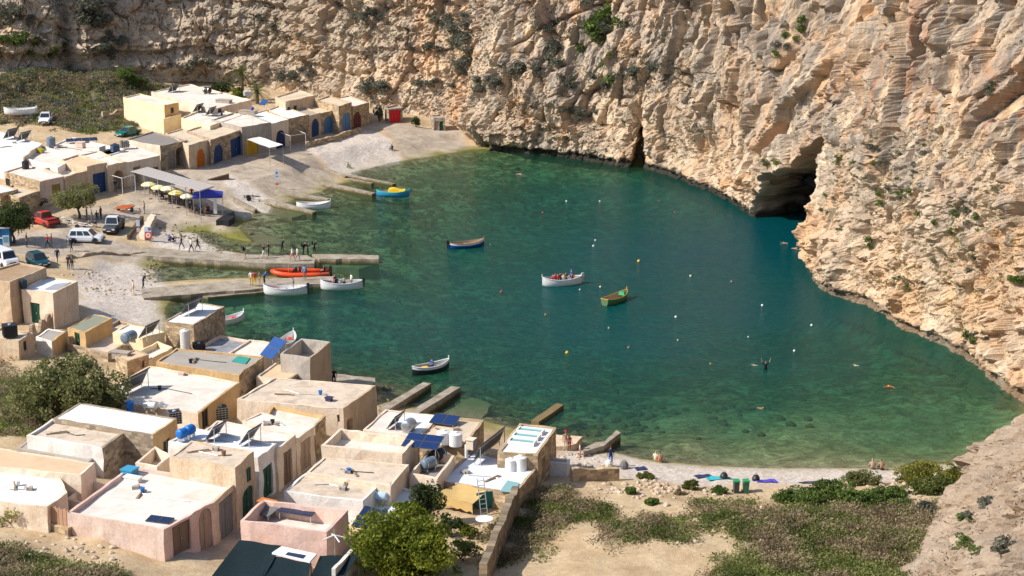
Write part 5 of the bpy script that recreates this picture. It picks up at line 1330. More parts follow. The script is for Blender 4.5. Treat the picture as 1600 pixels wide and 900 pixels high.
for i, (x, y) in enumerate([(243, 302), (262, 311), (275, 316), (292, 322), (307, 331), (321, 333)]):
    table_set(['cafe table under the second parasol', 'cafe table under the cream middle parasol', 'cafe table under the bright yellow parasol', 'cafe table under the rightmost parasol', 'cafe table at the left under the blue gazebo', 'cafe table at the right under the blue gazebo'][i], (x, y), [WOODD, WOOD][i % 2 == 0 or i > 3], .3 * i)
    for j, (dx, dy) in enumerate([(-7, 1), (6, 2), (0, 4)]):
        chair(CH_L[j] + ['the table under the second parasol', 'the table under the cream middle parasol', 'the table under the bright yellow parasol', 'the table under the rightmost parasol', 'the left table under the gazebo', 'the right table under the gazebo'][i], (x + dx, y + dy), [WOODD, m_plain('dark_plastic_chair', (0.03, 0.03, 0.04), .6)][j % 2], j * 2.1 + i)
def gazebo():
    p = PG(326, 331); o = thing('gazebo', 'blue pop-up gazebo beside the parasols', 'gazebo', tuple(p), .12)
    BL = m_plain('royal_blue_canvas', (0.035, 0.045, 0.36), .7); w, d_ = 1.9, 1.5
    c = MB(); ap = (0, 0, 3.1); cs = [(-w, -d_, 2.4), (w, -d_, 2.4), (w, d_, 2.4), (-w, d_, 2.4)]
    for i in range(4):
        a, b = Vector(cs[i]), Vector(cs[(i + 1) % 4]); m1, m2 = a.lerp(Vector(ap), .5) - Vector((0, 0, .06)), b.lerp(Vector(ap), .5) - Vector((0, 0, .06))
        c.add([a, b, m2, m1, ap], [(0, 1, 2, 3), (3, 2, 4)]); c.add([a, b, b - Vector((0, 0, .28)), a - Vector((0, 0, .28))], [(0, 3, 2, 1)])
    c.build('canopy', [BL], o)
    for x, y, _ in cs: l = MB(); l.box((x * .97, y * .97, 1.2), (.06, .06, 2.4)); l.build('leg', [ALU], o)
    l = MB(); l.box((w * .5, -d_ * 1.0, 1.1), (.45, .05, 2.1)); l.build('banner', [PLW], o)
    l = MB(); l.box((w * .98, d_ * .2, 2.27), (.01, .5, .1)); l.build('printed_mark', [PLW], o)
gazebo()

# ------------------------------------------------------------------ small things on the quay and beach
def box_thing(name, label, px, parts, rz=0.0, cat=None, group=None):
    """parts: (part name, material, list of (centre, size))"""
    p = PG(*px); o = thing(name, label, cat or name.replace('_', ' '), tuple(p), rz, group)
    for nm, mt, bl in parts:
        mb = MB()
        for c, s in bl: mb.box(c, s)
        mb.build(nm, [mt], o)
    return o
RED_B = m_plain('sign_red', (0.62, 0.06, 0.03), .6); SIGNB = m_plain('sign_blue', (0.06, 0.12, 0.36), .6); SKYB = m_plain('kiosk_blue', (0.012, 0.16, 0.36), .6)
def sign_board():
    p = PG(232, 377); o = thing('notice_board', 'notice board with a red panel and white ring by the road', 'sign', tuple(p), -.1)
    for x in (-.42, .42): l = MB(); l.box((x, .03, .8), (.05, .05, 1.6)); l.build('post', [METAL], o)
    b = MB(); b.box((0, 0, .75), (.85, .04, .8)); pan = b.build('red_panel', [RED_B], o)
    rg = MB(); rg.lathe([(.30, -.035), (.30, -.025), (.19, -.025), (.19, -.035)], 20, 0, (0, 0, .75), 'Y'); r_ = rg.build('ring', [PLW], o); r_.parent = pan
    dt = MB(); dt.lathe([(.12, -.036), (.12, -.025)], 16, 0, (0, 0, .75), 'Y'); d_ = dt.build('centre_disc', [m_plain('sign_orange', (.6, .22, .04), .6)], o); d_.parent = pan
    w = MB(); w.box((0, 0, 1.5), (.85, .04, .6)); wp = w.build('upper_panel', [m_plain('sign_pale', (0.50, 0.54, 0.62), .6)], o)
    s = MB(); s.box((.2, -.03, 1.55), (.35, .012, .35)); s_ = s.build('blue_square', [SIGNB], o); s_.parent = wp
sign_board()
box_thing('sign_post', 'thin post with white sign plates beside the road ramp', (217, 376), [('post', METAL, [((0, 0, 1.3), (.05, .05, 2.6))]), ('upper_plate', m_plain('sign_bluish', (.5, .58, .66), .6), [((0, -.04, 2.2), (.45, .03, .8))]), ('lower_plate', m_plain('sign_pinkish', (.62, .42, .38), .6), [((0, -.04, 1.35), (.4, .03, .5))])], cat='sign')
box_thing('warning_sign', 'tall narrow pale blue sign standing on the slipway', (433, 293), [('post', METAL, [((0, 0, 1.3), (.05, .05, 2.6))]), ('plate', m_plain('sign_skyblue', (.50, .60, .66), .6), [((0, -.04, 1.75), (.5, .03, 1.5))]), ('symbol', SIGNB, [((0, -.065, 2.1), (.25, .012, .25)), ((0, -.065, 1.6), (.3, .012, .12))]), ('red_foot_plate', RED_B, [((0, -.04, .5), (.4, .03, .25))])], cat='sign')
box_thing('kiosk', 'blue kiosk at the left edge under the dark tree', (2, 382), [('wall', SKYB, [((0, 0, 1.05), (2.3, 1.6, 2.1))]), ('roof', m_plain('kiosk_roof', (.5, .5, .5), .6), [((0, 0, 2.16), (2.5, 1.8, .12))]), ('counter', PLW, [((.4, -.9, 1.0), (1.3, .3, .08))])], .1)
box_thing('poster_stand', 'white poster stand leaning in front of the blue kiosk', (10, 386), [('panel', PLW, [((0, 0, .75), (.75, .05, 1.3))]), ('picture', m_plain('poster_blue', (.16, .42, .52), .6), [((0, -.03, .9), (.6, .012, .7))]), ('leg', METAL, [((-.3, .15, .3), (.04, .04, .6)), ((.3, .15, .3), (.04, .04, .6))])], .2, 'sign')
for i, x in enumerate((1150, 1165)):
    p = PG(x, 770); o = thing('wheelie_bin', ['left wheelie bin with green lid at the back of the beach', 'right wheelie bin with green lid at the back of the beach'][i], 'bin', tuple(p), .1, 'wheelie bins')
    mb = MB(); mb.box((0, 0, .52), (.36, .46, .92), 0, 0, 1.2); mb.build('body', [m_plain('bin_grey', (.05, .06, .06), .5) if i == 0 else m_plain('bin_green', (.03, .14, .08), .5)], o)
    mb = MB(); mb.box((0, .0, 1.02), (.47, .6, .08)); mb.box((0, -.28, 1.0), (.5, .08, .06)); mb.build('lid', [m_plain('lid_green', (.02, .28, .10), .5)], o)
    for s in (-1, 1): w = MB(); w.lathe([(.1, s * .24 - .03), (.1, s * .24 + .03)], 12, 0, (0, .25, .1), 'X'); w.build('wheel', [PLB], o)
def towel(label, px, w, d, mat, rz=.2):
    p = PG(*px); rows = []
    for i in range(7):
        row = []
        for j in range(5):
            x, y = (i / 6 - .5) * w, (j / 4 - .5) * d; c, s = math.cos(rz), math.sin(rz); X, Y = p.x + x * c - y * s, p.y + x * s + y * c
            row.append((X, Y, gz(X, Y) + .07 + .03 * math.sin(i * 2 + j)))
        rows.append(row)
    mb = MB(); mb.grid(rows); mb.grid([[(x, y, z - .03) for x, y, z in r_][::-1] for r_ in rows])
    return tag(mb.build('beach_towel', [mat], origin=tuple(p)), label, 'towel', 'beach towels')
towel('navy towel alone near the water at the beach head', (1001, 733), .9, .9, m_plain('navy_cloth', (.02, .03, .09), .9)); towel('navy towel left of the teal one', (1099, 745), 1.3, 1.0, MATS['navy_cloth'])
towel('teal towel spread on the pebbles', (1122, 747), 1.9, 1.2, m_plain('teal_cloth', (.03, .38, .42), .9)); towel('purple towel right of the bins', (1196, 752), 1.7, 1.1, m_plain('violet_cloth', (.09, .06, .42), .9)); towel('charcoal towel near the green bushes', (1268, 754), 2.0, .9, m_plain('charcoal_cloth', (.05, .055, .07), .9))
def bag(label, px, mat, s=.45):
    p = PG(*px); mb = MB(); mb.lathe([(.3 * s, 0), (.5 * s, .15 * s), (.52 * s, .5 * s), (.35 * s, .8 * s), (.1 * s, .92 * s)], 10); mb.tube([(-.2 * s, 0, .85 * s), (-.1 * s, 0, 1.15 * s), (.1 * s, 0, 1.15 * s), (.2 * s, 0, .85 * s)], .03 * s, 5)
    o = mb.build('bag', [mat]); o.location = p; return tag(o, label, 'bag')
bag('dark bag at the end of the teal towel', (1131, 748), PLB, .6); bag('white plastic bag by the standing bather in blue', (951, 728), PLW, .6); bag('grey backpack on the pebbles beside the bather in blue', (975, 732), m_plain('grey_cloth', (.15, .14, .13), .9), .7); bag('small dark bag left of the purple towel', (1181, 751), PLB, .6)
BUO = {'w': m_plain('buoy_white', (.78, .76, .72), .5), 'y': m_plain('buoy_yellow', (.80, .46, .03), .5), 'o': m_plain('buoy_orange', (.72, .35, .14), .5), 'r': m_plain('buoy_red', (.62, .06, .04), .5), 'b': m_plain('buoy_brown', (.35, .2, .10), .6), 'p': m_plain('buoy_pale', (.78, .62, .40), .5)}
BUOYS = [(998, 409, 'y', .27, 'biggest yellow buoy, right of the crowded white boat'), (886, 552, 'y', .24, 'large yellow buoy in the middle of the near water'), (1079, 432, 'p', .2, 'pale orange buoy between the big yellow and brown ones'), (1143, 441, 'b', .2, 'brown buoy in the deep water near the cave side'),
         (1191, 478, 'w', .2, 'white buoy below the cave-side swimmers'), (1268, 509, 'w', .19, 'white buoy nearest the right-hand rock foot'), (1241, 549, 'w', .18, 'white buoy right of the arm-raising bather'), (1056, 496, 'w', .2, 'white buoy right of the green-rimmed boat'), (1169, 527, 'w', .12, 'tiny white buoy above the arm-raising bather'),
         (1059, 532, 'p', .12, 'tiny pale buoy below the white one by the green-rimmed boat'), (930, 376, 'w', .17, 'upper of two white buoys above the crowded boat'), (927, 385, 'w', .2, 'lower of two white buoys above the crowded boat'), (938, 449, 'p', .18, 'pale buoy just right of the crowded boat'), (906, 453, 'w', .13, 'small white float at the stern of the crowded boat'),
         (852, 492, 'y', .12, 'tiny yellow float left below the crowded boat'), (951, 513, 'p', .12, 'tiny pale float below the green-rimmed boat'), (982, 544, 'b', .18, 'brown float right of the large near yellow buoy'), (783, 457, 'r', .2, 'single red buoy left of the crowded boat'), (766, 383, 'w', .15, 'white float off the bow of the blue boat'),
         (885, 315, 'w', .18, 'left white buoy in the far water'), (937, 315, 'w', .18, 'right white buoy in the far water'), (848, 333, 'r', .18, 'red buoy in the far water'), (1029, 315, 'r', .15, 'orange-red float near the far rock wall'), (1054, 333, 'r', .15, 'small red float below the far rock wall'), (786, 284, 'r', .12, 'tiny red float near the far swimmer'), (1110, 569, 'o', .12, 'tiny orange float left of the bathers')]
for x, y, c, r, lab in BUOYS:
    r *= .66
    p = P(x, y, 0); o = thing('buoy', lab, 'buoy', (p.x, p.y, 0), 0, 'mooring buoys'); mb = MB()
    mb.lathe([(r * math.sin(a * math.pi / 8), -r * math.cos(a * math.pi / 8) + r * .45) for a in range(1, 8)] + [(r * .12, r * 1.48)], 14); mb.build('float', [BUO[c]], o, smooth=True)
    mb = MB(); mb.tube([(-.05, 0, r * 1.4), (-.04, 0, r * 1.4 + .09), (.04, 0, r * 1.4 + .09), (.05, 0, r * 1.4)], .014, 5); mb.build('ring', [METAL], o)
# trailers, ladder, table
def trailer(label, px, rz, L, W_, mat, rails=5, name='boat_trailer'):
    p = PG(*px); o = thing(name, label, 'trailer', tuple(p), rz)
    f = MB()
    for s in (-1, 1): f.tube([(-L / 2, s * W_ / 2, .55), (L * .25, s * W_ / 2, .55), (L / 2 + .6, 0, .5)], .05, 6)
    f.build('frame', [mat], o)
    for k in range(rails): c = MB(); c.box((-L / 2 + L * .75 * k / max(1, rails - 1), 0, .62), (.12, W_, .08)); c.build('cross_bar', [mat], o)
    for s in (-1, 1):
        w = MB(); w.lathe([(.12, -.07), (.3, -.09), (.32, 0), (.3, .09), (.12, .07)], 16, 0, (-.2, s * (W_ / 2 + .15), .32), 'Y'); w.build('wheel', [PLB], o)
    a = MB(); a.tube([(-.2, -W_ / 2 - .1, .32), (-.2, W_ / 2 + .1, .32)], .04, 6); a.build('axle', [METAL], o)
trailer('orange-red rack trailer behind the grey pickup', (197, 330), 1.2, 2.6, 1.7, m_plain('rack_orange', (.50, .12, .03), .6), 9); trailer('small bare two-wheeled trailer on the pebbles', (391, 313), .2, 1.6, 1.0, PLB, 2); trailer('white empty boat trailer under the round tree', (101, 350), -.75, 3.2, 1.1, m_plain('faded_white', (.6, .55, .48), .7), 3)
trailer('second pale boat trailer beside the seated group', (128, 357), -.5, 2.2, .9, m_plain('faded_white', (.6, .55, .48), .7), 2)
lad = thing('ladder', 'aluminium ladder leaning against the teal door under the awning', 'ladder', tuple(PG(757, 806)), .35)
for s in (-.25, .25): mb = MB(); mb.tube([(s, 0, 0), (s, .9, 2.6)], .035, 6); mb.build('rail', [ALU], lad)
for k in range(8): mb = MB(); t_ = (k + .6) / 8.2; mb.tube([(-.25, .9 * t_, 2.6 * t_), (.25, .9 * t_, 2.6 * t_)], .025, 6); mb.build('rung', [ALU], lad)
mb = MB(); q0, q1 = PG(744, 803), PG(772, 800); mb.prism([(q0.x, q0.y + 1.0), (q1.x, q1.y + 1.0), (q1.x, q1.y + 1.08), (q0.x, q0.y + 1.08)], 1.6, 3.4)
tag(mb.build('garden_door', [D_TEAL], origin=tuple(q0)), 'teal boarded door behind the ladder', 'door')
tb = thing('round_table', 'white round table in the garden by the rubble wall', 'table', tuple(PG(757, 826)), 0)
mb = MB(); mb.lathe([(.62, .72), (.64, .74), (.64, .76), (.62, .78)], 24); mb.build('table_top', [PLW], tb)
for a in range(3): mb = MB(); mb.tube([(.12 * math.cos(a * 2.1), .12 * math.sin(a * 2.1), .72), (.4 * math.cos(a * 2.1), .4 * math.sin(a * 2.1), 0)], .03, 6); mb.build('leg', [PLW], tb)
rm_ = thing('wooden_ramp', 'dark wooden slipway ramp block lying on the concrete', 'ramp', tuple(PG(342, 281)), .25); mb = MB(); mb.add([(-1.6, -.3, 0), (1.4, -.3, 0), (1.4, .3, 0), (-1.6, .3, 0), (1.4, -.3, .8), (1.4, .3, .8), (-1.6, -.3, .1), (-1.6, .3, .1)], [(0, 1, 4, 6), (3, 7, 5, 2), (1, 2, 5, 4), (6, 4, 5, 7), (0, 6, 7, 3), (0, 3, 2, 1)]); mb.build('block', [WOODD], rm_)
rm2 = slab('slip_plank', 'pale concrete slip plank beside the road sign', [(216, 366), (226, 368), (243, 336), (234, 334)], 1.75, bottom=.6, cat='ramp', mat=W_PALE)
beam('slip_plank', 'dark low curb along the parked grey pickup', (201, 367, 1.9), (222, 337, 2.05), .35, 0, cat='curb', mat=WOODD, bottom=.8)
ds = slab('shade_block', 'black block standing for dark shade at the water edge by the gazebo', [(337, 344), (350, 336), (364, 330), (369, 336), (358, 345)], .95, bottom=.0, mat=m_plain('shade_black', (.015, .015, .017), .6), cat='shade block')  # flat black block put in for a patch of dark shade

# loose things lying about on the roofs
rr_ = random.Random(77)
ROOFS = [('the grey roof with the net', (330, 563), 4.48, 40, 8), ('the stained whitish roof', (270, 610), 4.38, 50, 12), ('the patchy beige roof', (480, 612), 4.42, 50, 12), ('the tan-doored house', (430, 662), 5.24, 25, 8), ('the bright white house', (350, 690), 5.9, 40, 6), ('the tall sandy house', (330, 708), 7.12, 28, 8), ('the pink house', (260, 775), 5.6, 60, 18), ('the brilliant white roof', (30, 760), 6.15, 40, 10),
         ('the whitewashed house', (115, 676), 5.8, 30, 8), ('the wide weathered roof', (560, 735), 4.8, 40, 9), ('the sagging stained roof', (520, 760), 4.54, 40, 9), ('the sandy roof with two tanks', (705, 675), 4.22, 22, 8), ('the white panel terrace', (760, 745), 3.4, 40, 10), ('the wide pale far house', (320, 150), 7.02, 35, 7), ('the left-row white roofs', (110, 232), 5.62, 30, 6), ('the large left-edge white roof', (15, 228), 6.22, 30, 8), ('the far white-roofed house', (330, 181), 6.42, 22, 5), ('the light blue door house', (495, 165), 5.82, 18, 5)]
for nm_, (cx, cy), hh, sx, sy in ROOFS:
    a = P(cx - sx * .7, cy - sy * .2, hh); b = P(cx + sx * .6, cy + sy * .5, hh); mid = a.lerp(b, .5) + Vector((rr_.uniform(-.6, .6), rr_.uniform(-.6, .6), 0))
    o = MB().tube([a + Vector((0, 0, .05)), mid + Vector((0, 0, .05)), b + Vector((0, 0, .05))], .035, 5).build('roof_pipe', [PLB if rr_.random() < .5 else METAL], origin=tuple(a)); tag(o, 'thin pipe lying across ' + nm_, 'pipe', 'roof pipes')
    for k, (kind, lab) in enumerate((('block', 'loose cement block left on '), ('plank', 'short board lying on '), ('bucket', 'small bucket standing on '))):
        if rr_.random() < .5: continue
        q = P(cx + rr_.uniform(-sx, sx) * .85, cy + rr_.uniform(-sy, sy) * .6, hh); m = MB()
        if kind == 'block': m.box((0, 0, .12), (.5, .25, .24)); m.box((.1, .3, .1), (.4, .22, .2), 0, .5); mt = W_GREY
        elif kind == 'plank': m.box((0, 0, .05), (1.7, .18, .06)); m.box((.1, .06, .1), (1.3, .12, .05), 0, .1); mt = WOOD
        else: m.lathe([(.13, 0), (.18, .36), (.19, .38), (.16, .37)], 10); mt = rr_.choice([PLBL, PLB, PLW, RUST])
        o = m.build(kind if kind != 'block' else 'cement_block', [mt]); o.location = q; o.rotation_euler = (0, 0, rr_.uniform(0, 3)); tag(o, lab + nm_, {'block': 'block', 'plank': 'board', 'bucket': 'bucket'}[kind], 'odds and ends on the roofs')
# ------------------------------------------------------------------ boats
def hull_pts(L, B, D, draft, stern, n=18, m=7, off=0.0, bow_rise=.35):
    """stations from stern (-) to bow (+): rows of points port gunwale -> keel -> starboard gunwale"""
    rows = []
    for i in range(n + 1):
        u = -1 + 2 * i / n; x = u * L / 2
        if u > 0: w = (1 - u ** 2.2) ** .8
        else: w = (1 - (abs(u) ** 2.4) * (1 - stern)) ** .8
        w = max(w, 0.02) * B / 2 - off * (1 if w > .05 else 0)
        w = max(w, .012)
        sheer = D + bow_rise * max(u, 0) ** 2.2 + .18 * max(-u, 0) ** 2
        keel = -draft + (.30 * max(u, 0) ** 5 + .15 * max(-u, 0) ** 5) + off
        row = []
        for j in range(-m, m + 1):
            v = abs(j) / m; s = 1 if j >= 0 else -1
            y = s * w * (math.sin(v * math.pi / 2) ** .75)
            z = keel + (sheer - keel) * (v ** 2.1)
            row.append((x, y, z))
        rows.append(row)
    return rows
def boat(label, px, L, heading, hull, band, inside, stern=0.0, B=None, D=.55, motor=None, stem=True, thwart=3, ride=0.0, name='rowing_boat', bottom=None, gunwale=None, loc=None):
    p = Vector(loc) if loc else P(px[0], px[1], 0); B = B or L * .34; draft = .22
    o = thing(name, label, 'boat', (p.x, p.y, p.z + ride), heading)
    rows = hull_pts(L, B, D, draft, stern); n, m = len(rows), len(rows[0])
    h = MB(); h.grid(rows)
    # the upper strake takes the band colour, below the waterline the bottom paint
    k = 0
    for i in range(n - 1):
        for j in range(m - 1):
            v = min(abs(j - 7), abs(j + 1 - 7))
            h.m[k] = 1 if v >= 6 else (2 if v < 3 else 0); k += 1
    if stern > .05:
        h.add(rows[0], [tuple(range(m))], 0)
    h.build('hull', [hull, band, bottom or hull], o, smooth=True)
    inn = hull_pts(L - .14, B, D - .01, draft - .10, stern, off=.06)
    zi = MB(); fl = .06
    zi.grid([[(x, y, max(z, fl)) for x, y, z in r_][::-1] for r_ in inn])
    if stern > .05: zi.add([(x, y, max(z, fl)) for x, y, z in inn[0]][::-1], [tuple(range(m))], 0)
    zi.build('interior', [inside], o, smooth=False)
    g = MB()
    for s in (0, m - 1):
        path = [Vector(r_[s]) + Vector((0, 0, .015)) for r_ in rows]; g.tube(path, .045, 6)
    if stern > .05: g.tube([rows[0][0], rows[0][-1]], .045, 6)
    g.build('gunwale', [gunwale or band], o)
    for t_ in range(thwart):
        u = -.55 + 1.05 * t_ / max(1, thwart - 1); x = u * L / 2; w = (1 - abs(u) ** 2.3) ** .8 * B - .14
        b = MB(); b.box((x, 0, D * .62), (.26, w, .04)); b.build('thwart', [WOOD if inside is not PLW else inside], o)
    if stem:
        s_ = MB(); e = rows[-1][0]; s_.box((L / 2 - .01, 0, rows[-1][0][2] + .12), (.10, .08, .42)); s_.build('stem_post', [gunwale or band], o)
    if motor:
        mo = MB(); x = -L / 2 - .12; mo.box((x, 0, D + .28), (.34, .28, .40), 0, 0, .8); mo.box((x - .02, 0, D - .15), (.14, .10, .75)); mo.box((x + .0, 0, D + .02), (.2, .3, .12)); mo.build('outboard_motor', [motor], o)
    return o
WH = m_plain('boat_white', (.78, .77, .75), .4); BLU = m_plain('boat_blue', (.012, .07, .26), .4); SKB = m_plain('boat_sky_blue', (.03, .22, .48), .4); GRN = m_plain('boat_green', (.01, .26, .09), .45); YEL = m_plain('boat_yellow', (.78, .48, .02), .5); BLK = m_plain('boat_black', (.02, .022, .03), .5)
ORG = m_plain('rib_orange', (.72, .075, .012), .45); TANB = m_plain('boat_floor_tan', (.42, .30, .19), .8); TURQ = m_plain('boat_turquoise', (.03, .38, .40), .5); GRYI = m_plain('boat_grey_inside', (.45, .44, .42), .7)
def heading_px(a, b): A, B = P(a[0], a[1], 0), P(b[0], b[1], 0); return math.atan2(B.y - A.y, B.x - A.x)
b1 = boat('blue and turquoise boat with yellow cover at the slipways', (614, 306), 4.7, heading_px((588, 303), (641, 305)), SKB, TURQ, TANB, D=.6, thwart=2, bottom=BLU)
c = MB(); rows = []
for i in range(7):
    x = -.5 + 2.3 * i / 6; w = .75 * (1 - .08 * i); zt = 1.0 + .12 * math.sin(i); rows.append([(x, -w, .62), (x, -w * .8, zt), (x, 0, zt + .12), (x, w * .8, zt), (x, w, .62)])
c.grid(rows); c.f += [(0, 1, 2, 3, 4), tuple(6 * 5 + k for k in (4, 3, 2, 1, 0))]; c.m += [0, 0]; c.uv += [None, None]; c.build('cover', [YEL], b1, smooth=False)
b2 = boat('white boat drawn up between two slipway beams', (490, 325), 4.6, heading_px((463, 322), (516, 322)), WH, WH, WH, D=.62, thwart=3)
b3 = boat('dark blue double-ended boat moored alone in the middle water', (729, 386), 4.6, heading_px((700, 388), (758, 383)), BLU, WH, TANB, motor=BLK, D=.55, gunwale=WOOD)
b4 = boat('white boat crowded with seated passengers', (878, 445), 4.7, heading_px((909, 441), (847, 446)), WH, WH, GRYI, motor=GRYI, D=.72)
b5 = boat('tan and green boat with a blue stern quarter and brown floor', (962, 471), 4.4, heading_px((940, 478), (987, 460)), m_plain('boat_dull_green', (.10, .17, .07), .6), GRN, TANB, D=.55, thwart=1, bottom=BLU, stern=.55, gunwale=m_plain('boat_ochre', (.55, .30, .05), .6))
mb = MB(); mb.box((1.45, 0, .65), (.8, .8, .35), 0, 0, .7); mb.build('fore_cover', [GRN], b5)
b6 = boat('white boat with black stripe and one man near the small jetties', (673, 581), 4.0, heading_px((642, 583), (704, 572)), BLK, WH, GRYI, D=.66, bottom=BLU)
b7 = boat('white boat tied to the pier with an orange ring aboard', (446, 459), 4.8, heading_px((479, 457), (413, 458)), WH, WH, WH, motor=BLK, D=.72)
b8 = boat('white boat at the pier end full of people', (534, 451), 4.7, heading_px((566, 449), (502, 451)), WH, WH, GRYI, motor=BLK, D=.72)
b10 = boat('white boat half hidden behind the cubic stone house', (357, 505), 4.0, heading_px((340, 508), (378, 499)), WH, WH, WH, D=.55, motor=BLK)
b11 = boat('white boat moored behind the tall concrete house', (448, 541), 4.6, heading_px((430, 558), (468, 523)), WH, WH, WH, D=.6)
def ring(parent, loc, name='lifebuoy', mat=None):
    mb = MB(); mb.tube([(loc[0] + .27 * math.cos(a * math.pi / 6), loc[1] + .27 * math.sin(a * math.pi / 6), loc[2] + .05 * math.cos(a)) for a in range(13)], .08, 6, cap=False)
    return mb.build(name, [mat or m_plain('lifebuoy_red', (.62, .08, .04), .5)], parent)
ring(b2, (-1.2, 0, .5)); ring(b11, (1.0, 0, .5)); ring(b10, (.6, 0, .5))
for bb, xs in ((b7, (1.0, 1.25)), ):
    for x in xs: ring(bb, (x, .1, .62), mat=m_plain('lifebuoy_orange', (.70, .16, .04), .5))
tarp = MB(); tarp.box((-.6, 0, .5), (.7, .6, .22), 0, 0, .7); tarp.build('folded_yellow_tarp', [YEL], b6)
# inflatable
p = P(471, 432, 0); rib = thing('inflatable_boat', 'long orange inflatable boat on the far side of the pier', 'boat', (p.x, p.y, 0), heading_px((519, 430), (424, 431)))
L, W_ = 6.6, 1.05
tb_ = MB(); path = [(-L / 2, -W_, .42), (-L * .2, -W_, .42), (L * .15, -W_, .44), (L * .32, -W_ * .8, .50), (L * .44, -W_ * .42, .60), (L / 2, 0, .66), (L * .44, W_ * .42, .60), (L * .32, W_ * .8, .50), (L * .15, W_, .44), (-L * .2, W_, .42), (-L / 2, W_, .42)]
tb_.tube(path, [.16, .27, .28, .28, .27, .26, .27, .28, .28, .27, .16], 12); tb_.build('tube', [ORG], rib, smooth=True)
fl = MB(); fl.prism([(-L * .47, -W_), (L * .2, -W_), (L * .42, -.4), (L * .42, .4), (L * .2, W_), (-L * .47, W_)], -.2, .25); fl.build('floor', [m_plain('rib_floor', (.30, .08, .05), .7)], rib)
for x, s in ((-.4, .6), (.7, .5)): q = MB(); q.box((x, 0, .55), (.6, s, .6), 0, 0, .85); q.box((x - .1, 0, .95), (.3, s * .9, .25)); q.build('console', [BLK], rib)
q = MB(); q.box((-L / 2 - .05, 0, .95), (.42, .42, .55), 0, 0, .75); q.box((-L / 2 - .1, 0, .35), (.18, .14, .9)); q.build('outboard_motor', [BLK], rib)
q = MB(); q.tube([(L * .22, .5, .3), (L * .2, .5, 1.9)], .02, 5); q.build('pole', [ALU], rib)
# motor boat on a trailer in the scrub
pt_ = PG(32, 187); trailer('low trailer under the white motor boat in the scrub', (32, 188), 2.9, 3.6, 1.3, RUST, 3)
mbt = boat('white motor boat parked on a trailer in the scrub', None, 4.9, math.pi + .15, WH, WH, WH, stern=.75, D=.75, thwart=1, stem=False, motor=WH, loc=(pt_.x, pt_.y, pt_.z + .95), name='motor_boat')
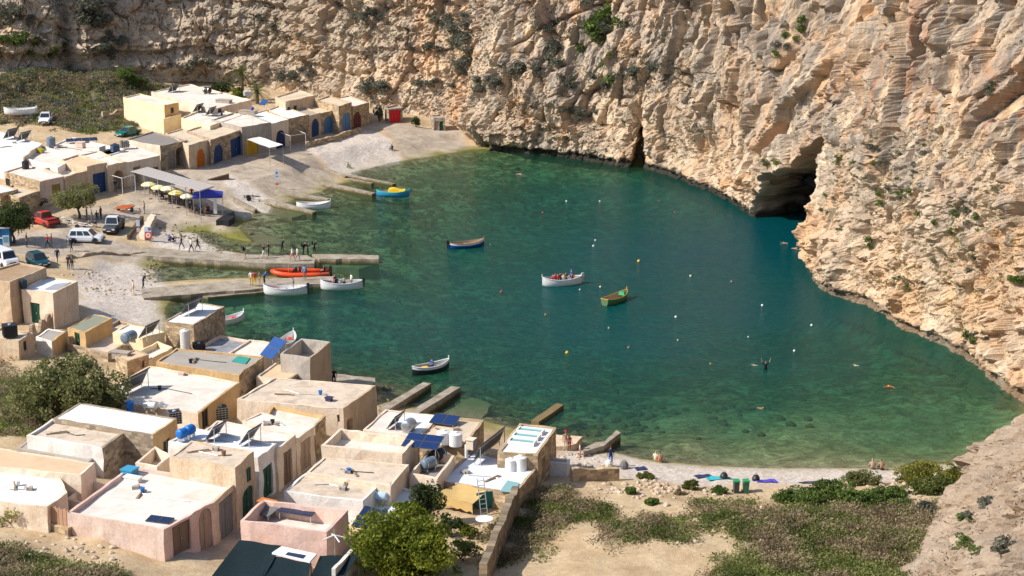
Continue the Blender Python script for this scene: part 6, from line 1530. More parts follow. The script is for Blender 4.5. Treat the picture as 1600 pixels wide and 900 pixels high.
# ------------------------------------------------------------------ vehicles
GLASSD = m_glass('car_glass', (0.02, 0.028, 0.035), .06); TYRE = m_plain('tyre_rubber', (.02, .02, .02), .8); RIMM = m_plain('wheel_rim', (.45, .45, .46), .35, .6); LAMPW = m_plain('headlamp', (.75, .75, .72), .15, 0, .05, .7); LAMPR = m_plain('tail_lamp', (.40, .01, .01), .2, 0, .05, .6); TRIM = m_plain('black_trim', (.02, .02, .022), .6); PLATE = m_plain('number_plate', (.70, .68, .62), .5)
def loft(mb, rings, mi=0, cap=True):
    m = len(rings[0]); mb.grid(rings, mi, closed=True)
    o = len(mb.v) - len(rings) * m
    if cap:
        mb.f += [tuple(o + k for k in range(m - 1, -1, -1)), tuple(o + (len(rings) - 1) * m + k for k in range(m))]; mb.m += [mi, mi]; mb.uv += [None, None]
def car(label, loc, rz, L, W_, H, paint_m, style, roof_m=None, name='car', cat='car'):
    """style: suv, hatch, sedan, pickup, van, jeep. x forward, wheels on z=0"""
    o = thing(name, label, cat, tuple(loc), rz, 'parked vehicles')
    hw = W_ / 2; wb = .30 * L; r = .32 if style != 'jeep' else .38
    zb = r * .75; belt = H * (.58 if style not in ('van', 'jeep') else .54)
    hood = belt * (.90 if style not in ('van',) else .98); x0, x1 = -L / 2, L / 2
    hl = {'suv': .24, 'hatch': .25, 'sedan': .27, 'pickup': .27, 'van': .14, 'jeep': .30}[style] * L    # bonnet length
    def ring(x, w, zl, zh):
        c = .10
        return [(x, -w * .92, zl), (x, -w, zl + .18), (x, -w, zh - .16), (x, -w * .90, zh), (x, w * .90, zh), (x, w, zh - .16), (x, w, zl + .18), (x, w * .92, zl)]
    tail = belt if style not in ('sedan',) else belt * .97
    b = MB()
    loft(b, [ring(x0, hw * .86, zb + .12, tail * .90), ring(x0 + .12, hw * .97, zb, tail), ring(x0 + L * .25, hw, zb, belt), ring(0, hw, zb, belt), ring(x1 - hl, hw, zb, belt * .99), ring(x1 - hl * .35, hw * .97, zb, hood), ring(x1 - .12, hw * .93, zb, hood * .90), ring(x1, hw * .82, zb + .12, hood * .74)])
    b.build('body', [paint_m], o)
    # cabin
    cab0 = {'suv': x0 + .06, 'hatch': x0 + .10, 'sedan': x0 + L * .17, 'pickup': x0 + L * .36, 'van': x0 + .04, 'jeep': x0 + L * .42}[style]
    cab1 = x1 - hl + .02
    rk0 = {'suv': .32, 'hatch': .42, 'sedan': .62, 'pickup': .14, 'van': .10, 'jeep': .10}[style]; rk1 = {'suv': .62, 'hatch': .66, 'sedan': .68, 'pickup': .58, 'van': .42, 'jeep': .22}[style]
    base = [(cab0, -hw * .94), (cab1, -hw * .94), (cab1, hw * .94), (cab0, hw * .94)]; top = [(cab0 + rk0, -hw * .78), (cab1 - rk1, -hw * .78), (cab1 - rk1, hw * .78), (cab0 + rk0, hw * .78)]
    zc = belt * .985; c = MB()
    c.add([(x, y, zc) for x, y in base] + [(x, y, H - .05) for x, y in top] + [(x * .98, y * .93, H) for x, y in top], [(0, 1, 5, 4), (1, 2, 6, 5), (2, 3, 7, 6), (3, 0, 4, 7), (4, 5, 9, 8), (5, 6, 10, 9), (6, 7, 11, 10), (7, 4, 8, 11), (8, 9, 10, 11)])
    c.build('cabin', [roof_m or paint_m], o)
    def pane(nm, a, b_, u0, u1, v0, v1, out):
        A0, A1 = Vector((*base[a], zc)), Vector((*base[b_], zc)); B0, B1 = Vector((*top[a], H - .05)), Vector((*top[b_], H - .05))
        f = lambda u, v: (A0.lerp(A1, u)).lerp(B0.lerp(B1, u), v) + Vector(out)
        m = MB(); m.add([f(u0, v0), f(u1, v0), f(u1, v1), f(u0, v1)], [(0, 1, 2, 3)]); m.add([f(u0, v0) - Vector(out) * .6, f(u1, v0) - Vector(out) * .6, f(u1, v1) - Vector(out) * .6, f(u0, v1) - Vector(out) * .6], [(3, 2, 1, 0)]); m.build(nm, [GLASSD], o)
    pane('windscreen', 1, 2, .05, .95, .08, .93, (.012, 0, .008)); pane('rear_window', 3, 0, .1, .9, .2, .9, (-.012, 0, .008))
    ns = {'suv': 3, 'hatch': 2, 'sedan': 2, 'pickup': 1, 'van': 3, 'jeep': 1}[style]
    for k in range(ns):
        u0, u1 = .06 + .88 * k / ns + .02, .06 + .88 * (k + 1) / ns - .02
        pane('side_window', 0, 1, u0, u1, .1, .9, (0, -.012, .004)); pane('side_window', 2, 3, 1 - u1, 1 - u0, .1, .9, (0, .012, .004))
    if style in ('pickup', 'jeep'):
        bd = MB(); zt = belt; bx0, bx1 = x0 + .06, cab0 - .04
        bd.box(((bx0 + bx1) / 2, 0, zt - .30), (bx1 - bx0, W_ * .86, .04))
        for s in (-1, 1): bd.box(((bx0 + bx1) / 2, s * hw * .93, zt + .02), (bx1 - bx0, .08, .14))
        bd.box((bx0, 0, zt + .02), (.08, W_ * .9, .14)); bd.build('load_bed', [TRIM], o)
    for sx in (-1, 1):
        for sy in (-1, 1):
            y = sy * (hw - .08)
            t = MB(); t.lathe([(r * .62, -.1), (r * .95, -.1), (r, -.06), (r, .06), (r * .95, .1), (r * .62, .1)], 20, 0, (sx * wb, y, r), 'Y'); ty_ = t.build('wheel', [TYRE], o)
            q = MB(); q.lathe([(r * .62, -.075), (r * .5, -.085), (r * .12, -.06), (r * .12, .06), (r * .5, .085), (r * .62, .075)], 14, 0, (sx * wb, y, r), 'Y'); rm = q.build('rim', [RIMM], o); rm.parent = ty_
            ar = MB(); ar.tube([(sx * wb + (r + .06) * math.cos(a * math.pi / 8), sy * (hw - .01), r + (r + .06) * math.sin(a * math.pi / 8)) for a in range(9)], .04, 5); ar.build('wheel_arch', [TRIM], o)
    for s in (-1, 1):
        h = MB(); h.box((x1 - .05, s * hw * .62, hood * .70), (.12, hw * .38, .15)); h.build('headlight', [LAMPW], o)
        h = MB(); h.box((x0 + .03, s * hw * .74, belt * .78), (.1, hw * .22, .26)); h.build('tail_light', [LAMPR], o)
        h = MB(); h.box((cab1 - .25, s * (hw + .09), belt + .07), (.12, .18, .13)); h.build('mirror', [paint_m], o)
    h = MB(); h.box((x1 - .01, 0, zb + .16), (.12, W_ * .84, .2)); h.build('front_bumper', [TRIM], o); h = MB(); h.box((x0 + .01, 0, zb + .18), (.12, W_ * .84, .2)); h.build('rear_bumper', [TRIM], o)
    h = MB(); h.box((x1 - .02, 0, hood * .66), (.06, W_ * .4, .14)); h.build('grille', [TRIM], o)
    h = MB(); h.box((x1 + .055, 0, zb + .2), (.02, .48, .11)); h.build('number_plate', [PLATE], o)
    return o
CARW = m_plain('car_white', (.74, .75, .78), .25, 0, .03, .6); CARG = m_plain('car_dark_grey', (.045, .055, .06), .35, 0, .05, .5); CART = m_plain('car_teal', (.006, .055, .075), .25, 0, .04, .6); CARGR = m_plain('car_green', (.005, .16, .12), .25, 0, .04, .6); CARR = m_plain('car_red', (.42, .03, .02), .4, 0, .1, .5)
def h_px(a, b): A, B = PG(*a), PG(*b); return math.atan2(B.y - A.y, B.x - A.x)
car('white hatchback SUV driving along the quay road', PG(135, 378), h_px((112, 376), (158, 379)), 4.2, 1.8, 1.6, CARW, 'suv', name='white_car')
car('dark grey off-road pickup with a white cab roof', PG(178, 361), h_px((188, 350), (170, 366)), 4.3, 1.75, 1.95, CARG, 'jeep', CARW, 'off_road_pickup', 'pickup')
car('dark teal hatchback parked near the rusty-roofed house', PG(60, 414), h_px((50, 408), (72, 420)), 3.9, 1.65, 1.42, CART, 'hatch', name='teal_car')
car('white van at the left edge behind the rusty roof', PG(6, 414), h_px((-6, 408), (20, 420)), 4.6, 1.8, 1.9, CARW, 'van', name='white_van', cat='van')
car('red pickup half hidden behind the dark tree', PG(70, 351), h_px((78, 353), (56, 345)), 4.4, 1.7, 1.7, CARR, 'pickup', name='red_pickup', cat='pickup')
car('green sedan parked on the dirt by the cream house', PG(200, 212), h_px((222, 206), (178, 213)), 4.5, 1.72, 1.4, CARGR, 'sedan', name='green_car')
car('white pickup with dark windscreen parked in the scrub', PG(72, 192), h_px((76, 184), (69, 195)), 4.6, 1.75, 1.7, CARW, 'pickup', name='white_pickup', cat='pickup')
# ------------------------------------------------------------------ people: one skinned body per pose
SKIN, HAIR, TORSO, SLEEVE, THIGH, SHIN, FOOT = range(7)
def body_mesh(name, J):
    """J: dict of joint positions for one pose (x forward, y left, z up); returns a mesh with region materials"""
    V, E, RAD, REG = [], [], [], []
    def add(p, r, reg, par=None):
        V.append(Vector(p)); RAD.append(r); REG.append(reg)
        if par is not None: E.append((par, len(V) - 1))
        return len(V) - 1
    pel = add(J['pelvis'], .135, THIGH); wst = add(J['waist'], .12, TORSO, pel); ch = add(J['chest'], .145, TORSO, wst); nk0 = add(J['neckbase'], .075, TORSO, ch)
    nk = add(J['neck'], .055, SKIN, nk0); jaw = add(Vector(J['head']) - .07 * (Vector(J['head']) - Vector(J['neck'])).normalized(), .075, SKIN, nk); hd = add(Vector(J['head']) + .05 * (Vector(J['head']) - Vector(J['neck'])).normalized(), .095, SKIN, jaw); cr = add(Vector(J['head']) + .13 * (Vector(J['head']) - Vector(J['neck'])).normalized(), .06, HAIR, hd)
    fwd = Vector(J.get('face', (1, 0, 0))); ns = add(Vector(J['head']) + fwd * .105 - Vector((0, 0, .01)), .018, SKIN, hd)
    for s, k in ((1, 'l'), (-1, 'r')):
        sh = add(J['sh_' + k], .066, SLEEVE, ch); el = add(J['el_' + k], .046, SLEEVE, sh); m_ = add(Vector(J['el_' + k]).lerp(Vector(J['wr_' + k]), .35), .042, SKIN, el); wr = add(J['wr_' + k], .028, SKIN, m_)
        d = (Vector(J['wr_' + k]) - Vector(J['el_' + k])).normalized(); pa = add(Vector(J['wr_' + k]) + d * .07, .036, SKIN, wr)
        side = d.cross(Vector((0, s, 0.01))); side = side.normalized() if side.length > .05 else Vector((1, 0, 0))
        for q, (off, ln) in enumerate(((-.028, .06), (-.009, .075), (.01, .07), (.028, .055))):
            a = add(Vector(J['wr_' + k]) + d * .115 + side * off, .010, SKIN, pa); add(Vector(J['wr_' + k]) + d * (.115 + ln) + side * off * 1.15 + Vector((0, -s * .015, 0)), .008, SKIN, a)
        th = add(Vector(J['wr_' + k]) + d * .05 + side * .048, .011, SKIN, pa); add(Vector(J['wr_' + k]) + d * .09 + side * .068, .009, SKIN, th)
        hp = add(J['hip_' + k], .098, THIGH, pel); kn = add(J['kn_' + k], .062, THIGH, hp); cf = add(Vector(J['kn_' + k]).lerp(Vector(J['an_' + k]), .3), .058, SHIN, kn); an = add(J['an_' + k], .036, SHIN, cf)
        add(J['toe_' + k], .034, FOOT, an)
    me = bpy.data.meshes.new(name); me.from_pydata([tuple(v) for v in V], E, [])
    ob = bpy.data.objects.new(name, me); COL.objects.link(ob)
    sk = ob.modifiers.new('skin', 'SKIN'); sk.use_smooth_shade = True
    for i, sv in enumerate(me.skin_vertices[0].data): sv.radius = (RAD[i], RAD[i] * 1.0); sv.use_root = (i == 0)
    me.skin_vertices[0].data[ch].radius = (.15, .12)
    sb = ob.modifiers.new('sub', 'SUBSURF'); sb.levels = 1; sb.render_levels = 1
    dg = bpy.context.evaluated_depsgraph_get(); out = bpy.data.meshes.new_from_object(ob.evaluated_get(dg)); out.name = name
    bpy.data.objects.remove(ob); bpy.data.meshes.remove(me)
    segs = [(np.array(V[a]), np.array(V[b]), REG[b] if REG[b] != HAIR else HAIR) for a, b in E]
    out.materials.clear()
    for _ in range(7): out.materials.append(None)
    H = Vector(J['head']); up = (H - Vector(J['neck'])).normalized()
    for f in out.polygons:
        c = np.array(f.center); best, reg = 1e9, 0
        for a, b, r_ in segs:
            ab = b - a; t = max(0, min(1, np.dot(c - a, ab) / (np.dot(ab, ab) + 1e-9))); d = np.linalg.norm(c - a - t * ab)
            if d < best: best, reg = d, r_
        v = Vector(f.center) - H
        if v.length < .2 and (v.dot(up) > .045 or (v.dot(up) > -.06 and v.dot(fwd) < -.03)): reg = HAIR
        f.material_index = reg; f.use_smooth = True
    return out
def pose_stand(walk=0.0, arms=0.0, lean=0.0):
    J = dict(pelvis=(0, 0, .95), waist=(lean * .3, 0, 1.12), chest=(lean * .7, 0, 1.32), neckbase=(lean, 0, 1.46), neck=(lean + .01, 0, 1.52), head=(lean + .02, 0, 1.63))
    for s, k in ((1, 'l'), (-1, 'r')):
        w = walk * s
        J['sh_' + k] = (lean * .95, s * .19, 1.41)
        if arms: J['el_' + k] = (.08, s * .36, 1.60); J['wr_' + k] = (.1, s * .42, 1.86)
        else: J['el_' + k] = (lean * .8 - w * .14, s * .25, 1.14); J['wr_' + k] = (lean + .08 - w * .22, s * .26, .90)
        J['hip_' + k] = (0, s * .10, .90); J['kn_' + k] = (w * .20 + .02, s * .11, .50); J['an_' + k] = (w * .30 - .03, s * .11, .09 + (.06 if w < 0 else 0)); J['toe_' + k] = (w * .30 + .14, s * .13, .035 + (.02 if w < 0 else 0))
    return J
def pose_sit(seat=.42, legs=.42):
    J = dict(pelvis=(0, 0, seat + .1), waist=(-.01, 0, seat + .27), chest=(.03, 0, seat + .47), neckbase=(.06, 0, seat + .61), neck=(.08, 0, seat + .67), head=(.11, 0, seat + .78))
    for s, k in ((1, 'l'), (-1, 'r')):
        J['sh_' + k] = (.05, s * .19, seat + .56); J['el_' + k] = (.1, s * .27, seat + .32); J['wr_' + k] = (.32, s * .2, seat + .26)
        J['hip_' + k] = (.04, s * .1, seat + .08); J['kn_' + k] = (.45, s * .14, seat + .10 + (.25 if legs < .1 else 0)); J['an_' + k] = (.48 + (.12 if legs < .1 else 0), s * .13, seat - legs + .09); J['toe_' + k] = (.64 + (.12 if legs < .1 else 0), s * .14, seat - legs + .035)
    return J
def pose_swim():
    J = dict(pelvis=(-.1, 0, -.06), waist=(.08, 0, -.02), chest=(.28, 0, .0), neckbase=(.42, 0, .03), neck=(.48, 0, .06), head=(.58, 0, .12), face=(.9, 0, .3))
    for s, k in ((1, 'l'), (-1, 'r')):
        J['sh_' + k] = (.36, s * .19, .02); J['el_' + k] = (.52, s * .42, .03); J['wr_' + k] = (.72, s * .5, .02); J['hip_' + k] = (-.16, s * .1, -.07); J['kn_' + k] = (-.55, s * .16, -.12); J['an_' + k] = (-.92, s * .2, -.1); J['toe_' + k] = (-1.08, s * .22, -.12)
    return J
POSE = {'stand': body_mesh('standing_body', pose_stand()), 'walk': body_mesh('walking_body', pose_stand(1.0)), 'bend': body_mesh('stooping_body', pose_stand(.4, 0, .22)), 'arms': body_mesh('arms_raised_body', pose_stand(0, 1)),
        'sit': body_mesh('seated_body', pose_sit()), 'sitlow': body_mesh('ground_seated_body', pose_sit(.06, .06)), 'swim': body_mesh('swimming_body', pose_swim())}
PC = {'skin': (.46, .29, .21), 'tan': (.36, .20, .13), 'brown': (.035, .02, .012), 'blond': (.42, .28, .12), 'white': (.72, .70, .66), 'black': (.015, .015, .018), 'navy': (.015, .025, .07), 'red': (.40, .03, .03), 'blue': (.03, .10, .34), 'sky': (.25, .38, .55), 'yellow': (.68, .42, .03), 'grey': (.18, .18, .18), 'teal': (.02, .30, .36),
      'pink': (.55, .20, .22), 'orange': (.66, .18, .05), 'green': (.04, .20, .09), 'cream': (.58, .50, .38), 'jean': (.04, .06, .12), 'brownc': (.14, .08, .05)}
def pm(c): return m_plain('cloth_' + c if c not in ('skin', 'tan') else c + '_tone', PC[c], .8 if c not in ('skin', 'tan') else .55, 0, .12, .2, 8)
PERSON_N = [0]
def person(label, loc, rz, pose='stand', top='navy', legs='jean', hair='brown', skin='skin', bare_legs=False, bare_arms=True, shoes='black', scale=1.0, hat=None, pack=None, group=None, name='person'):
    PERSON_N[0] += 1
    me = POSE[pose].copy()
    cols = {SKIN: skin, HAIR: hair, TORSO: top, SLEEVE: skin if bare_arms and top == skin else top, THIGH: legs, SHIN: skin if bare_legs else legs, FOOT: shoes if not bare_legs or shoes != 'black' else skin}
    for i in range(7): me.materials[i] = pm(cols[i])
    o = bpy.data.objects.new(name, me); COL.objects.link(o); o.location = loc; o.rotation_euler = (0, 0, rz); o.scale = (scale,) * 3
    tag(o, label, 'person', group)
    z = {'stand': 1.63, 'walk': 1.63, 'bend': 1.63, 'arms': 1.63, 'sit': 1.2, 'sitlow': .84, 'swim': .12}[pose]; xh = {'bend': .24, 'sit': .11, 'sitlow': .11, 'swim': .58}.get(pose, .02)
    if hat:
        b = MB(); b.lathe([(.17, z + .06), (.17, z + .075), (.105, z + .08), (.10, z + .15), (.06, z + .185)], 12, 0, (xh, 0, 0)); b.build('hat', [pm(hat)], o)
    if pack:
        b = MB(); b.box((-.2, 0, z - .32), (.17, .3, .42), 0, 0, .8); b.build('backpack', [pm(pack)], o)
    return o
def at(x, y, sea=None): return P(x, y, sea) if sea is not None else PG(x, y)
GP = 'people on the quay and piers'
PEOPLE = [  # label, px, heading deg, pose, top, legs, kwargs
    ('walker in red shirt on the road left of the white car', (75, 388), 200, 'walk', 'red', 'black', {}), ('companion in a red jacket beside the road walker', (81, 387), 20, 'stand', 'red', 'grey', {}), ('person in black stepping past the white car', (112, 393), 240, 'walk', 'black', 'black', dict(pack='navy')),
    ('walker in dark clothes carrying a pink bag', (90, 410), 260, 'walk', 'navy', 'jean', dict(pack='pink')), ('left of two hikers in black on the pebble path', (107.5, 421), 250, 'stand', 'black', 'black', dict(pack='grey')), ('right of two hikers in black on the pebble path', (113, 421), 280, 'walk', 'grey', 'black', dict(pack='black')),
    ('person in a pale long dress on the pebbles by the lower pier', (209, 461), 200, 'stand', 'cream', 'cream', dict(shoes='cream')), ('stooping person in dark clothes at the root of the lower pier', (224, 451), 30, 'bend', 'navy', 'black', {}), ('bare-chested man standing alone on the concrete', (226, 334), 190, 'stand', 'tan', 'grey', dict(skin='tan')),
    ('seated visitor in blue at the roadside', (266, 377), -90, 'sitlow', 'blue', 'jean', {}), ('seated visitor in black next to the blue one', (271, 379), -60, 'sitlow', 'black', 'jean', {}), ('walker in black at the root of the divers\' pier', (284, 390), 180, 'walk', 'black', 'navy', {}), ('walker in white shirt at the root of the divers\' pier', (299, 394), 20, 'walk', 'white', 'black', {}), ('walker in dark coat just right of the white shirt', (309, 391), 10, 'walk', 'black', 'jean', {}),
    ('lone walker with backpack on the divers\' pier', (383, 405), 20, 'stand', 'navy', 'grey', dict(pack='black', bare_legs=True)), ('walker with white bag on the divers\' pier', (412.5, 404), 0, 'walk', 'black', 'white', {}), ('diver in full black suit upright on the pier', (420, 400), 180, 'stand', 'black', 'black', {}), ('diver with tanks bending at the pier edge', (441, 394), 0, 'bend', 'black', 'black', dict(pack='grey')), ('woman in white top on the pier beside the divers', (457, 408), 160, 'walk', 'white', 'pink', dict(bare_legs=True)), ('woman in white shirt with tan shorts on the pier', (465, 408), 10, 'walk', 'white', 'cream', dict(bare_legs=True)),
    ('first of three divers in black standing in the shallows', (474, 392), 30, 'bend', 'black', 'black', dict(pack='black')), ('second of three divers in black standing in the shallows', (481, 392), 200, 'bend', 'black', 'black', dict(pack='grey')), ('outermost of three divers in black in the shallows', (491, 389), 0, 'bend', 'black', 'black', dict(pack='black')),
    ('person in white top and yellow trousers on the lower pier', (393, 446), 270, 'stand', 'white', 'yellow', {}), ('person with dark hair and yellow trousers on the lower pier', (398, 447), 90, 'stand', 'red', 'yellow', {}), ('person in brown coat on the lower pier', (406, 447), 200, 'stand', 'brownc', 'yellow', {}), ('person in blue jacket on the lower pier', (413, 446), 20, 'bend', 'blue', 'black', {}), ('man in pale blue shirt stepping to the orange boat', (476.5, 437), 100, 'stand', 'sky', 'grey', {}),
    ('dark-clad person in the gap beside the tall concrete house', (522, 603), -90, 'stand', 'black', 'black', {}), ('sunbather sitting by the far slipway beams', (543, 262), -40, 'sitlow', 'white', 'green', dict(skin='tan')), ('dark sunbather lying back on the far pebbles', (613, 234), -120, 'sitlow', 'black', 'black', {}),
    ('man with red cap standing on the tan landing', (884, 704), -80, 'stand', 'tan', 'cream', dict(hat='red', skin='tan')), ('child in red beside the man with the red cap', (890, 703), -60, 'stand', 'red', 'red', dict(scale=.75, skin='tan')), ('child in pale shirt at the rocks by the landing', (906, 714), 0, 'stand', 'cream', 'pink', dict(scale=.7)), ('bather in dark top and blue wrap on the beach', (954, 728), 90, 'stand', 'navy', 'blue', dict(skin='tan')),
    ('fair-haired bather crouching at the waterline', (1024, 721), 60, 'sitlow', 'cream', 'cream', dict(hair='blond')), ('dark-haired bather sitting at the waterline', (1031, 723), 90, 'sitlow', 'tan', 'orange', dict(skin='tan')), ('left of two sunbathers by the beach bushes', (1363, 734), 90, 'sitlow', 'skin', 'grey', dict(hair='blond')), ('right of two sunbathers by the beach bushes', (1377, 735), 90, 'sitlow', 'tan', 'black', dict(skin='tan')),
    ('visitor in teal shirt under the round tree', (144, 348), 200, 'stand', 'teal', 'grey', {}), ('visitor in brown under the round tree', (136, 344), 20, 'stand', 'brownc', 'jean', {}), ('visitor in red-brown near the grey pickup', (158, 343), 160, 'stand', 'brownc', 'black', {}), ('seated visitor in dark clothes below the round tree', (140, 353), 250, 'sitlow', 'grey', 'black', {}), ('visitor with pale trousers below the round tree', (149, 354), 270, 'sitlow', 'navy', 'cream', {}), ('visitor in black among the group under the tree', (152, 350), 100, 'stand', 'black', 'jean', {}), ('shaded person at the wide open arch', (181, 300), -90, 'stand', 'navy', 'grey', {}),
    ('cafe guest in blue under the gazebo', (311, 333), 30, 'sit', 'blue', 'jean', {}), ('cafe guest in white under the gazebo', (316, 329), 200, 'sit', 'white', 'black', {}), ('cafe guest in red under the gazebo', (326, 334), 160, 'sit', 'red', 'jean', {}), ('cafe guest in black at the left gazebo table', (302, 330), 0, 'sit', 'black', 'jean', {}), ('cafe guest in dark clothes under the rightmost parasol', (289, 321), 20, 'sit', 'navy', 'grey', {}), ('standing person in the shade of the slatted canopy', (300, 312), -90, 'stand', 'red', 'black', {}),
    ('passer-by in dark clothes by the blue kiosk', (42, 386), 0, 'stand', 'brownc', 'jean', {}),
]
for lab, px, hd_, ps, top, lg, kw in PEOPLE:
    q = PG(*px)
    for (x0, x1, y0, y1, hh) in ((240, 500, 384, 412, .75), (385, 480, 428, 450, .65), (870, 900, 690, 706, .65)):
        if x0 < px[0] < x1 and y0 < px[1] < y1 and 'shallows' not in lab: q = P(px[0], px[1], hh)
    if 'shallows' in lab: q = P(px[0], px[1], 0) + Vector((0, 0, -.55))
    if 'tall concrete' in lab: q = P(px[0], px[1], 1.0)
    person(lab, q, R(hd_), ps, top, lg, group=GP, **kw)
GS = 'swimmers in the lagoon'
for lab, px, hd_, ps, top, lg, kw, dz in [
    ('bather standing waist-deep with both arms raised', (1196, 577), -90, 'arms', 'black', 'black', dict(bare_legs=True), -.85), ('swimmer floating beside the arm-raising bather', (1184, 571), 160, 'swim', 'skin', 'skin', {}, 0), ('swimmer with an orange cap near the right-hand shallows', (1389, 602), -100, 'swim', 'orange', 'orange', dict(hair='orange'), .02),
    ('grey swimmer between the arm-raising bather and the orange cap', (1342, 571), 170, 'swim', 'cream', 'grey', {}, 0), ('swimmer in the near shallows above the beach', (1183, 637), -20, 'swim', 'tan', 'black', dict(skin='tan'), 0), ('upper of two snorkellers by the cave-side rock', (1230, 380), 170, 'swim', 'skin', 'navy', {}, .03), ('lower of two snorkellers by the cave-side rock', (1238, 388), 0, 'swim', 'skin', 'teal', {}, .03), ('lone swimmer in the far left water', (808, 272), 10, 'swim', 'skin', 'skin', {}, .04)]:
    q = P(px[0], px[1], 0); person(lab, q + Vector((0, 0, dz - (.07 if ps == 'swim' else 0))), R(hd_), ps, top, lg, group=GS, **kw)
def crew(bt, lst, grp):
    for lab, x, y, hd_, ps, top, lg in lst:
        m = Matrix.Translation(bt.location) @ Matrix.Rotation(bt.rotation_euler.z, 4, 'Z'); q = m @ Vector((x, y, .10 if ps in ('stand', 'walk') else .12))
        person(lab, q, bt.rotation_euler.z + R(hd_), ps, top, lg, group=grp)
crew(b4, [('passenger in dark red at the bow of the crowded boat', 1.25, .2, 180, 'sit', 'red', 'black'), ('passenger in pink on the crowded boat', .75, -.25, 90, 'sit', 'pink', 'jean'), ('passenger in red with raised head on the crowded boat', .55, .28, -90, 'sit', 'red', 'navy'), ('passenger in black on the crowded boat', .15, -.25, 90, 'sit', 'black', 'black'), ('passenger in tan on the crowded boat', -.1, .3, -90, 'sit', 'cream', 'jean'), ('passenger in brown on the crowded boat', -.5, -.25, 90, 'sit', 'brownc', 'navy'), ('boatman in blue standing at the stern of the crowded boat', -1.1, .1, 0, 'stand', 'blue', 'navy'), ('passenger in orange near the stern of the crowded boat', -1.35, -.25, 60, 'sit', 'orange', 'pink')], 'passengers of the crowded boat')
crew(b8, [('passenger in pink at the bow of the pier-end boat', 1.0, .2, 180, 'sit', 'pink', 'navy'), ('passenger in blue on the pier-end boat', .6, -.2, 90, 'sit', 'blue', 'jean'), ('passenger in white on the pier-end boat', .2, .25, -90, 'sit', 'white', 'grey'), ('passenger in pale shirt on the pier-end boat', -.3, -.2, 90, 'sit', 'cream', 'black'), ('man in white at the stern of the pier-end boat', -1.1, .1, 20, 'stand', 'white', 'grey'), ('tall dark-clad man boarding the pier-end boat', .75, .25, 0, 'stand', 'black', 'black')], 'people on the pier-end boat')
crew(b6, [('boatman in blue shirt sitting in the black-striped boat', .2, 0, 180, 'sit', 'blue', 'jean')], None); crew(b7, [('boatman standing in the boat with the orange ring', -.9, 0, 0, 'stand', 'grey', 'white')], None); crew(rib, [('diver in black on the orange inflatable', -.3, .3, 90, 'sit', 'black', 'black'), ('helper in navy on the orange inflatable', .2, -.3, 180, 'sit', 'navy', 'navy'), ('diver in dark suit at the stern of the inflatable', -2.7, .2, 0, 'sit', 'black', 'black')], 'crew of the inflatable')
# ------------------------------------------------------------------ plants
def leaf_material(name, dark, light, rough=.6):
    if name in MATS: return MATS[name]
    t = NT(name)
    f = t.attr('tone')
    c = t.mix(f, dark, light); t.color(c); t.b.inputs['Roughness'].default_value = rough; t.b.inputs['Specular IOR Level'].default_value = .25
    tr = t.n('ShaderNodeBsdfTranslucent'); t.l(t.mix(0.5, c, sc3(light, 1.3)), tr.inputs['Color'])
    mx = t.n('ShaderNodeMixShader'); mx.inputs[0].default_value = .4; t.l(t.b.outputs[0], mx.inputs[1]); t.l(tr.outputs[0], mx.inputs[2]); t.l(mx.outputs[0], t.out.inputs['Surface'])
    MATS[name] = t.m; return t.m
L_OLIVE = leaf_material('olive_leaves', (.075, .088, .028), (.29, .29, .115)); L_DARK = leaf_material('dark_leaves', (.022, .038, .012), (.10, .14, .04)); L_BRIGHT = leaf_material('bright_leaves', (.055, .085, .008), (.28, .31, .035)); L_GREY = leaf_material('grey_shrub_leaves', (.060, .066, .050), (.22, .22, .165)); L_DRY = leaf_material('dry_scrub', (.15, .115, .065), (.40, .32, .19)); L_GRASS = leaf_material('green_scrub', (.055, .080, .016), (.24, .26, .075)); L_PALM = leaf_material('palm_leaves', (.03, .05, .014), (.15, .18, .055)); L_SALT = leaf_material('beach_shrub_leaves', (.045, .085, .018), (.19, .26, .06)); L_YEL = leaf_material('yellowish_shrub', (.09, .095, .014), (.34, .33, .07))
BARK = m_plain('bark', (.13, .09, .06), .9, 0, .3, .1, 6)
def leaves(cent, size, rng, flat=0.0):
    """small two-triangle leaves around centres -> verts, faces, tone"""
    n = len(cent)
    a = rng.normal(size=(n, 3)); a /= np.linalg.norm(a, axis=1)[:, None]
    b = rng.normal(size=(n, 3)); b -= a * (a * b).sum(1)[:, None]; b /= np.linalg.norm(b, axis=1)[:, None]
    s = size * rng.uniform(.55, 1.3, (n, 1))
    p = np.stack([cent - a * s, cent - b * s * .55 + a * s * .1, cent + a * s, cent + b * s * .55 + a * s * .1], 1).reshape(-1, 3)
    f = np.arange(4 * n).reshape(n, 4)
    return p, f
def crown_points(n, rx, ry, rz, rng, lobes=9, shell=.55, zmin=-1.0):
    """points spread through an uneven crown of overlapping clumps"""
    C = rng.normal(size=(lobes, 3)); C /= np.linalg.norm(C, axis=1)[:, None]; C *= rng.uniform(.25, .72, (lobes, 1)); C[:, 2] = np.maximum(C[:, 2], zmin * .6)
    rad = rng.uniform(.28, .52, lobes)
    k = rng.integers(0, lobes, n); d = rng.normal(size=(n, 3)); d /= np.linalg.norm(d, axis=1)[:, None]
    r = rng.uniform(shell, 1.0, (n, 1)) ** .6
    p = C[k] + d * r * rad[k][:, None]
    # gaps
    g = fbm(p[:, 0] * 3.1 + 9, p[:, 1] * 3.1, p[:, 2] * 3.1, 2, int(rng.integers(0, 99)))
    p = p[(g > -.35) & (p[:, 2] > zmin)]
    return p * np.array([rx, ry, rz]), (g[(g > -.35)][:len(p)] if False else None)
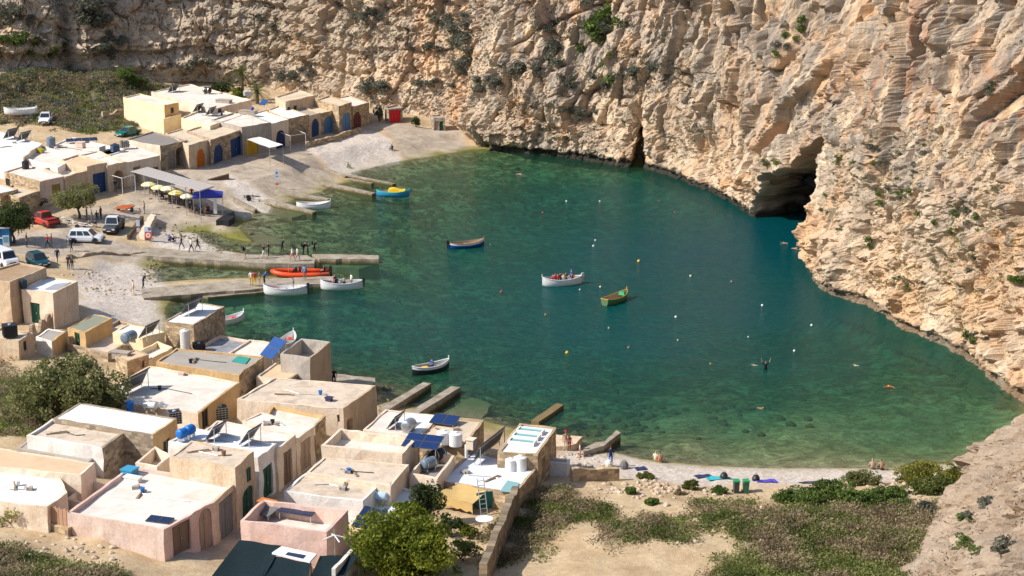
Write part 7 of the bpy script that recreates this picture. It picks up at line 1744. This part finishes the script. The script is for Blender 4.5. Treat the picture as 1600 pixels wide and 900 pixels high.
def tree(name, label, foot, h_trunk, rx, ry, rz, n, size, mat, seed, cat='tree', trunk_r=.16, lobes=11, crown_z=None, group=None, zmin=-1.0):
    rng = np.random.default_rng(seed)
    o = thing(name, label, cat, tuple(foot), 0, group)
    cz = crown_z if crown_z is not None else h_trunk + rz * .75
    pts, _ = crown_points(n, rx, ry, rz, rng, lobes, zmin=zmin); pts[:, 2] += cz
    v, f = leaves(pts, size, rng)
    tone = np.repeat(np.clip(.42 + .55 * vnoise(pts[:, 0] * 1.4 + seed, pts[:, 1] * 1.4, pts[:, 2] * 1.4, 5) + rng.normal(size=len(pts)) * .22, 0, 1), 4)
    np_mesh('crown', v, f, mat, dict(tone=tone), smooth=False, parent=o)
    if h_trunk > 0:
        t = MB(); top = Vector((rng.uniform(-.2, .2), rng.uniform(-.2, .2), h_trunk))
        t.tube([(0, 0, -.3), (.05, .03, h_trunk * .5), tuple(top)], [trunk_r * 1.3, trunk_r, trunk_r * .8], 8); t.build('trunk', [BARK], o)
        for k in range(6):
            a = k * 1.05 + seed; e = Vector((rx * .55 * math.cos(a), ry * .55 * math.sin(a), cz + rz * rng.uniform(-.1, .35)))
            b = MB(); b.tube([tuple(top), tuple(top.lerp(e, .5) + Vector((0, 0, .15))), tuple(e)], [trunk_r * .6, trunk_r * .4, trunk_r * .15], 6); b.build('limb', [BARK], o)
    return o
def put(x, y): return PG(x, y)
tree('carob_tree', 'dark round-crowned tree at the left edge over the kiosk', put(22, 380), 1.2, 3.9, 3.2, 2.7, 14000, .12, L_DARK, 11, lobes=16)
tree('tamarisk_tree', 'light olive tree standing before the peach-roofed boathouse', put(124, 341), 1.1, 3.1, 2.7, 2.3, 11000, .11, L_OLIVE, 12, lobes=14)
tree('large_bush', 'very large grey-green bush between the roofs and the left edge', put(104, 662), .6, 5.1, 3.8, 3.6, 34000, .16, L_OLIVE, 13, 'bush', .2, 40, 2.6)
tree('bright_tree', 'bright green tree at the bottom between white yard and garden', put(634, 900), .5, 4.6, 3.6, 3.4, 30000, .14, L_BRIGHT, 14, lobes=30, crown_z=2.0)
tree('climbing_shrub', 'dark glossy shrub climbing beside the yellow awning', put(668, 820), .7, 1.5, 1.4, 1.7, 5000, .10, L_DARK, 15, 'bush', .1, 10); tree('garden_shrub', 'small dark shrub in the garden below the awning', put(702, 838), .3, 1.1, 1.0, .9, 2500, .09, L_DARK, 16, 'bush', .08, 8)
tree('garden_plant', 'pale leafy plant beside the rubble garden wall', put(732, 840), .1, .9, .8, .6, 900, .12, L_BRIGHT, 17, 'plant', .05, 6); tree('garden_shrub', 'low green shrubs at the foot of the rubble garden wall', put(722, 876), .2, 1.6, 1.2, .8, 2200, .10, L_GRASS, 18, 'bush', .06, 9)
tree('scrub_bush', 'thorny yellowish bush by the white roof at the lower left', put(14, 822), .2, 1.3, 1.1, .9, 1500, .08, L_YEL, 19, 'bush', .05, 9)
GB = 'round green bushes at the foot of the far left cliff'
tree('round_bush', 'bright green round bush under the far left cliff', put(195, 128), .3, 2.3, 1.8, 1.5, 4500, .13, L_SALT, 21, 'bush', .1, 9, group=GB); tree('round_bush', 'second green round bush nearer the cream house', put(216, 140), .3, 2.4, 1.8, 1.3, 4500, .13, L_SALT, 22, 'bush', .1, 9, group=GB); tree('round_bush', 'dark bush behind the wide pale house beside the palms', put(345, 150), .3, 2.2, 1.6, 1.6, 3500, .13, L_DARK, 23, 'bush', .1, 9, group=GB); tree('round_bush', 'small bright bush at the foot of the tall palm', put(372, 156), .3, 1.6, 1.3, 1.3, 2500, .12, L_BRIGHT, 24, 'bush', .1, 8, group=GB)
tree('round_bush', 'grey-green bush beside the end boathouse and red door', put(592, 190), .3, 1.0, .9, 1.5, 2200, .12, L_GREY, 25, 'bush', .1, 8, group=GB); tree('round_bush', 'dark green bush between the two cliff shelters', put(650, 198), .2, .9, .8, .9, 1800, .11, L_DARK, 26, 'bush', .08, 8, group=GB)
tree('dark_shrub', 'dark shrub at the wall beside the olive door', put(62, 326), .2, 1.2, .8, .7, 2000, .10, L_DARK, 27, 'bush', .08, 8)
def palm(label, foot, h, n, L, seed):
    rng = random.Random(seed); o = thing('palm_tree', label, 'palm tree', tuple(foot), 0, 'palms below the cliff')
    t = MB(); t.tube([(0, 0, -.3), (.05, 0, h * .5), (0, .05, h)], [.34, .27, .30], 10); t.build('trunk', [BARK], o)
    for k in range(n):
        a = k * 2.399; el = R(75 - 125 * k / n); d = Vector((math.cos(a), math.sin(a), 0)); pts = []
        for j in range(7):
            s = j / 6; pts.append(Vector((0, 0, h)) + d * (L * s * math.cos(el) * (1 - .15 * s)) + Vector((0, 0, L * s * math.sin(el) - .75 * L * s * s * .6)))
        m = MB(); m.tube(pts, [.035, .03, .025, .02, .015, .012, .008], 4); side = Vector((-d.y, d.x, 0))
        for j in range(1, 13):
            s = j / 12.5; i = min(int(s * 6), 5); q = pts[i].lerp(pts[i + 1], s * 6 - i); dr = (pts[i + 1] - pts[i]).normalized()
            for sg in (-1, 1):
                tip = q + side * sg * .55 * (1 - .5 * s) + dr * .3 + Vector((0, 0, -.18)); m.add([q, q + dr * .09, tip], [(0, 1, 2)])
        f = m.build('frond', [L_PALM], o)
        a_ = f.data.attributes.new('tone', 'FLOAT', 'POINT'); a_.data.foreach_set('value', [rng.uniform(.2, .9)] * len(f.data.vertices))
palm('taller palm tree against the cliff behind the roofs', put(379, 156), 4.6, 30, 3.0, 1); palm('lower dark fan palm right of the taller palm', put(402, 162), 2.2, 30, 2.9, 2)

# beach bushes
GS2 = 'low bushes along the back of the beach'
for i, (x, y, rx, ry, rz, m_, lab) in enumerate([(1238, 785, 1.6, 1.2, .9, L_SALT, 'leftmost dark bush of the beach hedge'), (1268, 788, 1.7, 1.3, 1.0, L_SALT, 'second bush of the beach hedge'), (1302, 782, 2.2, 1.5, 1.3, L_SALT, 'tallest dark green bush of the beach hedge'), (1340, 786, 1.9, 1.3, 1.0, L_SALT, 'fourth bush of the beach hedge'), (1372, 786, 1.6, 1.2, .9, L_SALT, 'rightmost dark bush of the beach hedge'),
        (1346, 757, 1.9, 1.2, 1.2, L_OLIVE, 'brownish bush on the pebbles beside the two sunbathers'), (1395, 780, 1.2, 1.0, .8, L_SALT, 'small bush below the yellow-green mound'), (1440, 754, 2.6, 1.7, 1.2, L_YEL, 'left half of the yellow-green mound on the beach'), (1480, 760, 2.2, 1.6, 1.2, L_YEL, 'right half of the yellow-green mound on the beach'), (1455, 772, 2.4, 1.2, .9, L_GRASS, 'green skirt in front of the yellow-green mound'), (1410, 793, 1.0, .8, .6, L_SALT, 'small round bush right of the hedge'),
        (1448, 800, 1.0, .9, .6, L_GREY, 'grey-green bush near the foot of the rock spur'), (1484, 790, 1.0, .9, .7, L_GREY, 'grey-green bush against the rock spur'), (1078, 764, .8, .6, .6, L_GRASS, 'small green bush behind the beach towels'), (1125, 772, .8, .6, .5, L_SALT, 'small dark bush left of the bins'), (1009, 748, .9, .6, .4, L_GRASS, 'small green tuft behind the beach head'), (985, 772, .6, .5, .4, L_SALT, 'lone small bush on the bare sandy ground'), (1018, 788, .6, .5, .4, L_SALT, 'second lone bush on the bare sandy ground'), (1062, 772, .5, .4, .3, L_DRY, 'dry little bush on the bare sandy ground')]):
    tree('beach_bush', lab, put(x, y), 0, rx, ry, rz, int(1500 + 2200 * rx * rz), .10, m_, 40 + i, 'bush', lobes=16, crown_z=rz * .45, group=GS2, zmin=-.6)

# shrubs on the rock: shared clump meshes, each shrub its own object
def clump(seed, mat, n=420, size=.12):
    rng = np.random.default_rng(seed); pts, _ = crown_points(n, 1, 1, .8, rng, 7); v, f = leaves(pts, size, rng)
    tone = np.repeat(np.clip(.45 + .5 * vnoise(pts[:, 0] * 2, pts[:, 1] * 2, pts[:, 2] * 2, 6) + rng.normal(size=len(pts)) * .2, 0, 1), 4)
    o = np_mesh('clump', v, f, mat, dict(tone=tone), smooth=False); me = o.data; bpy.data.objects.remove(o); return me
CLG = [clump(70 + k, L_GREY) for k in range(4)]; CLD = [clump(80 + k, L_SALT) for k in range(3)]; CLY = [clump(90 + k, L_GRASS) for k in range(2)]
def rock_shrub(x, y, w, kind, lab, group):
    p = on_cliff(x, y)
    if p is None: return
    d = math.hypot(p.y, 52 - p.z); r = w / 2 * d / FPX * 1.55
    o = bpy.data.objects.new('rock_shrub', random.choice({'g': CLG, 'd': CLD, 'y': CLY}[kind])); COL.objects.link(o)
    tc = Vector((-p.x, -p.y, 0)).normalized(); o.location = p + tc * r * .35 + Vector((0, 0, r * .1)); o.rotation_euler = (random.uniform(-.3, .3), random.uniform(-.3, .3), random.uniform(0, 6)); o.scale = (r * random.uniform(.9, 1.2), r * random.uniform(.9, 1.2), r * random.uniform(.7, 1.0))
    tag(o, lab, 'shrub', group)
CLUSTERS = [  # (centre x,y, spread x,y, count, size range px, kinds, where)
    (720, 60, 18, 28, 14, 14, 30, 'g', 'on the ledge above the red door'), (690, 30, 25, 12, 8, 12, 22, 'g', 'high on the back cliff left of the diagonal cleft'), (670, 78, 22, 5, 7, 10, 18, 'g', 'on the narrow ledge of the back cliff'), (755, 125, 18, 14, 10, 12, 26, 'g', 'at the elbow of the grey band on the back cliff'),
    (805, 108, 40, 9, 16, 12, 24, 'g', 'along the grey band across the back cliff'), (700, 128, 50, 4, 12, 8, 16, 'g', 'along the lower ledge of the back cliff'), (870, 75, 14, 28, 12, 12, 24, 'g', 'in the left of the upper gullies of the back cliff'), (935, 50, 22, 40, 22, 12, 28, 'gd', 'in the tall bushy gully of the back cliff'), (950, 115, 14, 28, 12, 10, 22, 'gd', 'in the lower part of the tall bushy gully'), (1005, 112, 28, 8, 10, 10, 20, 'g', 'on the grey patch right of the bushy gully'),
    (900, 175, 35, 10, 10, 8, 18, 'gd', 'above the orange foot of the back cliff'), (880, 130, 22, 18, 10, 8, 18, 'g', 'in the middle of the back cliff'), (640, 190, 30, 6, 6, 8, 16, 'd', 'at the cliff foot beside the shelters'), (590, 140, 28, 14, 12, 12, 26, 'g', 'on the cliff behind the end boathouse'), (560, 20, 30, 14, 8, 10, 20, 'g', 'high up right of the dark cleft'),
    (30, 25, 30, 12, 14, 12, 26, 'g', 'on the upper terraces of the far left cliff'), (20, 60, 22, 10, 8, 12, 22, 'd', 'on the lower terraces of the far left cliff'), (150, 25, 22, 18, 14, 14, 30, 'g', 'in the gully of the far left cliff'), (175, 70, 16, 20, 9, 12, 24, 'g', 'below the gully of the far left cliff'), (80, 75, 30, 20, 10, 10, 18, 'd', 'at the rough foot of the far left cliff'),
    (420, 40, 60, 20, 8, 8, 16, 'g', 'scattered on the bare cliff above the roofs'), (300, 105, 80, 12, 8, 8, 16, 'g', 'near the foot of the cliff above the roofs'), (480, 118, 40, 16, 10, 10, 20, 'g', 'above the far boathouse roofs left of the cleft'), (1245, 40, 8, 16, 5, 8, 16, 'd', 'at the top of the cliff near the fins'), (1215, 80, 20, 25, 8, 8, 16, 'gd', 'around the fin above the cave'),
    (1210, 255, 22, 8, 6, 8, 14, 'y', 'on the lip of the cave'), (1340, 260, 50, 30, 18, 6, 14, 'gdy', 'on the slope right of the cave'), (1420, 230, 40, 20, 12, 6, 14, 'gd', 'on the upper slope right of the cave'), (1380, 300, 60, 30, 16, 6, 14, 'gd', 'in the middle of the right-hand slope'), (1480, 340, 60, 40, 16, 6, 14, 'gd', 'on the right-hand slope toward the frame edge'), (1545, 130, 6, 30, 6, 10, 16, 'gd', 'in the upright crack near the right edge'),
    (1585, 440, 8, 8, 4, 12, 20, 'd', 'at the right edge of the lower rock wall'), (1360, 385, 12, 10, 4, 8, 14, 'gd', 'low on the rock wall above the swimmers'), (1400, 440, 30, 25, 7, 6, 12, 'gd', 'on the lower rock wall'), (1530, 530, 30, 12, 9, 8, 16, 'gd', 'near the waterline below the right edge'), (1490, 410, 40, 20, 8, 8, 14, 'g', 'on the bulging lower rock wall'), (1300, 330, 30, 50, 14, 5, 11, 'gdy', 'on the rock nose beside the cave'),
    (1538, 785, 8, 10, 4, 16, 26, 'g', 'in the upper cleft of the rock spur'), (1505, 850, 14, 18, 7, 18, 30, 'gd', 'in the lower cleft of the rock spur'), (1560, 852, 12, 8, 4, 20, 34, 'g', 'on the shoulder of the rock spur'), (1500, 805, 12, 8, 5, 12, 22, 'gd', 'at the upper foot of the rock spur')]
rnd = random.Random(5)
ORD = ['leftmost', 'second from left', 'third from left', 'fourth from left', 'fifth from left', 'sixth from left', 'seventh from left', 'eighth from left', 'ninth from left', 'tenth from left', 'eleventh from left', 'twelfth from left', 'thirteenth from left', 'fourteenth from left', 'fifteenth from left', 'sixteenth from left']
for (cx, cy, sx, sy, n, s0, s1, kinds, where) in CLUSTERS:
    lst = sorted((cx + rnd.gauss(0, sx * .55), cy + rnd.gauss(0, sy * .55), rnd.uniform(s0, s1), rnd.choice(kinds)) for _ in range(max(2, round(n * .7))))
    for k in 'gdy':
        for i_, (x, y, w, _) in enumerate([q for q in lst if q[3] == k]):
            base_l = {'g': 'grey-green shrub ', 'd': 'dark green shrub ', 'y': 'bright green tuft '}[k] + where; lab = base_l + ', ' + ORD[min(i_, 15)]
            rock_shrub(x, y, w, k, lab if len(lab.split()) <= 16 else base_l, 'rock shrubs ' + where)
# small growth in the cracks, too fine to count
def rock_scrub(name, label, n, mask, size, mat, seed, per=9):
    rng = np.random.default_rng(seed); w = np.where(mask & (cpx > -40) & (cpx < 1640) & (cpy > -40) & (cpy < 920), 1.0, 0.0); w /= w.sum(); k = rng.choice(len(w), n, p=w)
    r = rng.uniform(.5, 1.6, (n, 1, 1)) ** 2 * .35; c = CLIFF_PTS[k]; pts = c[:, None, :] + rng.normal(size=(n, per, 3)) * r * np.array([1, 1, .7])
    tone = np.clip(.45 + .4 * vnoise(c[:, 0] / 2, c[:, 1] / 2, c[:, 2] / 2, 8)[:, None] + rng.normal(size=(n, per)) * .2, 0, 1); v, f = leaves(pts.reshape(-1, 3), size, rng)
    return tag(np_mesh(name, v, f, mat, dict(tone=np.repeat(tone.ravel(), 4)), smooth=False), label, 'scrub', kind='stuff')
cz_, cm_ = CLIFF_PTS[:, 2], fbm(CLIFF_PTS[:, 0] / 6, CLIFF_PTS[:, 1] / 6, CLIFF_PTS[:, 2] / 4, 3, 140)
rock_scrub('cliff_scrub', 'fine grey-green growth in the cracks of the cliffs', 3800, (cm_ > .18) & (cz_ > 3) & (cpx < 1120), .15, L_GREY, 210)
rock_scrub('slope_scrub', 'low olive growth dotted over the right-hand rock slope', 2000, (cm_ > .05) & (cz_ > 2.5) & (cz_ < 26) & (cpx > 1300) & (cpy > 180) & (cpy < 640), .09, L_OLIVE, 211)
rock_scrub('spur_scrub', 'dry tufts on the near rock spur', 260, (cm_ > .1) & (cz_ > 2) & (cpy > 700), .08, L_GREY, 212)

# ground scrub as stuff
def scrub(name, label, mask, n, size, mat, seed, hgt=.25, per=9, spread=.22):
    rng = np.random.default_rng(seed); w = (mask * (TSD > .5)).ravel(); fine = ((TX > -96) & (TX < 58) & (TY > 88) & (TY < 308)).ravel(); w = w * fine * (1.0 / np.maximum(TY.ravel() / 150, .5)); w = w / w.sum()
    k = rng.choice(len(w), n, p=w); c = np.stack([TX.ravel()[k] + rng.uniform(-.2, .2, n), TY.ravel()[k] + rng.uniform(-.2, .2, n), TZ2.ravel()[k]], 1)
    hh = hgt * rng.uniform(.5, 1.5, (n, 1, 1)); pts = (c[:, None, :] + rng.normal(size=(n, per, 3)) * np.array([spread, spread, 0]) + np.array([0, 0, 1]) * hh * rng.uniform(0, 1, (n, per, 1)))
    tone = np.clip(.45 + .5 * vnoise(c[:, 0] / 1.5, c[:, 1] / 1.5, c[:, 2] * 0, 8)[:, None] + rng.normal(size=(n, per)) * .2, 0, 1)
    v, f = leaves(pts.reshape(-1, 3), size, rng); o = np_mesh(name, v, f, mat, dict(tone=np.repeat(tone.ravel(), 4)), smooth=False); return tag(o, label, 'scrub', kind='stuff')
n_a = fbm(TX / 3.0, TY / 3.0, TX * 0, 4, 120); n_b = fbm(TX / 1.6, TY / 1.6, TX * 0 + 4, 3, 121)
scrub('dry_scrub', 'brownish dry scrub covering the near ground', veg ** 1.5 * sstep(-.5, .4, n_a + .35 * n_b) * (TY < 160), 4200, .10, L_DRY, 201, .42, 24, .30); scrub('green_scrub', 'low green scrub and grass between the dry bushes', veg ** 1.3 * sstep(.6, -.4, n_a + .35 * n_b) * (TY < 160), 4800, .10, L_GRASS, 202, .30, 24, .34)
scrub('far_scrub', 'grey-green scrub at the foot of the far left cliff', veg * (TY > 200) * (n_a > -.3), 3800, .17, L_GRASS, 203, .5); scrub('far_dry_scrub', 'brown scrub at the foot of the far left cliff', veg * (TY > 200) * (n_a < .35), 8000, .15, L_DRY, 204, .45); scrub('far_grey_scrub', 'silvery scrub patches below the far left cliff', veg * (TY > 200) * (n_b > .1), 4000, .17, L_GREY, 205, .6)
# loose stones
def stones(name, label, pts_px, n, s0, s1, mat, seed):
    rng = np.random.default_rng(seed); V, F = [], []
    ico = [(0, 0, 1), (.9, 0, .35), (.28, .85, .35), (-.72, .53, .4), (-.72, -.53, .35), (.28, -.85, .4), (.72, .53, -.4), (-.28, .85, -.4), (-.9, 0, -.4), (-.28, -.85, -.4), (.72, -.53, -.4), (0, 0, -.8)]
    fc = [(0, 1, 2), (0, 2, 3), (0, 3, 4), (0, 4, 5), (0, 5, 1), (1, 6, 2), (2, 7, 3), (3, 8, 4), (4, 9, 5), (5, 10, 1), (1, 10, 6), (2, 6, 7), (3, 7, 8), (4, 8, 9), (5, 9, 10), (11, 7, 6), (11, 8, 7), (11, 9, 8), (11, 10, 9), (11, 6, 10)]
    for (cx, cy, sx, sy), m_ in pts_px:
        for _ in range(m_):
            p = PG(cx + rng.normal() * sx, cy + rng.normal() * sy); s = s0 * (s1 / s0) ** rng.uniform(0, 1); o = len(V); q = rng.uniform(.7, 1.25, 3); a = rng.uniform(0, 6.3)
            for v in ico:
                j = rng.uniform(.8, 1.15); x, y, z = v[0] * q[0] * s * j, v[1] * q[1] * s * j, v[2] * q[2] * s * .7 * j
                V.append((p.x + x * math.cos(a) - y * math.sin(a), p.y + x * math.sin(a) + y * math.cos(a), p.z + z + s * .15))
            F += [tuple(i + o for i in f) for f in fc]
    return tag(np_mesh(name, V, F, mat, smooth=False), label, 'stones', kind='stuff')
STONE_M = m_plaster('loose_limestone', (.56, .46, .34), .4); STONE_D = m_plaster('weedy_stone', (.24, .21, .12), .4)
stones('loose_stones', 'pale stones scattered over the near ground', [((120, 860, 60, 14), 60), ((1000, 765, 50, 6), 130), ((1200, 810, 110, 30), 110), ((920, 735, 20, 6), 60), ((900, 712, 12, 3), 40), ((20, 585, 16, 5), 20), ((1400, 765, 30, 8), 60)], 0, .08, .30, STONE_M, 301)
stones('shore_stones', 'weedy boulders along the inner shore by the piers', [((322, 372, 18, 6), 90), ((350, 390, 14, 3), 30), ((238, 425, 7, 12), 90), ((600, 620, 10, 8), 60), ((270, 365, 20, 8), 60)], 0, .08, .26, STONE_D, 302)
stones('village_stones', 'rough stones on the waste ground behind the parking', [((140, 190, 40, 8), 90), ((60, 150, 60, 12), 90), ((180, 185, 14, 4), 40), ((165, 452, 28, 9), 70), ((140, 430, 20, 8), 40)], 0, .07, .22, STONE_M, 303)

stones('seabed_boulders', 'weedy boulders seen through the shallow water', [((640, 320, 50, 22), 130), ((780, 290, 70, 14), 120), ((560, 360, 60, 12), 90), ((660, 480, 70, 30), 170), ((800, 560, 80, 35), 150), ((900, 480, 60, 40), 90), ((1180, 620, 100, 22), 22), ((950, 620, 70, 25), 80), ((470, 500, 50, 15), 50)], 0, .18, .62, m_plaster('weedy_boulder', (.10, .085, .04), .5), 304)
